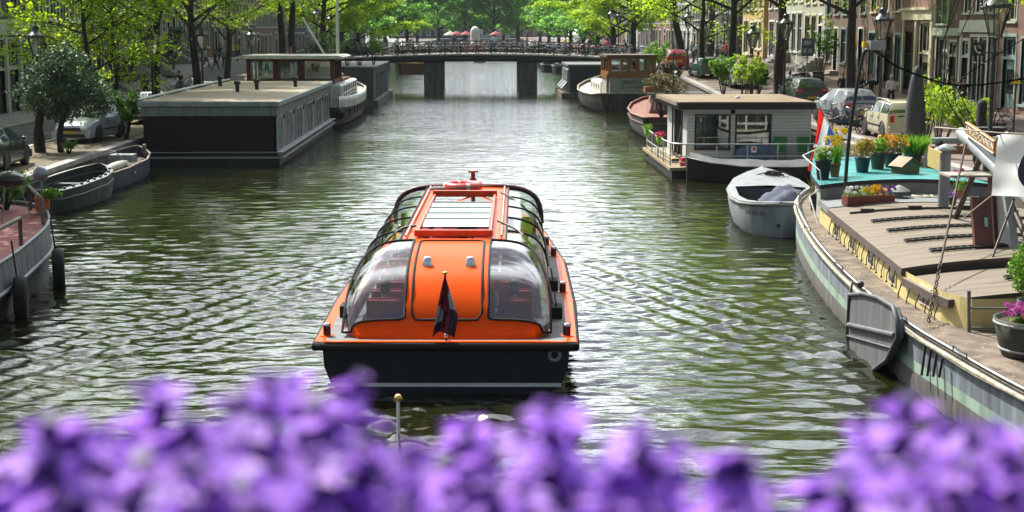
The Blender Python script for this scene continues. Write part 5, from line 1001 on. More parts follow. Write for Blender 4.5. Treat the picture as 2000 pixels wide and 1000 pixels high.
for y in (y0+1.4,y0+3): mb.bx(x1-.15,x1,y,y+.15,2.75,3.95); mb.bx(x0,x0+.15,y,y+.15,2.75,3.95)
mb.bx(x0,x1,y0,y1,3.8,3.95); mb.build('wheelhouse',REDW,SH)
mb=MB(); mb.bx(x0+.1,x1-.1,y0+.08,y0+.09,2.75,3.8); mb.bx(x1-.08,x1-.07,y0+.1,y1-.1,2.75,3.8); mb.bx(x0+.1,x1-.1,y1-.09,y1-.08,2.75,3.8); mb.build('wheelhouse_glass',BGLASS,SH)
mb=MB(); mb.prism([(x0-.6,3.96),(x1+.55,3.96),(x1+.6,4.06),(x1+.3,4.16),(x0-.3,4.14),(x0-.6,4.06)],y0-.5,y1+.4,'Y'); mb.build('wheelhouse_roof',pm('roof_cream',(.60,.62,.55),.6),SH)
mb=MB(); mb.lathe([(.11,1.5),(.1,5),(.08,10),(.04,13)],(1.55,8,0),10); mb.m=1; mb.tube([(1.35,7.9,2.9),(1.55,7.9,2.6),(1.8,7.9,2.9)],.16,6); mb.build('mast',[WHITE,GREYP],SH)
mb=MB(); mb.cyl((1.5,7.9,2.7),(-.55,7,6.4),.085,.06,n=8); mb.build('boom',WHITE,SH)
mb=MB(); mb.tube([(-.55,7,6.4),(0,7.5,9),(1.55,8,12.6)],.012,4); mb.tube([(.9,7.4,5.0),(.75,7.3,7.4)],.012,4); mb.build('rigging',ROPE,SH)
mb=MB(); mb.sph((2.35,-.15,.75),.33,12,8); mb.m=1; mb.tube([(2.3,-.05,2.0),(2.33,-.12,1.05)],.02,5); mb.build('fender',[RUBBER,ROPE],SH)
# --- dark houseboat with roof garden near the bridge
DH=thing('houseboat','dark grey houseboat with a planted roof left of the bridge pier','houseboat',(-10.2,106,0)); mb=MB(); mb.bx(-2.6,2.75,-.2,17.5,-.4,.45); mb.build('hull',CONC,DH); mb=MB(); mb.bx(-2.4,2.4,0,17,.45,2.75); mb.build('wall',streakmat('grey_boards',[(.3,(.045,.05,.05)),(.7,(.085,.09,.09))],(6,6,.5)),DH); mb=MB(); mb.bx(-2.55,2.55,-.15,17.2,2.75,2.9); mb.build('roof',DGREY,DH)
for i in range(7): mb=MB(); mb.bx(2.405,2.44,3+i*1.9,4.3+i*1.9,.6,2.4); o=mb.build('window',DGREY,DH); g=MB(); g.bx(2.441,2.45,3.1+i*1.9,4.2+i*1.9,.7,2.3); g.build('pane',flatglass('dim_glass',(.012,.016,.016),.08),o)
r=random.Random(77)
for i in range(5): shrub(['dark fern-like shrub at the left end of the houseboat roof garden','broad dark shrub in the middle of the houseboat roof garden','reddish green shrub on the houseboat roof garden','tall dark shrub at the right of the houseboat roof garden','trailing green shrub over the houseboat roof edge'][i],(-11.9+i*.92,106.9+i*1.2,2.9),2.5,2.0+.5*(i%3==1),[G_DK,G_BR,G_DK,G_DK,G_BR][i],60+i,500,.2)
# --- far boats by the bridge
def simple_boat(label,loc,rz,L,hw,zt,mat,rim,group=None,name='rowing_boat',tent=None):
    t=thing(name,label,'boat',loc,rz,group); st=[(0,hw*.75,zt),(L*.12,hw*.95,zt*.97),(L*.45,hw,zt*.95),(L*.75,hw*.8,zt*1.0),(L*.93,hw*.35,zt*1.12),(L,.05,zt*1.2)]; hullpart(t,st,mat); gunwale(t,st,.05,rim)
    deckpart(t,st,-.3,DGREY,.08,'bottom_boards'); mb=MB()
    for f in (.25,.55): mb.bx(-hw*.9,hw*.9,L*f,L*f+.25,zt-.2,zt-.14)
    mb.build('thwart',WOOD,t)
    if tent: mb=MB(); mb.loft([[(-hw*.8,y,zt),(-hw*.6,y,zt+.7),(0,y,zt+.85),(hw*.6,y,zt+.7),(hw*.8,y,zt)] for y in (L*.1,L*.3,L*.6)],cap0=True,cap1=True); mb.build('canopy',tent,t)
    return t
simple_boat('small brown hulled boat with yellow rim under the left end of the bridge',(-8.2,178,0),.05,10,1.9,1.3,pm('brown_hull',(.16,.07,.035),.6),PLATE)
simple_boat('small dark dinghy far away in the middle of the canal',(.1,232,0),0,4.5,1.1,.6,GREYP,WHITE,tent=None)
for i,(px,Dd) in enumerate(((757,200),(800,228),(1062,185),(1074,196),(1085,178),(1052,205))): simple_boat(['dark far boat left of the left bridge pier','pale far boat beyond the left bridge arch','dark far boat just right of the right bridge pier','dark canopied far boat in the right bridge arch','far boat nearest the quay in the right bridge arch','farthest boat in the right bridge arch'][i],(pp(px,Dd)+(-1 if px<900 else 1),Dd,0),0,8,1.4,.95,BLACK,GREYP,'boats moored beyond the bridge',tent=DGREY if i in(1,3) else None)
# --- right side: dark houseboat, ship with wooden wheelhouse, brown barge
t=thing('houseboat','blue-black houseboat with bay windows right of the bridge pier','houseboat',(9.6,118,0)); mb=MB(); mb.bx(-2.8,3,-.3,9,-.4,.42); mb.build('hull',pm('hull_tan',(.12,.10,.07),.8),t); mb=MB(); mb.bx(-2.1,2.8,0,8.6,.42,2.55); mb.build('wall',pm('blueblack_boards',(.022,.032,.042),.6),t); mb=MB(); mb.bx(-2.3,3,-.2,8.8,2.55,2.75); mb.build('roof',pm('roof_grey',(.12,.13,.13),.8),t)
for i in range(3): mb=MB(); mb.prism([(-2.1,.5),(-2.75,.75),(-2.3,1.3),(-2.25,2.3),(-2.1,2.4)],.6+2.7*i,2.3+2.7*i,'Y'); o=mb.build('bay_window',GREYP,t); g=MB(); g.bx(-2.32,-2.29,.8+2.7*i,2.1+2.7*i,1.35,2.25); g.build('pane',DARKGLASS,o)
SW=thing('house_ship','black hulled ship with varnished wooden wheelhouse and pale name panel','ship',(10.6,99,0),.05)
st=[(0,2.1,1.25),(1.5,2.6,1.15),(5,2.75,1.1),(9,2.7,1.15),(12,2.3,1.35),(14,1.5,1.6),(15.2,.5,1.85),(15.5,.08,1.95)]
hullpart(SW,st,streakmat('black_hull',[(.3,(.012,.012,.013)),(.6,(.05,.05,.048)),(.85,(.14,.13,.12))],(2,2,.4))); gunwale(SW,st,.06,pm('cream_rail',(.4,.36,.28),.6)); deckpart(SW,st,-.15,pm('cream_deck',(.45,.43,.36),.8),.08)
mb=MB(); mb.loft([[(-1.5,y,1.0),(-1.5,y,1.85),(-1.2,y,1.95),(1.2,y,1.95),(1.5,y,1.85),(1.5,y,1.0)] for y in (5.2,8,10.5)]+[[(-.9,12,1.1),(-.9,12,1.7),(-.7,12,1.8),(.7,12,1.8),(.9,12,1.7),(.9,12,1.1)]],cap0=True,cap1=True); mb.build('cabin',pm('ship_cream',(.52,.52,.46),.6),SW)
for i in range(4): mb=MB(); mb.bx(-1.52,-1.505,5.8+i*1.3,6.3+i*1.3,1.25,1.7); mb.build('cabin_window',DARKGLASS,SW)
mb=MB()
for i in range(5): mb.bx(-1.0,1.0,5.8+i*.9,6.25+i*.9,1.96,2.0)
mb.build('skylight',DARKGLASS,SW)
VARN=pm('varnished_wood',(.26,.10,.025),.35,col2=(.36,.16,.05),sc=(9,9,1)); 
mb=MB(); mb.bx(-1.6,1.75,.5,4.3,2.3,2.75)
for x in (-1.6,-.25,.35,1.5): mb.bx(x,x+.25,.5,.65,2.75,3.75); mb.bx(x,x+.25,4.15,4.3,2.75,3.75)
for y in (1.6,3.0): mb.bx(-1.6,-1.45,y,y+.18,2.75,3.75); mb.bx(1.6,1.75,y,y+.18,2.75,3.75)
mb.bx(-1.6,1.75,.5,4.3,3.6,3.75); mb.build('wheelhouse',VARN,SW)
mb=MB(); mb.bx(-1.75,1.9,.3,4.5,3.75,3.9); mb.build('wheelhouse_roof',pm('roof_brown',(.10,.07,.05),.7),SW); mb=MB(); mb.bx(-1.5,1.65,.56,.57,2.75,3.6); mb.bx(-1.53,-1.52,.65,4.15,2.75,3.6); mb.build('wheelhouse_glass',BGLASS,SW)
mb=MB(); mb.bx(-1.5,1.85,.35,4.4,1.0,2.3); pnl=mb.build('name_panel',pm('panel_grey',(.30,.34,.34),.6),SW)
lettering('EBRIMOS M',.33,IRON,SW,(.25,.338,2.0),(PI/2,0,0)); lettering('AMSTERDAM',.2,IRON,SW,(.25,.338,1.65),(PI/2,0,0))
mb=MB(); mb.bx(-1.72,-1.55,.3,.5,1.0,2.6); mb.build('corner_post',VARN,SW)
BB=thing('house_barge','dark barge with brown-red rail and slatted vent hood','barge',(10.75,77,0),-.04)
st=[(-3,2.1,1.15),(2,2.35,1.1),(6,2.3,1.15),(9,1.9,1.3),(11,1.1,1.5),(12,.1,1.6)]
hullpart(BB,st,streakmat('barge_dark',[(.3,(.03,.03,.032)),(.6,(.075,.075,.07)),(.85,(.13,.12,.11))],(2,2,.4))); gunwale(BB,st,.07,pm('maroon_rail',(.22,.06,.05),.5)); gunwale(BB,[(y,h*1.005,z-.32) for y,h,z in st],.03,pm('maroon_rail',(.22,.06,.05))); deckpart(BB,st,-.1,pm('rust_deck',(.24,.11,.08),.85),.08)
mb=MB(); mb.loft([[(-1.3,y,1.05),(-1.0,y,2.05),(1.0,y,2.05),(1.3,y,1.05)] for y in (3.2,6.2)],cap0=True,cap1=True,smooth=False); mb.build('cabin',pm('rust_cabin',(.25,.13,.11),.7),BB)
mb=MB(); [mb.bx(-1.05+i*.24,-.93+i*.24,3.12,3.19,1.2,1.95) for i in range(9)]; mb.build('vent_slats',pm('pale_slat',(.5,.48,.45),.7),BB)
mb=MB(); mb.bx(-1.4,1.8,2.6,5.5,2.06,2.16); mb.build('cabin_roof',DGREY,BB)
t=thing('planter_box','planter of reddish grasses on the dark barge cabin roof','planter',(10.2,81.2,2.17)); mb=MB(); mb.bx(-.8,1.2,-.3,.3,0,.3); mb.build('trough',TERRA,t); link_mesh('foliage',leaf_mesh('foliage',clump_pts(random.Random(4),[((.2,0,.6),(1.1,.5,.5))],420),.1,.2,G_OL,4),t)
for i,px in enumerate((1291,1306,1322)): shrub(['dark potted shrub left of the boat mast on the brown barge','reddish potted shrub on the brown barge','brown leaved potted shrub beside the thin dark pole'][i],(pp(px,74),74,1.2),1.2,1.6+.2*i,[G_DK,G_OL,G_OL][i],80+i,350,.12)
t=thing('flag_pole','thin dark pole rising behind the pale houseboat roof','pole',(pp(1313,72),72,.9)); mb=MB(); mb.cyl((0,0,0),(0,0,3.7),.03,n=6); mb.sph((0,0,3.7),.06,8,6); mb.build('pole',IRON,t)
# --- pale houseboat with terrace on the right
RH=thing('houseboat','pale grey boarded houseboat with brown flat roof and railed timber terrace','houseboat',(10.7,57.0,0),0)
mb=MB(); mb.bx(-3.15,3.3,-1.6,7.6,-.4,.3); mb.build('hull',BLACK,RH)
mb=MB(); mb.bx(-3.25,3.35,-1.7,7.7,.3,.42); mb.build('terrace',plankmat('terrace_planks',(.30,.22,.12),(.42,.33,.2),1,.14),RH)
PALE=plankmat('pale_boards',(.50,.52,.52),(.60,.62,.62),2,.13,.6,.08)
mb=MB(); mb.bx(-2.35,2.65,0,.08,.42,.95); mb.bx(-2.35,-2.05,0,.08,.95,2.6); mb.bx(-.6,-.42,0,.08,.95,2.6); mb.bx(1.05,2.65,0,.08,.95,2.6); mb.bx(-2.05,1.05,0,.08,2.4,2.6); mb.bx(2.57,2.65,.08,6,.42,2.6); mb.bx(-2.35,2.65,5.92,6,.42,2.6); mb.bx(-2.35,-2.27,.08,1.3,.42,2.6); mb.bx(-2.35,-2.27,4.3,5.92,.42,2.6); mb.build('wall',PALE,RH)
mb=MB(); mb.bx(-2.2,2.5,.1,5.9,.421,.45); mb.build('floor',pm('room_floor',(.06,.04,.03),.6),RH)
for x0,x1 in ((-2.05,-.6),(-.42,1.05)):
    f=MB(); f.bx(x0,x1,-.02,.1,.95,1.02); f.bx(x0,x1,-.02,.1,2.33,2.4); f.bx(x0,x0+.07,-.02,.1,1.02,2.33); f.bx(x1-.07,x1,-.02,.1,1.02,2.33); o=f.build('window',BLACK,RH); g=MB(); g.bx(x0+.07,x1-.07,.03,.04,1.02,2.33); g.build('pane',glass('house_glass',(.6,.68,.66),.13),o)
    g=MB(); n0=x0+.12 if x0<-1 else x1-.75; g.loft([[(n0+q*.6,.22+.04*math.sin(q*22),z) for q in np.linspace(0,1,24)] for z in (.98,2.35)]); g.build('curtain',CURT,o)
for y0,y1,k in ((1.3,2.3,'door'),(2.5,3.2,'window'),(3.4,4.2,'window')):
    f=MB(); f.bx(-2.4,-2.28,y0,y0+.07,.45,2.5); f.bx(-2.4,-2.28,y1-.07,y1,.45,2.5); f.bx(-2.4,-2.28,y0+.07,y1-.07,2.43,2.5); f.bx(-2.4,-2.28,y0+.07,y1-.07,.45,.6); o=f.build(k,BLACK,RH); g=MB(); g.bx(-2.34,-2.33,y0+.07,y1-.07,.6,2.43); g.build('pane',CURT if y0>3 else DARKGLASS,o)
mb=MB(); mb.bx(-2.75,2.75,-.35,6.3,2.6,2.86); mb.build('roof_edge',pm('roof_edge_black',(.016,.016,.016),.7),RH); mb=MB(); mb.bx(-2.7,2.7,-.28,6.25,2.86,2.9); mb.bx(-2.85,-2.75,-.35,6.3,2.75,2.9); mb.build('roof',pm('brown_felt',(.17,.125,.075),.95,vs=.8,col2=(.26,.20,.13)),RH)
mb=MB(); mb.lathe([(.1,0),(.12,.06),(.02,.1)],(.1,2.5,2.9),8); mb.build('roof_vent',WHITE,RH)
rp=[(-3.2,6.5),(-3.2,4.5),(-3.2,2.5),(-3.2,.6),(-3.15,-1.0),(-2.6,-1.6),(-1.4,-1.6),(-.2,-1.6),(1,-1.6),(2.2,-1.6),(3.3,-1.6)]
mb=MB(); mb.tube([(x,y,1.32) for x,y in rp],.03,6); mb.tube([(x,y,.85) for x,y in rp],.022,6); mb.tube([(x,y,.6) for x,y in rp[:6]],.016,6)
for x,y in rp: mb.cyl((x,y,.42),(x,y,1.33),.026,n=6)
for i in range(12): y=6.0-i*.55; mb.cyl((-3.2,y,.42),(-3.2,y,1.3),.014,n=5)
mb.build('railing',pm('galvanised',(.42,.45,.45),.4,metal=.4),RH)
def chair(label,x,y,z,rz,mat,fold=False):
    t=thing('garden_chair',label,'chair',(x,y,z),rz,'green chairs on the houseboat terrace'); mb=MB()
    for s in (-1,1): mb.tube([(s*.27,.3,0),(s*.27,-.15,.45),(s*.27,-.32,1.1)],.02,6); mb.tube([(s*.25,-.32,0),(s*.25,.22,.45)],.02,6)
    mb.build('frame',pm('chair_frame',(.05,.22,.13),.5),t); mb=MB(); mb.box((0,.05,.43),(.5,.48,.03)); mb.build('seat',mat,t); mb=MB(); mb.box((0,-.25,.8),(.5,.03,.62),rx=.28); mb.build('backrest',mat,t); return t
GCL=pm('chair_green',(.03,.17,.05),.7); chair('green folding chair nearest the window on the houseboat terrace',11.95,56.35,.42,PI-.3,GCL); chair('green deck chair at the right end of the houseboat terrace',13.0,56.2,.42,PI+.25,GCL)
t=thing('tarpaulin_heap','blue-grey tarpaulin draped over boxes under the houseboat window','tarpaulin',(11.0,56.3,.42)); mb=MB(); rr=random.Random(6)
mb.loft([[(x,y,interp(abs(y),[0,.3,.42,.5],[.78,.74,.5,.0])*interp(abs(x),[0,.5,.8,.9],[1,.95,.75,.02])+rr.uniform(-.04,.04)*(abs(x)<.85 and abs(y)<.45)+.02) for y in np.linspace(-.5,.5,11)] for x in np.linspace(-.9,.9,19)]); mb.build('sheet',pm('tarp_blue',(.05,.075,.14),.55,bump=.6,bs=6),t)
t=thing('warning_plate','small white plate with a red mark hung on the terrace rail','sign',(10.75,55.37,1.12)); mb=MB(); mb.bx(-.1,.1,-.01,.0,-.12,.12); mb.m=1; mb.bx(-.05,.05,-.016,-.011,-.05,.09); mb.build('panel',[WHITE,RED],t)
for x,y,lb in ((7.46,62.9,'lime green hanging pot at the far corner of the terrace rail'),(7.46,58.6,'lime green hanging pot with red flowers on the terrace rail')):
    t=thing('hanging_pot',lb,'flower pot',(x,y,1.05)); mb=MB(); mb.lathe([(.1,0),(.17,.32),(.14,.32),(.1,.25)],n=12); mb.build('pot',pm('lime_pot',(.25,.5,.04),.5),t); link_mesh('flowers',leaf_mesh('flowers',clump_pts(random.Random(3),[((0,0,.42),(.28,.28,.14))],140),.3,.09,leafmat('red_petal',(.45,.01,.05),(.6,.03,.1),.2) if y<60 else G_BR,3),t)
for x,y,lb in ((8.1,56.0,'red watering can on the terrace planks'),): 
    t=thing('watering_can',lb,'watering can',(x,y,.42)); mb=MB(); mb.lathe([(.15,0),(.15,.3),(.12,.33)],n=12); mb.tube([(.14,0,.08),(.32,0,.3)],.025,6); mb.tube([(-.14,0,.08),(-.26,0,.2),(-.12,0,.34)],.015,5); mb.build('can',pm('can_red',(.55,.03,.06),.4),t)
t=thing('broom','broom leaning by the terrace door','broom',(7.95,57.3,.42)); mb=MB(); mb.cyl((0,0,.1),(.2,.1,1.5),.015,n=6); mb.build('handle',WOOD,t); mb=MB(); mb.box((0,0,.08),(.3,.08,.16)); mb.build('bristles',SOIL,t)
# --- black flat boat in front of the terrace
t=thing('flat_boat','black covered flat boat moored under the terrace railing','boat',(13.0,54.4,0),PI/2-.02); st=[(0,.9,.6),(1,1.0,.58),(3,1.0,.6),(4.2,.7,.72),(5,.12,.88)]
hullpart(t,st,pm('boat_black',(.012,.012,.014),.5)); mb=MB(); mb.loft([[(-h*1.02,y,z+.01),(-h*.7,y,z+.12+.03*math.sin(y*5)),(0,y,z+.2+.04*math.sin(y*3)),(h*.7,y,z+.12+.03*math.cos(y*4)),(h*1.02,y,z+.01)] for y,h,z in [(a,interp(a,[q[0] for q in st],[q[1] for q in st]),interp(a,[q[0] for q in st],[q[2] for q in st])) for a in np.linspace(0,4.9,16)]],cap0=True,cap1=True); mb.build('tarpaulin',pm('tarp_grey',(.10,.105,.11),.5,bump=.5,bs=5),t); gunwale(t,st,.05,BLACK)
lettering('AMSTEL',.16,pm('dull_white',(.35,.35,.35),.6),t,(-.99,2.1,.36),(PI/2,0,-PI/2))
# --- grey sloop
SL=thing('sloop','light grey round-ended sloop with registration letters and a blue tarpaulin','boat',(8.45,39.4,0),-.14)
st=[(0,.08,1.0),(.12,.45,.98),(.5,.85,.95),(1.2,1.12,.9),(2.6,1.3,.86),(5,1.32,.86),(7.2,1.05,.92),(8.6,.55,1.0),(9.3,.06,1.08)]
SLG=streakmat('sloop_grey',[(.3,(.20,.22,.24)),(.6,(.30,.33,.35)),(.85,(.36,.38,.39))],(2,2,.5),1.5,.5)
hullpart(SL,st,SLG); gunwale(SL,[(y,h,z-.06) for y,h,z in st],.05,pm('rope_fender',(.22,.22,.21),.9),'rubbing_strake')
mb=MB()
for s in (-1,1): mb.loft([[(s*h,y,z+.01),(s*max(0,h-.24),y,z+.03)] for y,h,z in st])
mb.loft([[(-max(.01,h-.2),y,z+.03),(0,y,z+.08),(max(.01,h-.2),y,z+.03)] for y,h,z in st[5:]]); mb.loft([[(-max(.01,h-.2),y,z+.03),(max(.01,h-.2),y,z+.03)] for y,h,z in st[:3]]); mb.build('side_deck',pm('sloop_deck',(.22,.235,.25),.6),SL)
mb=MB(); mb.loft([[(-h*.62,y,.25),(-h*.8,y,z),] for y,h,z in st[2:6]]); mb.loft([[(h*.62,y,.25),(h*.8,y,z)] for y,h,z in st[2:6]]); mb.add([(-.7,.6,.25),(.7,.6,.25),(.85,5,.25),(-.85,5,.25)],[(0,1,2,3)]); mb.add([(-.85,5,.25),(.85,5,.25),(1.05,5,.86),(-1.05,5,.86)],[(0,1,2,3)]); mb.build('cockpit',pm('cockpit_dark',(.07,.08,.09),.7),SL)
mb=MB(); mb.bx(-1,1,2.6,2.95,.55,.6); mb.bx(-.95,.95,1.0,1.3,.5,.55); mb.build('thwart',pm('thwart_blue',(.04,.06,.10),.6),SL)
lettering('08-61-YS',.2,pm('letters_dark',(.05,.06,.07),.6),SL,(-.69,.295,.66),(PI/2-.05,0,-.78),sx=1.0)
mb=MB(); mb.sph((-.05,.02,.35),.06,8,6); mb.tube([(-.6,.42,.05),(-.55,.3,.25)],.03,5); mb.build('hull_fitting',BLACK,SL)
t=thing('sloop_cover','crumpled blue-grey tarpaulin heaped in the grey sloop','tarpaulin',(8.95,41.0,.45)); mb=MB(); rr=random.Random(9); mb.loft([[(x,y,.75*math.cos(x*1.5)*math.cos(y*1.15)+.10*abs(math.sin(x*7+y*3))+.06*math.sin(y*9-x*4)) for y in np.linspace(-1.1,1.1,19)] for x in np.linspace(-.75,.75,17)]); mb.build('sheet',pm('tarp_slate',(.04,.055,.095),.8,bump=.5,bs=4),t)
t=thing('rope_coil','tangle of dark mooring rope and cleats on the sloop foredeck','rope',(9.75,46.8,1.0)); mb=MB()
for k in range(5): mb.torus((.1*math.cos(k*2),.1*math.sin(k*2),.02+.025*k),.25-.02*k,.022,'Z',16,5)
mb.tube([(-.5,.2,0),(-.2,-.3,.15),(.3,-.2,.12),(.6,.3,0)],.02,5); mb.build('coil',ROPE,t)
# ---------------------------------------------------------------- big barge at right (vertices in world axes, origin shifted to its base)
CX=10.6; OX,OY=CX,28.0
BG=thing('house_barge','large weathered grey barge with brown hatch covers, yellow coaming and turquoise roof','barge',(OX,OY,0))
def bgb(mb,name,mats,label=None,parent=None,bevel=0): return mb.build(name,mats,parent or BG,(-OX,-OY,0) if parent is None else None,bevel=bevel,label=label)
RL=[(10,9.8,1.5),(12,8.9,1.35),(14,8.1,1.22),(16,7.55,1.12),(18.3,7.25,1.08),(21,7.1,1.05),(23,7.03,1.05),(27,7.18,1.05),(31,7.5,1.1),(34.5,7.95,1.16),(37,8.35,1.22),(38.6,8.75,1.27),(40.2,9.5,1.33),(41,10.5,1.36)]
RLs=smooth_pts([(x,y,z) for y,x,z in RL],4)
HU=streakmat('barge_upper',[(.22,(.05,.055,.06)),(.42,(.15,.175,.20)),(.6,(.25,.29,.325)),(.8,(.36,.40,.43))],(2.6,2.6,.28),1.7,.6); HLm=streakmat('barge_lower',[(.25,(.06,.055,.05)),(.55,(.16,.155,.15)),(.8,(.25,.24,.22))],(3,3,.3),1.6,.7); HGm=streakmat('barge_green',[(.2,(.16,.22,.17)),(.5,(.33,.46,.36)),(.85,(.42,.55,.45))],(2,2,.5),1.6,.6)
mb=MB()
for s in (1,-1):
    X=lambda x,s=s:(x if s>0 else 2*CX-x)
    for k,(a,b_) in enumerate(((-.3,.36),(.36,.54),(.54,1.0))):
        mb.m=k; mb.loft([[(X(p.x+.22*max(0,.1-z)+.03*(1-z)),p.y,z*(p.z/1.05)) for z in np.linspace(a,b_,4)] for p in RLs])
bgb(mb,'hull',[HLm,HGm,HU])
CRL=streakmat('cream_rail_worn',[(.3,(.16,.15,.11)),(.6,(.38,.36,.28)),(.8,(.5,.48,.4))],(3,3,1),2,.7)
for nm,dz,r_,m,dx in (('rubbing_strake',-.09,.045,CRL,-.03),('rail_cap',.0,.035,pm('rail_dark',(.05,.05,.055),.5),.06),('rail_strip',.03,.016,WHITE,.02)):
    mb=MB()
    for s in (1,-1): mb.tube([((p.x+dx) if s>0 else 2*CX-p.x-dx,p.y,p.z+dz) for p in RLs],r_,6)
    bgb(mb,nm,m)
mb=MB(); mb.loft([[(p.x+.03,p.y,p.z-.1),(2*CX-p.x-.03,p.y,p.z-.1)] for p in RLs],smooth=False); bgb(mb,'deck',streakmat('barge_deck',[(.28,(.06,.048,.038)),(.5,(.155,.12,.09)),(.65,(.21,.17,.13)),(.85,(.26,.22,.18))],(1.5,1.5,1),1.8,.9,bump=.3))
mb=MB()
for i in range(7):
    for s in (1,): p=RLs[14+i*5]; mb.tube([(p.x-.02,p.y-.25,p.z+.03),(p.x-.02,p.y-.25,p.z+.1),(p.x-.02,p.y+.35,p.z+.1),(p.x-.02,p.y+.35,p.z+.03)],.012,5)
mb2=MB(); bgb(mb,'rail_eye',IRON)
mb=MB(); mb.tube([(p.x-.05,p.y,p.z-.02-.10*abs(math.sin(p.y*.55))) for p in RLs[8:30]],.02,5); bgb(mb,'mooring_rope',LROPE)
mb=MB()
for i in range(4): mb.tube([(7.02,20.9+i*.28,.92),(6.98,20.9+i*.28,.62-.06*i)],.022,5)
bgb(mb,'scupper_stain',pm('tar_stain',(.02,.018,.016),.8))
# coaming
def cxl(y): return interp(y,[22.7,23.3,25.5,34.9,37,40.6],[8.1,7.83,7.78,8.46,8.75,9.65])
YEL=streakmat('yellow_coaming',[(.2,(.30,.24,.10)),(.4,(.62,.52,.22)),(.8,(.72,.62,.30))],(2,2,.6),1.5,.6)
yy=[22.75,23.0,23.5,25.5,28,31,34.9]
mb=MB(); pr=[(cxl(y),y) for y in yy]+[(2*CX-cxl(y),y) for y in yy[::-1]]
mb.loft([[(x,y,z) for x,y in pr] for z in (.93,1.47)],closed=True,smooth=False); bgb(mb,'coaming',YEL)
for y in (24.3,26.4,28.4,30.4,32.4):
    x=cxl(y); mb=MB(); a=math.atan2(cxl(y+.2)-cxl(y-.2),.4); mb.box((x-.012,y,1.23),(.03,.62,.34),rz=-a); o=bgb(mb,'coaming_window',CREAM); g=MB(); g.box((x-.03,y,1.23),(.012,.5,.24),rz=-a); g.build('pane',DARKGLASS,o)
def camber(x,e,c): return e+c*(1-((x-CX)/2.9)**2)
def roofpart(nm,mat,y0,y1,e,c,over,th=.16,ny=8,edge=None,fx=cxl):
    mb=MB(); n=13; ys=np.linspace(y0,y1,ny)
    rows=[[(fx(y)-over+(2*CX-2*fx(y)+2*over)*i/(n-1),y) for i in range(n)] for y in ys]
    top=[[(x,y,camber(x,e,c)) for x,y in r_] for r_ in rows]; mb.loft(top)
    mb.m=1
    for side in (0,-1): mb.loft([[r_[side],(r_[side][0]-(.02 if side==0 else -.02),r_[side][1],r_[side][2]-th)] for r_ in top],smooth=False)
    for r_ in (top[0],top[-1]): mb.loft([list(r_),[(x,y,z-th) for x,y,z in r_]],smooth=False)
    return bgb(mb,nm,[mat,edge or mat])
HATCHM=streakmat('hatch_brown',[(.25,(.085,.068,.05)),(.45,(.175,.143,.108)),(.62,(.205,.168,.128)),(.85,(.27,.23,.185))],(.5,5,1),1.2,.85,bump=.25); TARP=pm('tarp_edge',(.075,.055,.045),.7,bump=.8,bs=7)
roofpart('hatch_cover',HATCHM,25.45,33.4,1.52,.22,.07,.14,edge=TARP); roofpart('forward_hatch_cover',HATCHM,23.15,25.4,1.36,.2,.07,.14,4,edge=TARP)
GRYR=pm('grey_roof',(.17,.18,.185),.6,vs=1.5); roofpart('grey_roof',GRYR,33.42,34.9,1.54,.22,.04,.14,4)
mb=MB()
for y in (23.0,25.43): 
    n=11; mb.loft([[(cxl(y)+.15+(2*CX-2*cxl(y)-.3)*i/(n-1),y,camber(cxl(y)+(2*CX-2*cxl(y))*i/(n-1),1.36 if y<24 else 1.5,.2)-(.02+q)) for i in range(n)] for q in (0,.24)],smooth=False)
bgb(mb,'tarp_flap',pm('tarp_black',(.022,.018,.018),.6,bump=.5,bs=6))
for y,x0,x1,cc in ((24.3,9.2,12.6,(1.36,.2)),(26.6,8.6,12.2,(1.52,.22)),(27.9,8.5,12.4,(1.52,.22)),(29.3,8.55,12.5,(1.52,.22)),(30.7,8.6,12.5,(1.52,.22))):
    mb=MB(); xs2=np.linspace(x0,x1,9)
    for d in (-.09,.09): mb.tube([(x,y+d,camber(x,*cc)+.04) for x in xs2],.03,4)
    for x in np.linspace(x0,x1,26): mb.cyl((x,y-.09,camber(x,*cc)+.045),(x,y+.09,camber(x,*cc)+.045),.016,n=4)
    bgb(mb,'hatch_rib',pm('rib_black',(.02,.018,.016),.6))
mb=MB(); mb.tube([(x,32.2,camber(x,1.52,.22)+.03) for x in np.linspace(8.5,12.4,8)],.03,4)
for x in (8.9,10.0,11.2): mb.bx(x-.15,x+.15,32.15,32.25,camber(x,1.52,.22),camber(x,1.52,.22)+.09)
bgb(mb,'locking_bar',pm('rib_black',(.02,.018,.016),.6))
mb=MB()
for i in range(20):
    y=23.4+i*.49; x=cxl(y)-.085; e=1.36 if y<25.4 else 1.52
    mb.tube([(x,y,e-.1),(x-.02,y+.12,e-.3),(x-.005,y+.16,e-.42)],.011,4); mb.sph((x-.005,y+.17,e-.43),.025,6,4)
bgb(mb,'tarp_tie',BLACK)
# turquoise aft cabin
TQ=streakmat('turquoise_roof',[(.22,(.04,.12,.12)),(.42,(.015,.20,.21)),(.68,(.03,.27,.265)),(.85,(.12,.31,.30))],(1.4,1.4,1),1.6,.55); 
mb=MB(); yy=[34.9,36,37.5,39,40.5]; pr=[(cxl(y)+.05,y) for y in yy]+[(2*CX-cxl(y)-.05,y) for y in yy[::-1]]; mb.loft([[(x,y,z) for x,y in pr] for z in (1.0,1.9)],closed=True,smooth=False); bgb(mb,'aft_cabin',pm('pale_grey_green',(.36,.38,.33),.6))
mb=MB(); n=13; y=34.88; mb.loft([[(cxl(y)+(2*CX-2*cxl(y))*i/(n-1),y,camber(cxl(y)+(2*CX-2*cxl(y))*i/(n-1),1.5+q*.36,.24)) for i in range(n)] for q in (0,1)],smooth=False); bgb(mb,'cabin_front',pm('grey_front',(.24,.25,.25),.6))
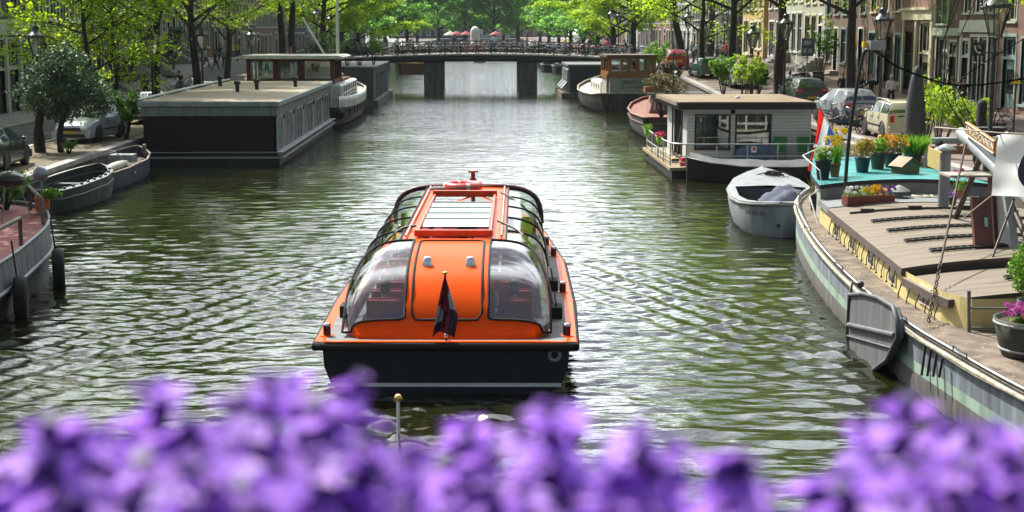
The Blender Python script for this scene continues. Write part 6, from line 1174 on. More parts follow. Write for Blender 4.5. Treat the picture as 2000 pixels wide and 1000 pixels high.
roofpart('turquoise_roof',TQ,34.78,40.7,1.90,.26,.05,.1,8,edge=BLACK)
for px,py in ((1772,363),(1787,377),(1838,363)):
    p=at(px,py,z=1.77); p=Vector((p.x,min(34.5,max(33.7,p.y)),0)); z=camber(p.x,1.54,.22)+.012; mb=MB(); mb.torus((p.x,p.y,z),.24,.03,'Z',24,6); mb.m=1; mb.cyl((p.x,p.y,z-.01),(p.x,p.y,z+.01),.22,n=20); bgb(mb,'deck_light',[CREAM,pm('deck_light_glass',(.2,.25,.2),.1,bump=0)])
mb=MB(); x,y=10.75,32.5; zc=camber(x,1.52,.22); mb.cyl((x,y,zc-.02),(x,y,zc+1.25),.125,n=16); mb.cyl((x,y,zc+1.25),(x,y,zc+1.34),.09,n=10); mb.lathe([(.27,1.34),(.25,1.37),(.05,1.47),(.001,1.48)],(x,y,zc),14); bgb(mb,'chimney',streakmat('zinc_pipe',[(.3,(.17,.18,.20)),(.7,(.33,.35,.38))],(3,3,.4),1.6,.45,metal=.3,bump=.05))
mb=MB(); p=(10.25,34.3); zc=camber(p[0],1.54,.22); mb.cyl((p[0],p[1],zc),(p[0],p[1],zc+.17),.1,n=10); mb.lathe([(.27,.16),(.25,.18),(.04,.3),(.001,.31)],(p[0],p[1],zc),14); bgb(mb,'mushroom_vent',pm('vent_grey',(.2,.2,.19),.6))
# tabernacle, raised mast foot and struts
BRW=pm('oxblood_paint',(.11,.035,.028),.5)
mb=MB(); mb.box((9.62,26.75,2.1),(.36,.12,1.15),rx=-.35); bgb(mb,'tabernacle_cheek',BRW); mb=MB(); mb.box((9.66,26.66,2.2),(.06,.02,.18),rx=-.35); bgb(mb,'green_tag',pm('tag_green',(.2,.5,.33),.5))
mb=MB(); mb.prism([(26.3,1.7),(28.3,1.7),(27.4,3.0),(27.0,3.0)],10.05,10.2,'X'); bgb(mb,'tabernacle_side',GREYP); mb=MB(); mb.prism([(27.0,1.7),(27.4,1.7),(27.6,3.0),(27.4,3.0)],9.98,10.04,'X'); bgb(mb,'tabernacle_edge',BRW)
mb=MB(); mb.bx(9.1,10.9,27.2,27.9,3.0,3.04); bgb(mb,'shelf',pm('weathered_shelf',(.28,.26,.22),.8))
for a,b_,r_,nm in (((10.4,30.6,1.72),(10.25,28.6,3.45),.06,'strut'),((10.2,25.4,1.6),(10.25,28.6,3.5),.06,'strut'),((9.35,25.5,1.6),(10.15,26.6,2.65),.025,'brace'),((9.55,33.9,1.72),(9.2,35.3,2.0),.045,'boat_hook_bar')):
    mb=MB(); mb.cyl(a,b_,r_,n=8); bgb(mb,nm,pm('strut_brown',(.03,.02,.016),.55))
mb=MB(); mb.cyl((9.8,28.7,3.74),(10.2,25.6,2.62),.125,.13,n=14); mb.sph((9.8,28.7,3.74),.125,12,8); bgb(mb,'lowered_mast',pm('mast_grey',(.30,.34,.36),.45))
A=Vector((9.78,28.3,3.6)); B_=Vector((9.86,26.9,3.33)); nb=thing('x','x','x'); bpy.data.objects.remove(nb)
def board(name,A,B_,h,mat,th=.04):
    d=(B_-A); n_=Vector((d.y,-d.x,0)).normalized(); mb=MB(); up=Vector((0,0,h)); v=[A,B_,B_+up,A+up]; n_=-n_ if n_.y>0 else n_
    mb.add([p+n_*th for p in v]+list(v),[(0,1,2,3),(7,6,5,4),(0,4,5,1),(1,5,6,2),(2,6,7,3),(3,7,4,0)]); return bgb(mb,name,mat),n_,d
ORB=pm('orange_board',(.42,.17,.035),.55,vs=2); o,n_,d=board('name_board',A+Vector((0,0,.14)),B_+Vector((0,0,.14)),.27,ORB)
yaw=math.atan2(d.y,d.x); pit=math.atan2(d.z,math.hypot(d.x,d.y))
def letter_on(body,size,mat,c,yaw,pit,sx=1):
    t_=lettering(body,size,mat,BG,(c.x-OX,c.y-OY,c.z),(PI/2,0,0),sx=sx); t_.rotation_mode='XYZ'; m=Matrix.Rotation(yaw,4,'Z')@Matrix.Rotation(-pit,4,'Y')@Matrix.Rotation(PI/2,4,'X'); t_.rotation_euler=m.to_euler(); return t_
PALEL=pm('pale_letters',(.72,.68,.55),.6)
letter_on('ANGEDONNEN',.19,PALEL,(A+B_)/2+Vector((0,0,.275))+n_*.05,yaw,pit,sx=1.05)
mb=MB()
for q in (.02,.25): mb.tube([A+Vector((0,0,.14+q))+n_*.05,B_+Vector((0,0,.14+q))+n_*.05],.014,4)
bgb(mb,'board_trim',PALEL)
A2=Vector((12.0,37.6,2.2)); B2=Vector((12.0,35.2,2.12)); o,n2,d2=board('welcome_board',A2,Vector((12.1,36.6,2.14)),.5,pm('ochre_board',(.5,.33,.09),.6,vs=9,col2=(.62,.48,.2)))
mb=MB(); p=at(1640,392,z=1.72); p=Vector((8.75,33.7,1.62)); bp=smooth_pts([p,p+Vector((.12,.2,1.7)),p+Vector((.35,.2,3.45)),p+Vector((.48,.1,3.72)),p+Vector((.75,0,3.6))],5); mb.tube(bp,.045,8); mb.tube([bp[-1]+Vector(q) for q in((-.15,0,0),(-.3,0,-.6),(-.45,0,-.3))],.014,4); bgb(mb,'lamp_pole',pm('pole_black',(.015,.014,.014),.5))
mb=MB(); mb.box(tuple(p+Vector((.62,-.02,3.82))),(.42,.16,.22),rz=.3); bgb(mb,'floodlight',GREYP); mb=MB(); mb.box(tuple(p+Vector((.38,.02,3.84))),(.16,.14,.12)); bgb(mb,'floodlight_cover',PLATE)
wires=[[bp[-1],(10.4,35,4.85),(12.2,36,4.4),(14.9,38,4.55)],[(9.9,28.7,3.8),(10.6,33,4.9),(11.9,35.5,6.6),(12.3,37,7.6)],[(9.85,28.6,3.8),(10.5,32,4.7),(12.2,35,6.7)],[(10.0,28.4,3.85),(11.1,34,5.4),(12.4,36.5,7.4)],[(9.95,28.4,3.8),(10.4,31,4.6),(12.6,33,5.6),(14.6,36,6.2)]]
mb=MB()
for k,w_ in enumerate(wires): mb.tube(smooth_pts(w_,5),.011 if k else .024,5)
bgb(mb,'rigging',pm('wire_black',(.008,.008,.008),.95,spec=0,bump=0))
mb=MB(); c0=Vector((7.42,22.9,1.05)); c1=Vector((9.85,28.5,3.7)); mb.tube([c0.lerp(c1,.28),c1],.022,5)
for i in range(16):
    q=c0.lerp(c1,.017*i+.01); dd=(c1-c0).normalized(); u=dd.orthogonal().normalized() if i%2 else dd.cross(dd.orthogonal()).normalized()
    mb.tube([q+dd*(.055*math.cos(a))+u*(.035*math.sin(a)) for a in np.linspace(0,2*PI,9)[:-1]],.013,4,closed=True)
bgb(mb,'chain',pm('rusty_chain',(.05,.03,.02),.6,metal=.4))
rr=random.Random(44); mb=MB()
for _ in range(150):
    y=rr.uniform(19,33); x0=interp(y,[q[0] for q in RL],[q[1] for q in RL]); x=x0+.08+abs(rr.gauss(0,.35)); z=.995+interp(y,[18,31,34],[0,.02,.06])-.0; a=rr.uniform(0,3); c_,s_=.022*math.cos(a),.022*math.sin(a); mb.add([(x-c_,y-s_,z),(x+s_,y-c_,z+.012),(x+c_,y+s_,z),(x-s_,y+c_,z+.004)],[(0,1,2,3)])
o=mb.build('leaf_litter',pm('dry_leaf',(.35,.26,.06),.8)); setp(o,'scattered yellow leaves on the side deck of the big barge','leaf litter',None,'stuff')
# leeboard
LB=[(25.75,.98),(24.9,1.16),(23.9,1.28),(23.0,1.3),(22.72,1.12),(22.66,.86),(23.2,.35),(24.2,-.12),(24.85,-.36),(25.45,-.3),(25.8,.2)]
mb=MB(); mb.prism(LB,6.86,6.97,'X'); bgb(mb,'leeboard',streakmat('leeboard_grey',[(.25,(.075,.08,.085)),(.6,(.16,.165,.17)),(.85,(.22,.22,.22))],(3,3,.35),1.5,.65),bevel=.03)
mb=MB(); mb.tube([(6.85,y,z) for y,z in LB],.04,6,closed=True); mb.tube([(6.84,25.7,.42),(6.84,22.8,.86)],.05,6); mb.tube([(6.84,25.75,.2),(6.84,23.0,.6)],.02,6); mb.build('leeboard_edge',pm('leeboard_band',(.10,.105,.11),.6),BG,(-OX,-OY,0)); mb=MB(); mb.tube([(7.1,25.8,1.15),(6.9,25.8,1.2),(6.85,25.7,.9)],.03,6); mb.sph((7.05,25.75,1.17),.07,8,6); bgb(mb,'leeboard_hook',IRON)
mb=MB(); mb.cyl((8.0,22.6,.95),(7.95,22.55,1.65),.03,n=6); mb.cyl((8.0,22.6,1.35),(9.4,22.5,1.35),.02,n=6); mb.cyl((8.0,22.6,1.02),(9.4,22.5,1.02),.02,n=6); mb.cyl((9.4,22.5,.95),(9.4,22.5,1.65),.03,n=6); bgb(mb,'boarding_frame',pm('frame_grey',(.15,.155,.15),.5))
mb=MB(); mb.tube([(8.5,35,2.0),(8.45,35,2.35),(8.7,38,2.45),(9.6,40.4,2.4),(9.65,40.4,2.0)],.015,6); mb.tube([(8.3,34.2,1.0),(8.15,34.7,1.75),(8.5,34.9,1.95)],.02,6); bgb(mb,'hand_rail',WHITE)
# things standing on the barge
def potz(px,py): 
    p=at(px,py,z=2.05)
    for _ in range(5): p=at(px,py,z=camber(p.x,1.9,.26))
    return Vector((p.x,p.y,camber(p.x,1.9,.26)+.005))
def pot(label,loc,r,h,mat,sq=False,n=14):
    t=thing('plant_pot',label,'plant pot',tuple(loc),0,'plant pots on the big barge'); t.scale=(.86,)*3; mb=MB(); mb.lathe([(r*.72,0),(r*.97,h*.86),(r*1.06,h*.87),(r*1.06,h),(r*.92,h),(r*.9,h*.9),(.001,h*.9)],n=n); mb.build('pot',mat,t)
    return t
def foliage(t,pts,leaf,mat,name='foliage',up=.3,seed=1): return link_mesh(name,leaf_mesh(name,pts,up,leaf,mat,seed),t)
def blades(t,r,n,h,mat,seed,z0=0,name='leaves',wd=.012,lean=.35):
    rr=random.Random(seed); mb=MB()
    for _ in range(n):
        a=rr.uniform(0,6.28); q=r*rr.random()**.5; x,y=q*math.cos(a),q*math.sin(a); l=rr.uniform(.05,lean)*h; hh=h*rr.uniform(.7,1.05); d=rr.uniform(0,3.14)
        dx,dy=wd*math.cos(d),wd*math.sin(d); ex,ey=x+l*math.cos(a),y+l*math.sin(a)
        mb.add([(x-dx,y-dy,z0),(x+dx,y+dy,z0),((x+ex)/2+dx,(y+ey)/2+dy,z0+hh*.6),((x+ex)/2-dx,(y+ey)/2-dy,z0+hh*.6),(ex,ey,z0+hh)],[(0,1,2,3),(3,2,4)])
    return mb.build(name,mat,t)
YF=leafmat('yellow_petal',(.75,.5,.01),(.85,.68,.03),.25); WF=leafmat('white_petal',(.7,.7,.66),(.8,.8,.78),.25); OF=leafmat('orange_petal',(.7,.3,.01),(.8,.45,.02),.25); PF=leafmat('pink_petal',(.5,.05,.32),(.65,.2,.5),.25); VF=leafmat('pansy_purple',(.18,.03,.35),(.4,.2,.6),.25)
def blooms(t,spots,size,mat,name='flower',seed=2):
    rr=random.Random(seed); mb=MB()
    for c in spots:
        ax=Vector((rr.gauss(0,.5),-1+rr.gauss(0,.4),.7)).normalized(); u=ax.orthogonal().normalized(); v=ax.cross(u); c=Vector(c)
        for k in range(6):
            a=k*PI/3; d=u*math.cos(a)+v*math.sin(a); e=u*math.cos(a+.5)+v*math.sin(a+.5); f=u*math.cos(a-.5)+v*math.sin(a-.5)
            mb.add([c,c+e*size*.6+ax*size*.1,c+d*size+ax*size*.05,c+f*size*.6+ax*size*.1],[(0,1,2,3)])
        mb.cyl(c,c+ax*size*.5,size*.28,size*.34,n=6)
    return mb.build(name,mat,t)
BUCK=pm('black_bucket',(.02,.024,.024),.5); BLUEP=pm('blue_pot',(.03,.055,.07),.4); TC=TERRA
t=pot('black bucket of white and yellow flowers beside the flag on the turquoise roof',potz(1607,350),.24,.58,BUCK); foliage(t,clump_pts(random.Random(1),[((0,0,.75),(.3,.3,.22))],260),.11,G_BR); blooms(t,[(rng.uniform(-.25,.3),rng.uniform(-.3,.1),rng.uniform(.75,1.05)) for _ in range(16)],.075,WF); blooms(t,[(rng.uniform(-.1,.4),rng.uniform(-.2,.1),rng.uniform(.85,1.25)) for _ in range(8)],.1,YF)
t=pot('terracotta pot of tall yellow daffodils next to the black bucket',potz(1630,345),.17,.4,TC); blades(t,.14,70,.75,G_BR,5,.38); blooms(t,[(rng.uniform(-.25,.3),rng.uniform(-.25,.05),rng.uniform(1.05,1.4)) for _ in range(10)],.11,YF)
t=pot('dark blue pot with a yellow-green bushy plant in the row of pots',potz(1684,336),.24,.45,BLUEP); foliage(t,clump_pts(random.Random(2),[((0,0,.72),(.42,.4,.28)),((.1,0,.8),(.3,.3,.25))],420),.08,leafmat('golden_leaf',(.20,.17,.01),(.45,.33,.03),.3))
t=pot('brown terracotta pot with pale leafy plant in the row of pots',potz(1714,330),.25,.5,pm('brown_pot',(.09,.05,.03),.6)); foliage(t,clump_pts(random.Random(3),[((0,0,.7),(.32,.32,.25))],420),.1,G_BR)
t=pot('dark pot of orange flowers behind the wooden bird house',potz(1742,327),.28,.45,BUCK); foliage(t,clump_pts(random.Random(4),[((0,0,.65),(.45,.4,.25))],350),.1,G_OL); blooms(t,[(rng.uniform(-.45,.45),rng.uniform(-.4,.2),rng.uniform(.65,1.0)) for _ in range(46)],.085,OF)
t=pot('brown pot with a lush green grassy plant below the folded parasol',potz(1783,322),.3,.42,pm('brown_pot',(.09,.05,.03),.6)); blades(t,.35,260,.62,G_BR,6,.38,wd=.022,lean=.8)
t=pot('small pot with pink tulips right of the chimney',(11.7,34.2,1.75),.14,.24,TC); blades(t,.1,30,.4,G_BR,7,.2); blooms(t,[(rng.uniform(-.25,.25),rng.uniform(-.15,.1),rng.uniform(.55,.8)) for _ in range(9)],.1,PF)
t=pot('small terracotta pot with a yellow-green plant on the hatch right of the struts',(11.35,31.4,1.74),.13,.2,TC); foliage(t,clump_pts(random.Random(5),[((0,0,.28),(.16,.16,.12))],120),.08,G_YG)
t=pot('small dark pot with a purple plant near the chimney foot',(11.1,32.9,1.75),.12,.22,BUCK); foliage(t,clump_pts(random.Random(6),[((0,0,.3),(.14,.14,.12))],80),.07,VF)
t=pot('black pot of dry stems on the side deck behind the flag',(8.75,36.6,1.15),.18,.5,BUCK); blades(t,.15,24,.7,G_OL,9,.45)
t=thing('flower_box','red-brown trough of white, yellow and purple pansies on the grey barge roof','flower box',(9.3,33.6,1.68),.22); mb=MB(); mb.prism([(-.14,0),(.14,0),(.17,.22),(-.17,.22)],-.62,.62,'X'); mb.build('trough',pm('redbrown_trough',(.20,.05,.035),.6),t); foliage(t,clump_pts(random.Random(8),[((x,0,.27),(.16,.15,.09)) for x in (-.5,-.3,-.1,.1,.3,.5)],60),.07,G_BR)
for x0,x1,m in ((-.6,-.1,WF),(-.15,.2,YF),(.1,.35,OF),(.25,.62,VF)): blooms(t,[(rng.uniform(x0,x1),rng.uniform(-.2,.1),rng.uniform(.27,.44)) for _ in range(15)],.065,m)
p=potz(1768,338); t=thing('bird_house','small wooden house box with a shingled gable roof on the turquoise roof','bird house',tuple(p),.45); t.scale=(.64,)*3; mb=MB(); mb.bx(-.45,.45,-.32,.32,0,.28); mb.prism([(-.45,.28),(.45,.28),(0,.58)],-.32,.32,'Y'); mb.build('walls',pm('greenish_wood',(.16,.14,.07),.8),t); mb=MB()
for s in (-1,1): mb.box((s*.27,0,.46),(.66,.8,.035),ry=s*.588)
mb.build('roof',plankmat('shingles',(.22,.16,.09),(.4,.32,.2),1,.1),t)
t=thing('planter_tub','half barrel planter with pink and white flowers on the near barge deck','planter',(8.35,20.9,.97)); mb=MB(); mb.lathe([(.42,0),(.48,.2),(.56,.56),(.52,.56),(.5,.5),(.001,.5)],n=24); mb.build('tub',streakmat('tub_wood',[(.3,(.02,.025,.015)),(.7,(.045,.05,.03))],(6,6,.5),2,.6),t); mb=MB(); [mb.torus((0,0,z),r_,.022,'Z',28,5) for z,r_ in ((.1,.452),(.5,.545))]; mb.build('hoop',GREYP,t); mb=MB(); mb.lathe([(.5,.5),(.3,.53),(.001,.54)],n=16); mb.build('soil',SOIL,t)
foliage(t,clump_pts(random.Random(9),[((-.2,-.1,.62),(.2,.2,.1)),((.3,0,.64),(.15,.15,.1))],160),.08,G_BR); blooms(t,[(rng.gauss(-.22,.12),rng.gauss(-.12,.1),rng.uniform(.66,.8)) for _ in range(34)],.06,PF); blooms(t,[(rng.gauss(.32,.06),rng.gauss(0,.08),rng.uniform(.66,.8)) for _ in range(14)],.06,WF)
t=thing('potted_box_tree','round bright green clipped box bush in a pot at the right frame edge','potted bush',(8.95,22.1,.97)); mb=MB(); mb.lathe([(.26,0),(.36,.6),(.33,.6),(.3,.52),(.001,.52)],n=18); mb.build('pot',BUCK,t); mb=MB(); mb.tube([(0,0,.5),(0,0,1.0)],.035,6); mb.build('stem',BARK,t)
rr=random.Random(12); P=[]
for _ in range(5200):
    d=Vector((rr.gauss(0,1),rr.gauss(0,1),rr.gauss(0,1))).normalized(); k=.5*(rr.uniform(.72,1.04))*(1+.10*math.sin(d.x*7+1)*math.sin(d.y*6+d.z*8)); P.append((d.x*k,d.y*k,1.12+d.z*k))
foliage(t,P,.055,G_BOX,'foliage',.1,12)
# flag and banner held by the barge
t=thing('dutch_flag','large red white and blue flag hanging from a slanted staff at the barge stern','flag',(9.5,40.6,1.3)); T=Vector((.22,0,2.34)); B1=Vector((.66,0,1.5))
mb=MB(); mb.cyl((1.2,0,.6),T+Vector((-.06,0,.12)),.03,n=8); mb.build('staff',WHITE,t)
def df(u,v): 
    h_=T.lerp(B1,u); k=math.sin(u*6.2+.6)*.16*v+.05*math.sin(v*9+u*4)*v
    return h_+Vector((-.38*v*(.6*u+.55)+.07*math.sin(u*9+v*3)*v, k-.05, -1.8*v*(1-.3*u)))
flagmesh(df,7,14,t,mats=[clothmat('flag_red_cloth',(.72,.03,.02)),clothmat('flag_white_cloth',(.8,.8,.8)),clothmat('flag_blue_cloth',(.03,.07,.24))])
t=thing('banner','white cloth banner with a dark ring emblem hung from the raised mast at right','banner',tuple(at(1953,262,Y=24.9)-Vector((0,0,.66)))); mb=MB()
def bn(u,v): return Vector((-.12*v+u*1.2,-.45*u+.05*math.sin(u*8+v*5)+.03*math.sin(v*11+u*3),.66-1.08*v-.03*u))
mb.loft([[bn(i/14,j/14) for j in range(15)] for i in range(15)]); mb.build('cloth',clothmat('banner_white',(.8,.82,.82),.5),t)
mb=MB(); c=(.62,.5); ring=[]
for k in range(33):
    a=2*PI*k/32; ring.append([bn(c[0]+(.24+.17*q)*math.cos(a)*.8,c[1]+(.25+.16*q)*math.sin(a))+Vector((0,-.02,0)) for q in (0,.5,1)])
mb.loft(ring); mb.build('emblem',pm('emblem_navy',(.035,.04,.085),.7),t)
mb=MB(); mb.tube([(-.1,3.3,.55),(0,0,.68),(1.25,-.45,.66)],.015,5); mb.tube([bn(0,1),(-.55,.1,-.85)],.01,4); mb.build('line',LROPE,t)
# white cabin boat and mooring beams behind the barge
t=thing('cabin_boat','low white cabin cruiser with open window frames between the barge and the quay','boat',(12.9,43.2,0)); st=[(0,1.0,.95),(1.5,1.15,.95),(5,1.1,1.0),(6.5,.7,1.1),(7.4,.06,1.25)]; hullpart(t,st,WHITE); deckpart(t,st,-.02,CREAM); gunwale(t,st,.05,BLACK)
mb=MB()
for x in (-.95,-.05,.9): mb.box((x,.4,1.5),(.09,.09,1.1)); mb.box((x,2.6,1.5),(.09,.09,1.1))
for y in (.4,2.6): mb.bx(-1,1,y-.05,y+.05,2.02,2.14); mb.bx(-1,1,y-.05,y+.05,1.18,1.3)
for x in (-.95,.9): mb.bx(x-.04,x+.04,.4,2.6,2.03,2.13); mb.bx(x-.04,x+.04,.4,2.6,1.19,1.29)
mb.build('cabin_frame',pm('cabin_white',(.6,.61,.6),.5),t,bevel=.02); mb=MB(); mb.bx(-1.05,1.05,.2,2.8,2.141,2.2); mb.build('cabin_roof',pm('cabin_roof_tan',(.36,.28,.18),.7),t)
t=thing('mooring_beam','horizontal grey pipe with timber beam along the quay behind the chimney','beam',(14.3,41.0,1.6)); mb=MB(); mb.cyl((-1.2,0,1.0),(1.9,.4,1.0),.1,n=10); mb.build('pipe',GREYP,t); mb=MB(); mb.box((.35,.22,.72),(3.1,.14,.24),rz=.128); mb.build('timber',WOOD,t); mb=MB(); mb.cyl((-.9,0,-1.8),(-.9,0,1.0),.07); mb.cyl((1.6,.3,-.1),(1.6,.3,1.0),.07); mb.build('post',IRON,t)
# ---------------------------------------------------------------- left barge, barbecue, small boats
LBG=thing('house_barge','weathered grey barge with red deck and tyre fenders at the left frame edge','barge',(-12.4,28,0)); cx=-12.4
RL2=[(10,-10.0,1.2),(16,-9.6,1.15),(22,-9.5,1.15),(28,-9.62,1.2),(31,-9.85,1.25),(33.5,-10.2,1.3),(35.5,-10.85,1.36),(36.6,-11.6,1.4),(37,-12.4,1.42)]
Rs=smooth_pts([(x,y,z) for y,x,z in RL2],4); mb=MB()
for s in (1,-1):
    X=lambda x,s=s:(x-cx if s>0 else -(x-cx))
    for k,(a,b_) in enumerate(((-.3,.5),(.5,1.0))):
        mb.m=k; mb.loft([[(X(p.x+(.12 if z>.45 else 0)*math.sin(min(1,z)*PI)*.5+.10*max(0,z)*0-.05*(1-z)),p.y-28,z*p.z) for z in np.linspace(a,b_,4)] for p in Rs])
mb.build('hull',[streakmat('left_barge_lower',[(.3,(.03,.032,.035)),(.6,(.08,.085,.09)),(.8,(.13,.135,.14))],(3,3,.4)),streakmat('left_barge_upper',[(.25,(.04,.042,.045)),(.45,(.13,.135,.14)),(.7,(.26,.27,.28)),(.85,(.36,.37,.38))],(4,4,.35),2.2)],LBG)
for nm,dz,r_,m in (('gunwale',0,.035,GREYP),('rubbing_strake',-.62,.05,pm('strake_grey',(.22,.23,.24),.5))):
    mb=MB(); mb.tube([(p.x-cx+.02+(.05 if dz else 0),p.y-28,p.z+dz) for p in Rs],r_,6); mb.tube([(cx-p.x-.02,p.y-28,p.z+dz) for p in Rs],r_,6); mb.build(nm,m,LBG)
mb=MB(); mb.loft([[(p.x-cx-.04,p.y-28,p.z-.08),(cx-p.x+.04,p.y-28,p.z-.08)] for p in Rs],smooth=False); mb.build('deck',plankmat('red_deck',(.22,.055,.05),(.32,.10,.09),0,.16,.75),LBG)
for pts in ([(2.75,-3.5,1.2),(2.75,-3.5,1.75),(2.6,2.3,1.85),(2.6,2.3,1.25)],[(2.2,5.2,1.3),(2.2,5.2,1.9),(1.2,7.5,1.95),(1.2,7.5,1.35)],[(2.68,-.5,1.2),(2.68,-.5,1.78)]):
    mb=MB(); mb.tube(pts,.045,7); mb.build('hand_rail',pm('rail_grey_brown',(.12,.11,.10),.6),LBG)
mb=MB(); mb.cyl((2.55,-1.0,1.15),(2.55,-1.0,1.4),.06); mb.cyl((2.3,-1.0,1.3),(2.8,-1,1.3),.03); mb.build('mooring_cleat',IRON,LBG)
def tyre(label,loc,rz):
    t=thing('tyre_fender',label,'tyre',loc,rz,'tyre fenders on the left barge'); mb=MB(); mb.lathe([(.26,-.1),(.42,-.13),(.47,-.07),(.47,.07),(.42,.13),(.26,.1),(.24,.0),(.26,-.1)],n=26); o=mb.build('tyre',TYRE,t); o.rotation_euler=(0,PI/2,0)
    mb=MB(); mb.tube([(-.12,0,1.2),(-.05,0,.4)],.02,5); mb.build('rope',ROPE,t)
p=at(60,535,z=.45); tyre('tyre fender hanging on the left barge, nearer the viewer',(-9.42,28.9,.38),.27); tyre('tyre fender hanging on the left barge near its rounded end',(-9.6,32.2,.42),.27)
t=thing('barbecue','black kettle barbecue on tripod legs standing on the red barge deck','barbecue',(-11.25,34.2,1.27)); mb=MB(); mb.sph((0,0,1.0),(.36,.36,.2),18,10); mb.torus((0,0,1.0),.365,.015,'Z',24,5); mb.build('kettle',pm('kettle_black',(.02,.024,.024),.25,bump=0),t); mb=MB()
for a in (.3,2.4,4.5): mb.cyl((.22*math.cos(a),.22*math.sin(a),.85),(.45*math.cos(a),.45*math.sin(a),0),.016,n=6)
mb.build('leg',pm('leg_grey',(.3,.3,.3),.4,metal=.5),t); mb=MB(); mb.torus((0,0,1.22),.07,.014,'Y',12,5); mb.build('handle',IRON,t)
for x,y,w_,h,m,sd,lb in ((-12.6,33.6,2.0,1.9,G_DK,91,'dark potted conifer behind the barbecue at the left frame edge'),(-13.3,35.6,2.2,2.2,G_DK,92,'taller dark conifer at the back of the left barge'),(-12.0,36.0,1.3,.9,G_BR,93,'bright green leafy plant behind the barbecue')): shrub(lb,(x,y,1.3),w_,h,m,sd,1300,.1)
t=thing('garden_lamp','silver domed lantern with an orange pot beside the barbecue','lantern',(-10.9,35.5,1.32)); mb=MB(); mb.lathe([(.16,0),(.2,.35),(.17,.36),(.17,.4)],n=12); mb.build('pot',pm('orange_pot',(.5,.12,.03),.6),t); mb=MB(); mb.sph((0,0,.95),(.2,.2,.2),12,8); mb.cyl((0,0,.35),(0,0,.9),.03); mb.build('dome',pm('silver_dome',(.35,.36,.38),.3,metal=.6,bump=0),t); foliage(t,clump_pts(random.Random(15),[((.25,0,.45),(.25,.25,.14))],200),.1,G_BR)
t=thing('rowing_boat','grey-green steel open boat with a riveted rim moored behind the left barge','boat',(-14.0,45.2,0),-.09); t.scale=(.84,.69,.9); st=[(0,.75,.82),(.3,.95,.82),(2,1.15,.85),(5,1.2,.92),(6.6,1.0,1.0),(7.6,.6,1.1),(8.1,.06,1.18)]
hullpart(t,st,streakmat('olive_steel',[(.3,(.03,.036,.033)),(.7,(.075,.085,.08))],(2,2,.5))); mb=MB()
for s in (-1,1): mb.loft([[(s*h*1.02,y,z+.01),(s*max(0,h-.2),y,z+.03)] for y,h,z in st])
mb.build('side_deck',pm('rim_grey',(.16,.17,.17),.6),t); gunwale(t,[(y,h*1.01,z-.3) for y,h,z in st],.03,pm('rim_grey',(.16,.17,.17),.6),'rubbing_strake'); deckpart(t,st,-.55,DGREY,.12,'bottom_boards'); mb=MB()
for i in range(9): y=.5+i*.8; h=interp(y,[q[0] for q in st],[q[1] for q in st]); z=interp(y,[q[0] for q in st],[q[2] for q in st]); mb.sph((h-.1,y,z+.05),(.07,.1,.05),8,5)
mb.build('rim_cleat',BLACK,t); mb=MB(); mb.bx(-1,1,2.5,2.9,.55,.6); mb.bx(-1,1,5,5.3,.6,.65); mb.build('thwart',pm('thwart_grey',(.25,.28,.29),.6),t)
t=thing('work_boat','dark violet-blue workboat with white fender roll moored before the plum houseboat','boat',(-14.0,50.9,0),-.012); t.scale=(.84,.95,.8); st=[(0,.9,.85),(.4,1.05,.85),(2,1.2,.88),(5,1.2,.95),(6.4,.95,1.1),(7.2,.5,1.25),(7.6,.06,1.35)]
hullpart(t,st,streakmat('violet_hull',[(.3,(.045,.05,.085)),(.7,(.10,.108,.15))],(2,2,.5))); gunwale(t,st,.05,pm('worn_rim',(.30,.27,.2),.7)); deckpart(t,st,-.45,pm('boat_floor',(.07,.055,.045),.8),.1,'bottom_boards')
mb=MB(); mb.sph((.75,1.6,1.0),(.18,1.9,.2),12,8); mb.build('fender_roll',pm('old_white',(.55,.53,.42),.7),t); mb=MB(); mb.torus((0,3.2,.95),.6,.025,'Y',20,5); mb.build('hoop',STEEL,t); mb=MB(); mb.bx(-.6,.5,5.0,5.8,.8,1.15); mb.build('engine_cover',GREYP,t); mb=MB(); mb.box((.8,6.0,1.3),(.1,.25,.55),rx=.1); mb.box((.75,6.3,1.32),(.1,.2,.5)); mb.build('timber_post',pm('old_timber',(.16,.13,.09),.9),t); mb=MB(); mb.sph((1.19,3.0,.55),(.02,.13,.06),6,5); mb.build('paint_scuff',WHITE,t)
# ---------------------------------------------------------------- bow flag of a boat coming out from under the viewer's bridge
t=simple_boat('grey open boat passing under the viewer with a short bow flagstaff',(-1.05,4.0,0),0,10.3,1.3,.75,DGREY,GREYP,name='open_boat')
t=thing('bow_flag','small blue flag on a gilt-topped staff in front of the tour boat','flag',(-.83,14.0,.85)); mb=MB(); mb.cyl((0,0,-.05),(0,0,1.3),.016,n=8); mb.build('staff',WHITE,t); mb=MB(); mb.sph((0,0,1.33),.042,12,8); mb.build('ball',pm('gilt',(.75,.5,.15),.25,metal=1,bump=0),t)
mb=MB(); mb.loft([[(.0+.11*v*u,.02*math.sin(v*9+u*4),1.22-.95*v*.9-.25*u*(1-v)) for u in (0,.25,.5,.75,1)] for v in np.linspace(0,1,8)]); mb.build('cloth',pm('sky_blue_cloth',(.05,.14,.3),.7),t)
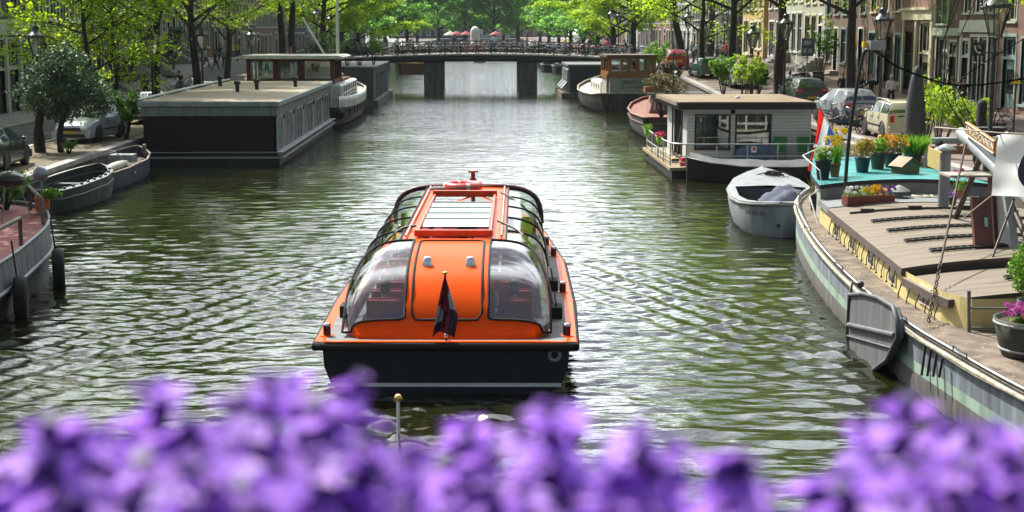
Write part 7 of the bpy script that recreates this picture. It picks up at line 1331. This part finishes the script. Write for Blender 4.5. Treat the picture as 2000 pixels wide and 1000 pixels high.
# ---------------------------------------------------------------- flowers on the viewer's bridge rail
PET=leafmat('violet_petal',(.20,.05,.54),(.64,.34,.95),.45,.5,1.1); PETD=pm('calyx_dark',(.035,.012,.12),.6,bump=0); STEM=pm('flower_stem',(.03,.05,.035),.7,bump=0)
def spike(seed):
    r=random.Random(seed); S_=MB(); S_.tube([(0,0,-.22),(r.uniform(-.01,.01),0,-.1),(0,0,.0),(0,0,.09)],.0022,5); Pm=[]; 
    C_=MB(); F=MB(); F.cyl((0,0,-.07),(0,0,.088),.0024,n=5)
    for k in range(15):
        z=.095-.0105*k+r.uniform(-.003,.003); a=k*2.4+r.uniform(-.3,.3); el=1.25-.085*k; d=Vector((math.cos(a)*math.cos(el),math.sin(a)*math.cos(el),math.sin(el))); b0=Vector((0,0,z)); L=.012+.0012*k
        C_.cyl(b0,b0+d*L*.9,.0028,.0048,n=6)
        if k<1: continue
        c=b0+d*L; F.cyl(b0-d*.002,c+d*.003,.0016,.003,n=5); u=d.orthogonal().normalized(); v=d.cross(u); s=r.uniform(.010,.0155)
        for q in range(5):
            t_=q*1.2566+r.uniform(-.2,.2); e=u*math.cos(t_)+v*math.sin(t_); f=u*math.cos(t_+.55)+v*math.sin(t_+.55); g=u*math.cos(t_-.55)+v*math.sin(t_-.55)
            F.add([c,c+f*s*.75+d*s*.35,c+e*s*1.25+d*s*.25,c+g*s*.75+d*s*.35],[(0,1,2,3)],True)
    return S_,C_,F
sp=[]
for sd in range(4):
    t=thing('flower_spike','blurred violet flower spike in the planter close to the camera','flower',(0,0,0),0,'violet flower spikes in the foreground planter'); a,b_,c=spike(50+sd); a.build('stem',STEM,t); b_.build('calyx',PETD,t); c.build('petals',PET,t); sp.append(t)
prof=[(0,860),(60,850),(130,800),(240,800),(330,830),(380,760),(440,725),(500,800),(560,790),(640,740),(700,705),(760,760),(800,880),(860,850),(930,830),(1000,860),(1060,800),(1120,810),(1180,960),(1240,900),(1330,815),(1400,900),(1480,930),(1560,920),(1640,930),(1700,880),(1760,760),(1830,800),(1900,830),(1960,830),(2000,840)]
first=[True]*4; rs=random.Random(19)
def put(px,py,Y):
    if abs(px-772)<62 and py<905: py+=130
    k=rs.randrange(4); s=rs.uniform(.9,1.35); p=at(px,py+12,Y=Y); z=p.z-.1*s
    if first[k]: o=sp[k]; first[k]=False; o.location=(p.x,p.y,z)
    else: o=dup(sp[k],(p.x,p.y,z))
    o.rotation_euler=(rs.uniform(-.25,.25),rs.uniform(-.25,.25),rs.uniform(0,6.28)); o.scale=(s,s,s)
for i in range(66):
    px=-40+2080*(i+rs.random())/66; py=interp(px,[q[0] for q in prof],[q[1] for q in prof]); put(px,py+rs.uniform(-12,35),rs.uniform(.74,.9))
for i in range(66):
    px=-60+2120*(i+rs.random())/66; py=interp(px,[q[0] for q in prof],[q[1] for q in prof]); put(px,py+rs.uniform(55,190),rs.uniform(.66,.84))
t=thing('flower_planter','dark planter box holding the violet flowers on the bridge rail below the frame','planter',(0,.78,5.3)); mb=MB(); mb.bx(-.75,.75,-.14,.14,-.2,.05); mb.build('box',BUCK,t,bevel=.01); mb=MB(); mb.bx(-.73,.73,-.12,.12,.051,.056); mb.build('soil',SOIL,t)
t=thing('bridge_parapet','iron railing of the viewer\'s bridge carrying the planter below the frame','railing',(0,.78,3.6)); mb=MB(); mb.bx(-9,9,-.03,.03,1.4,1.45); [mb.bx(x-.02,x+.02,-.02,.02,0,1.4) for x in np.arange(-9,9.1,.6)]; mb.build('rail',IRON,t); 
mb=MB(); mb.bx(-14.8,14.2,-6,1.0,3.0,3.6); o=mb.build('road',ASPH); o['kind']='structure'
# ---------------------------------------------------------------- haze
m=bpy.data.materials.new('haze'); m.use_nodes=True; n=m.node_tree; n.nodes.remove(n.nodes['Principled BSDF']); v=n.nodes.new('ShaderNodeVolumePrincipled'); v.inputs['Color'].default_value=(.80,.90,1,1); v.inputs['Density'].default_value=.00009; v.inputs['Anisotropy'].default_value=.2
n.links.new(v.outputs[0],n.nodes['Material Output'].inputs['Volume'])
if HAZE:
    mb=MB(); mb.bx(-320,320,-45,720,-2.5,42); o=mb.build('haze',m); o['kind']='stuff'
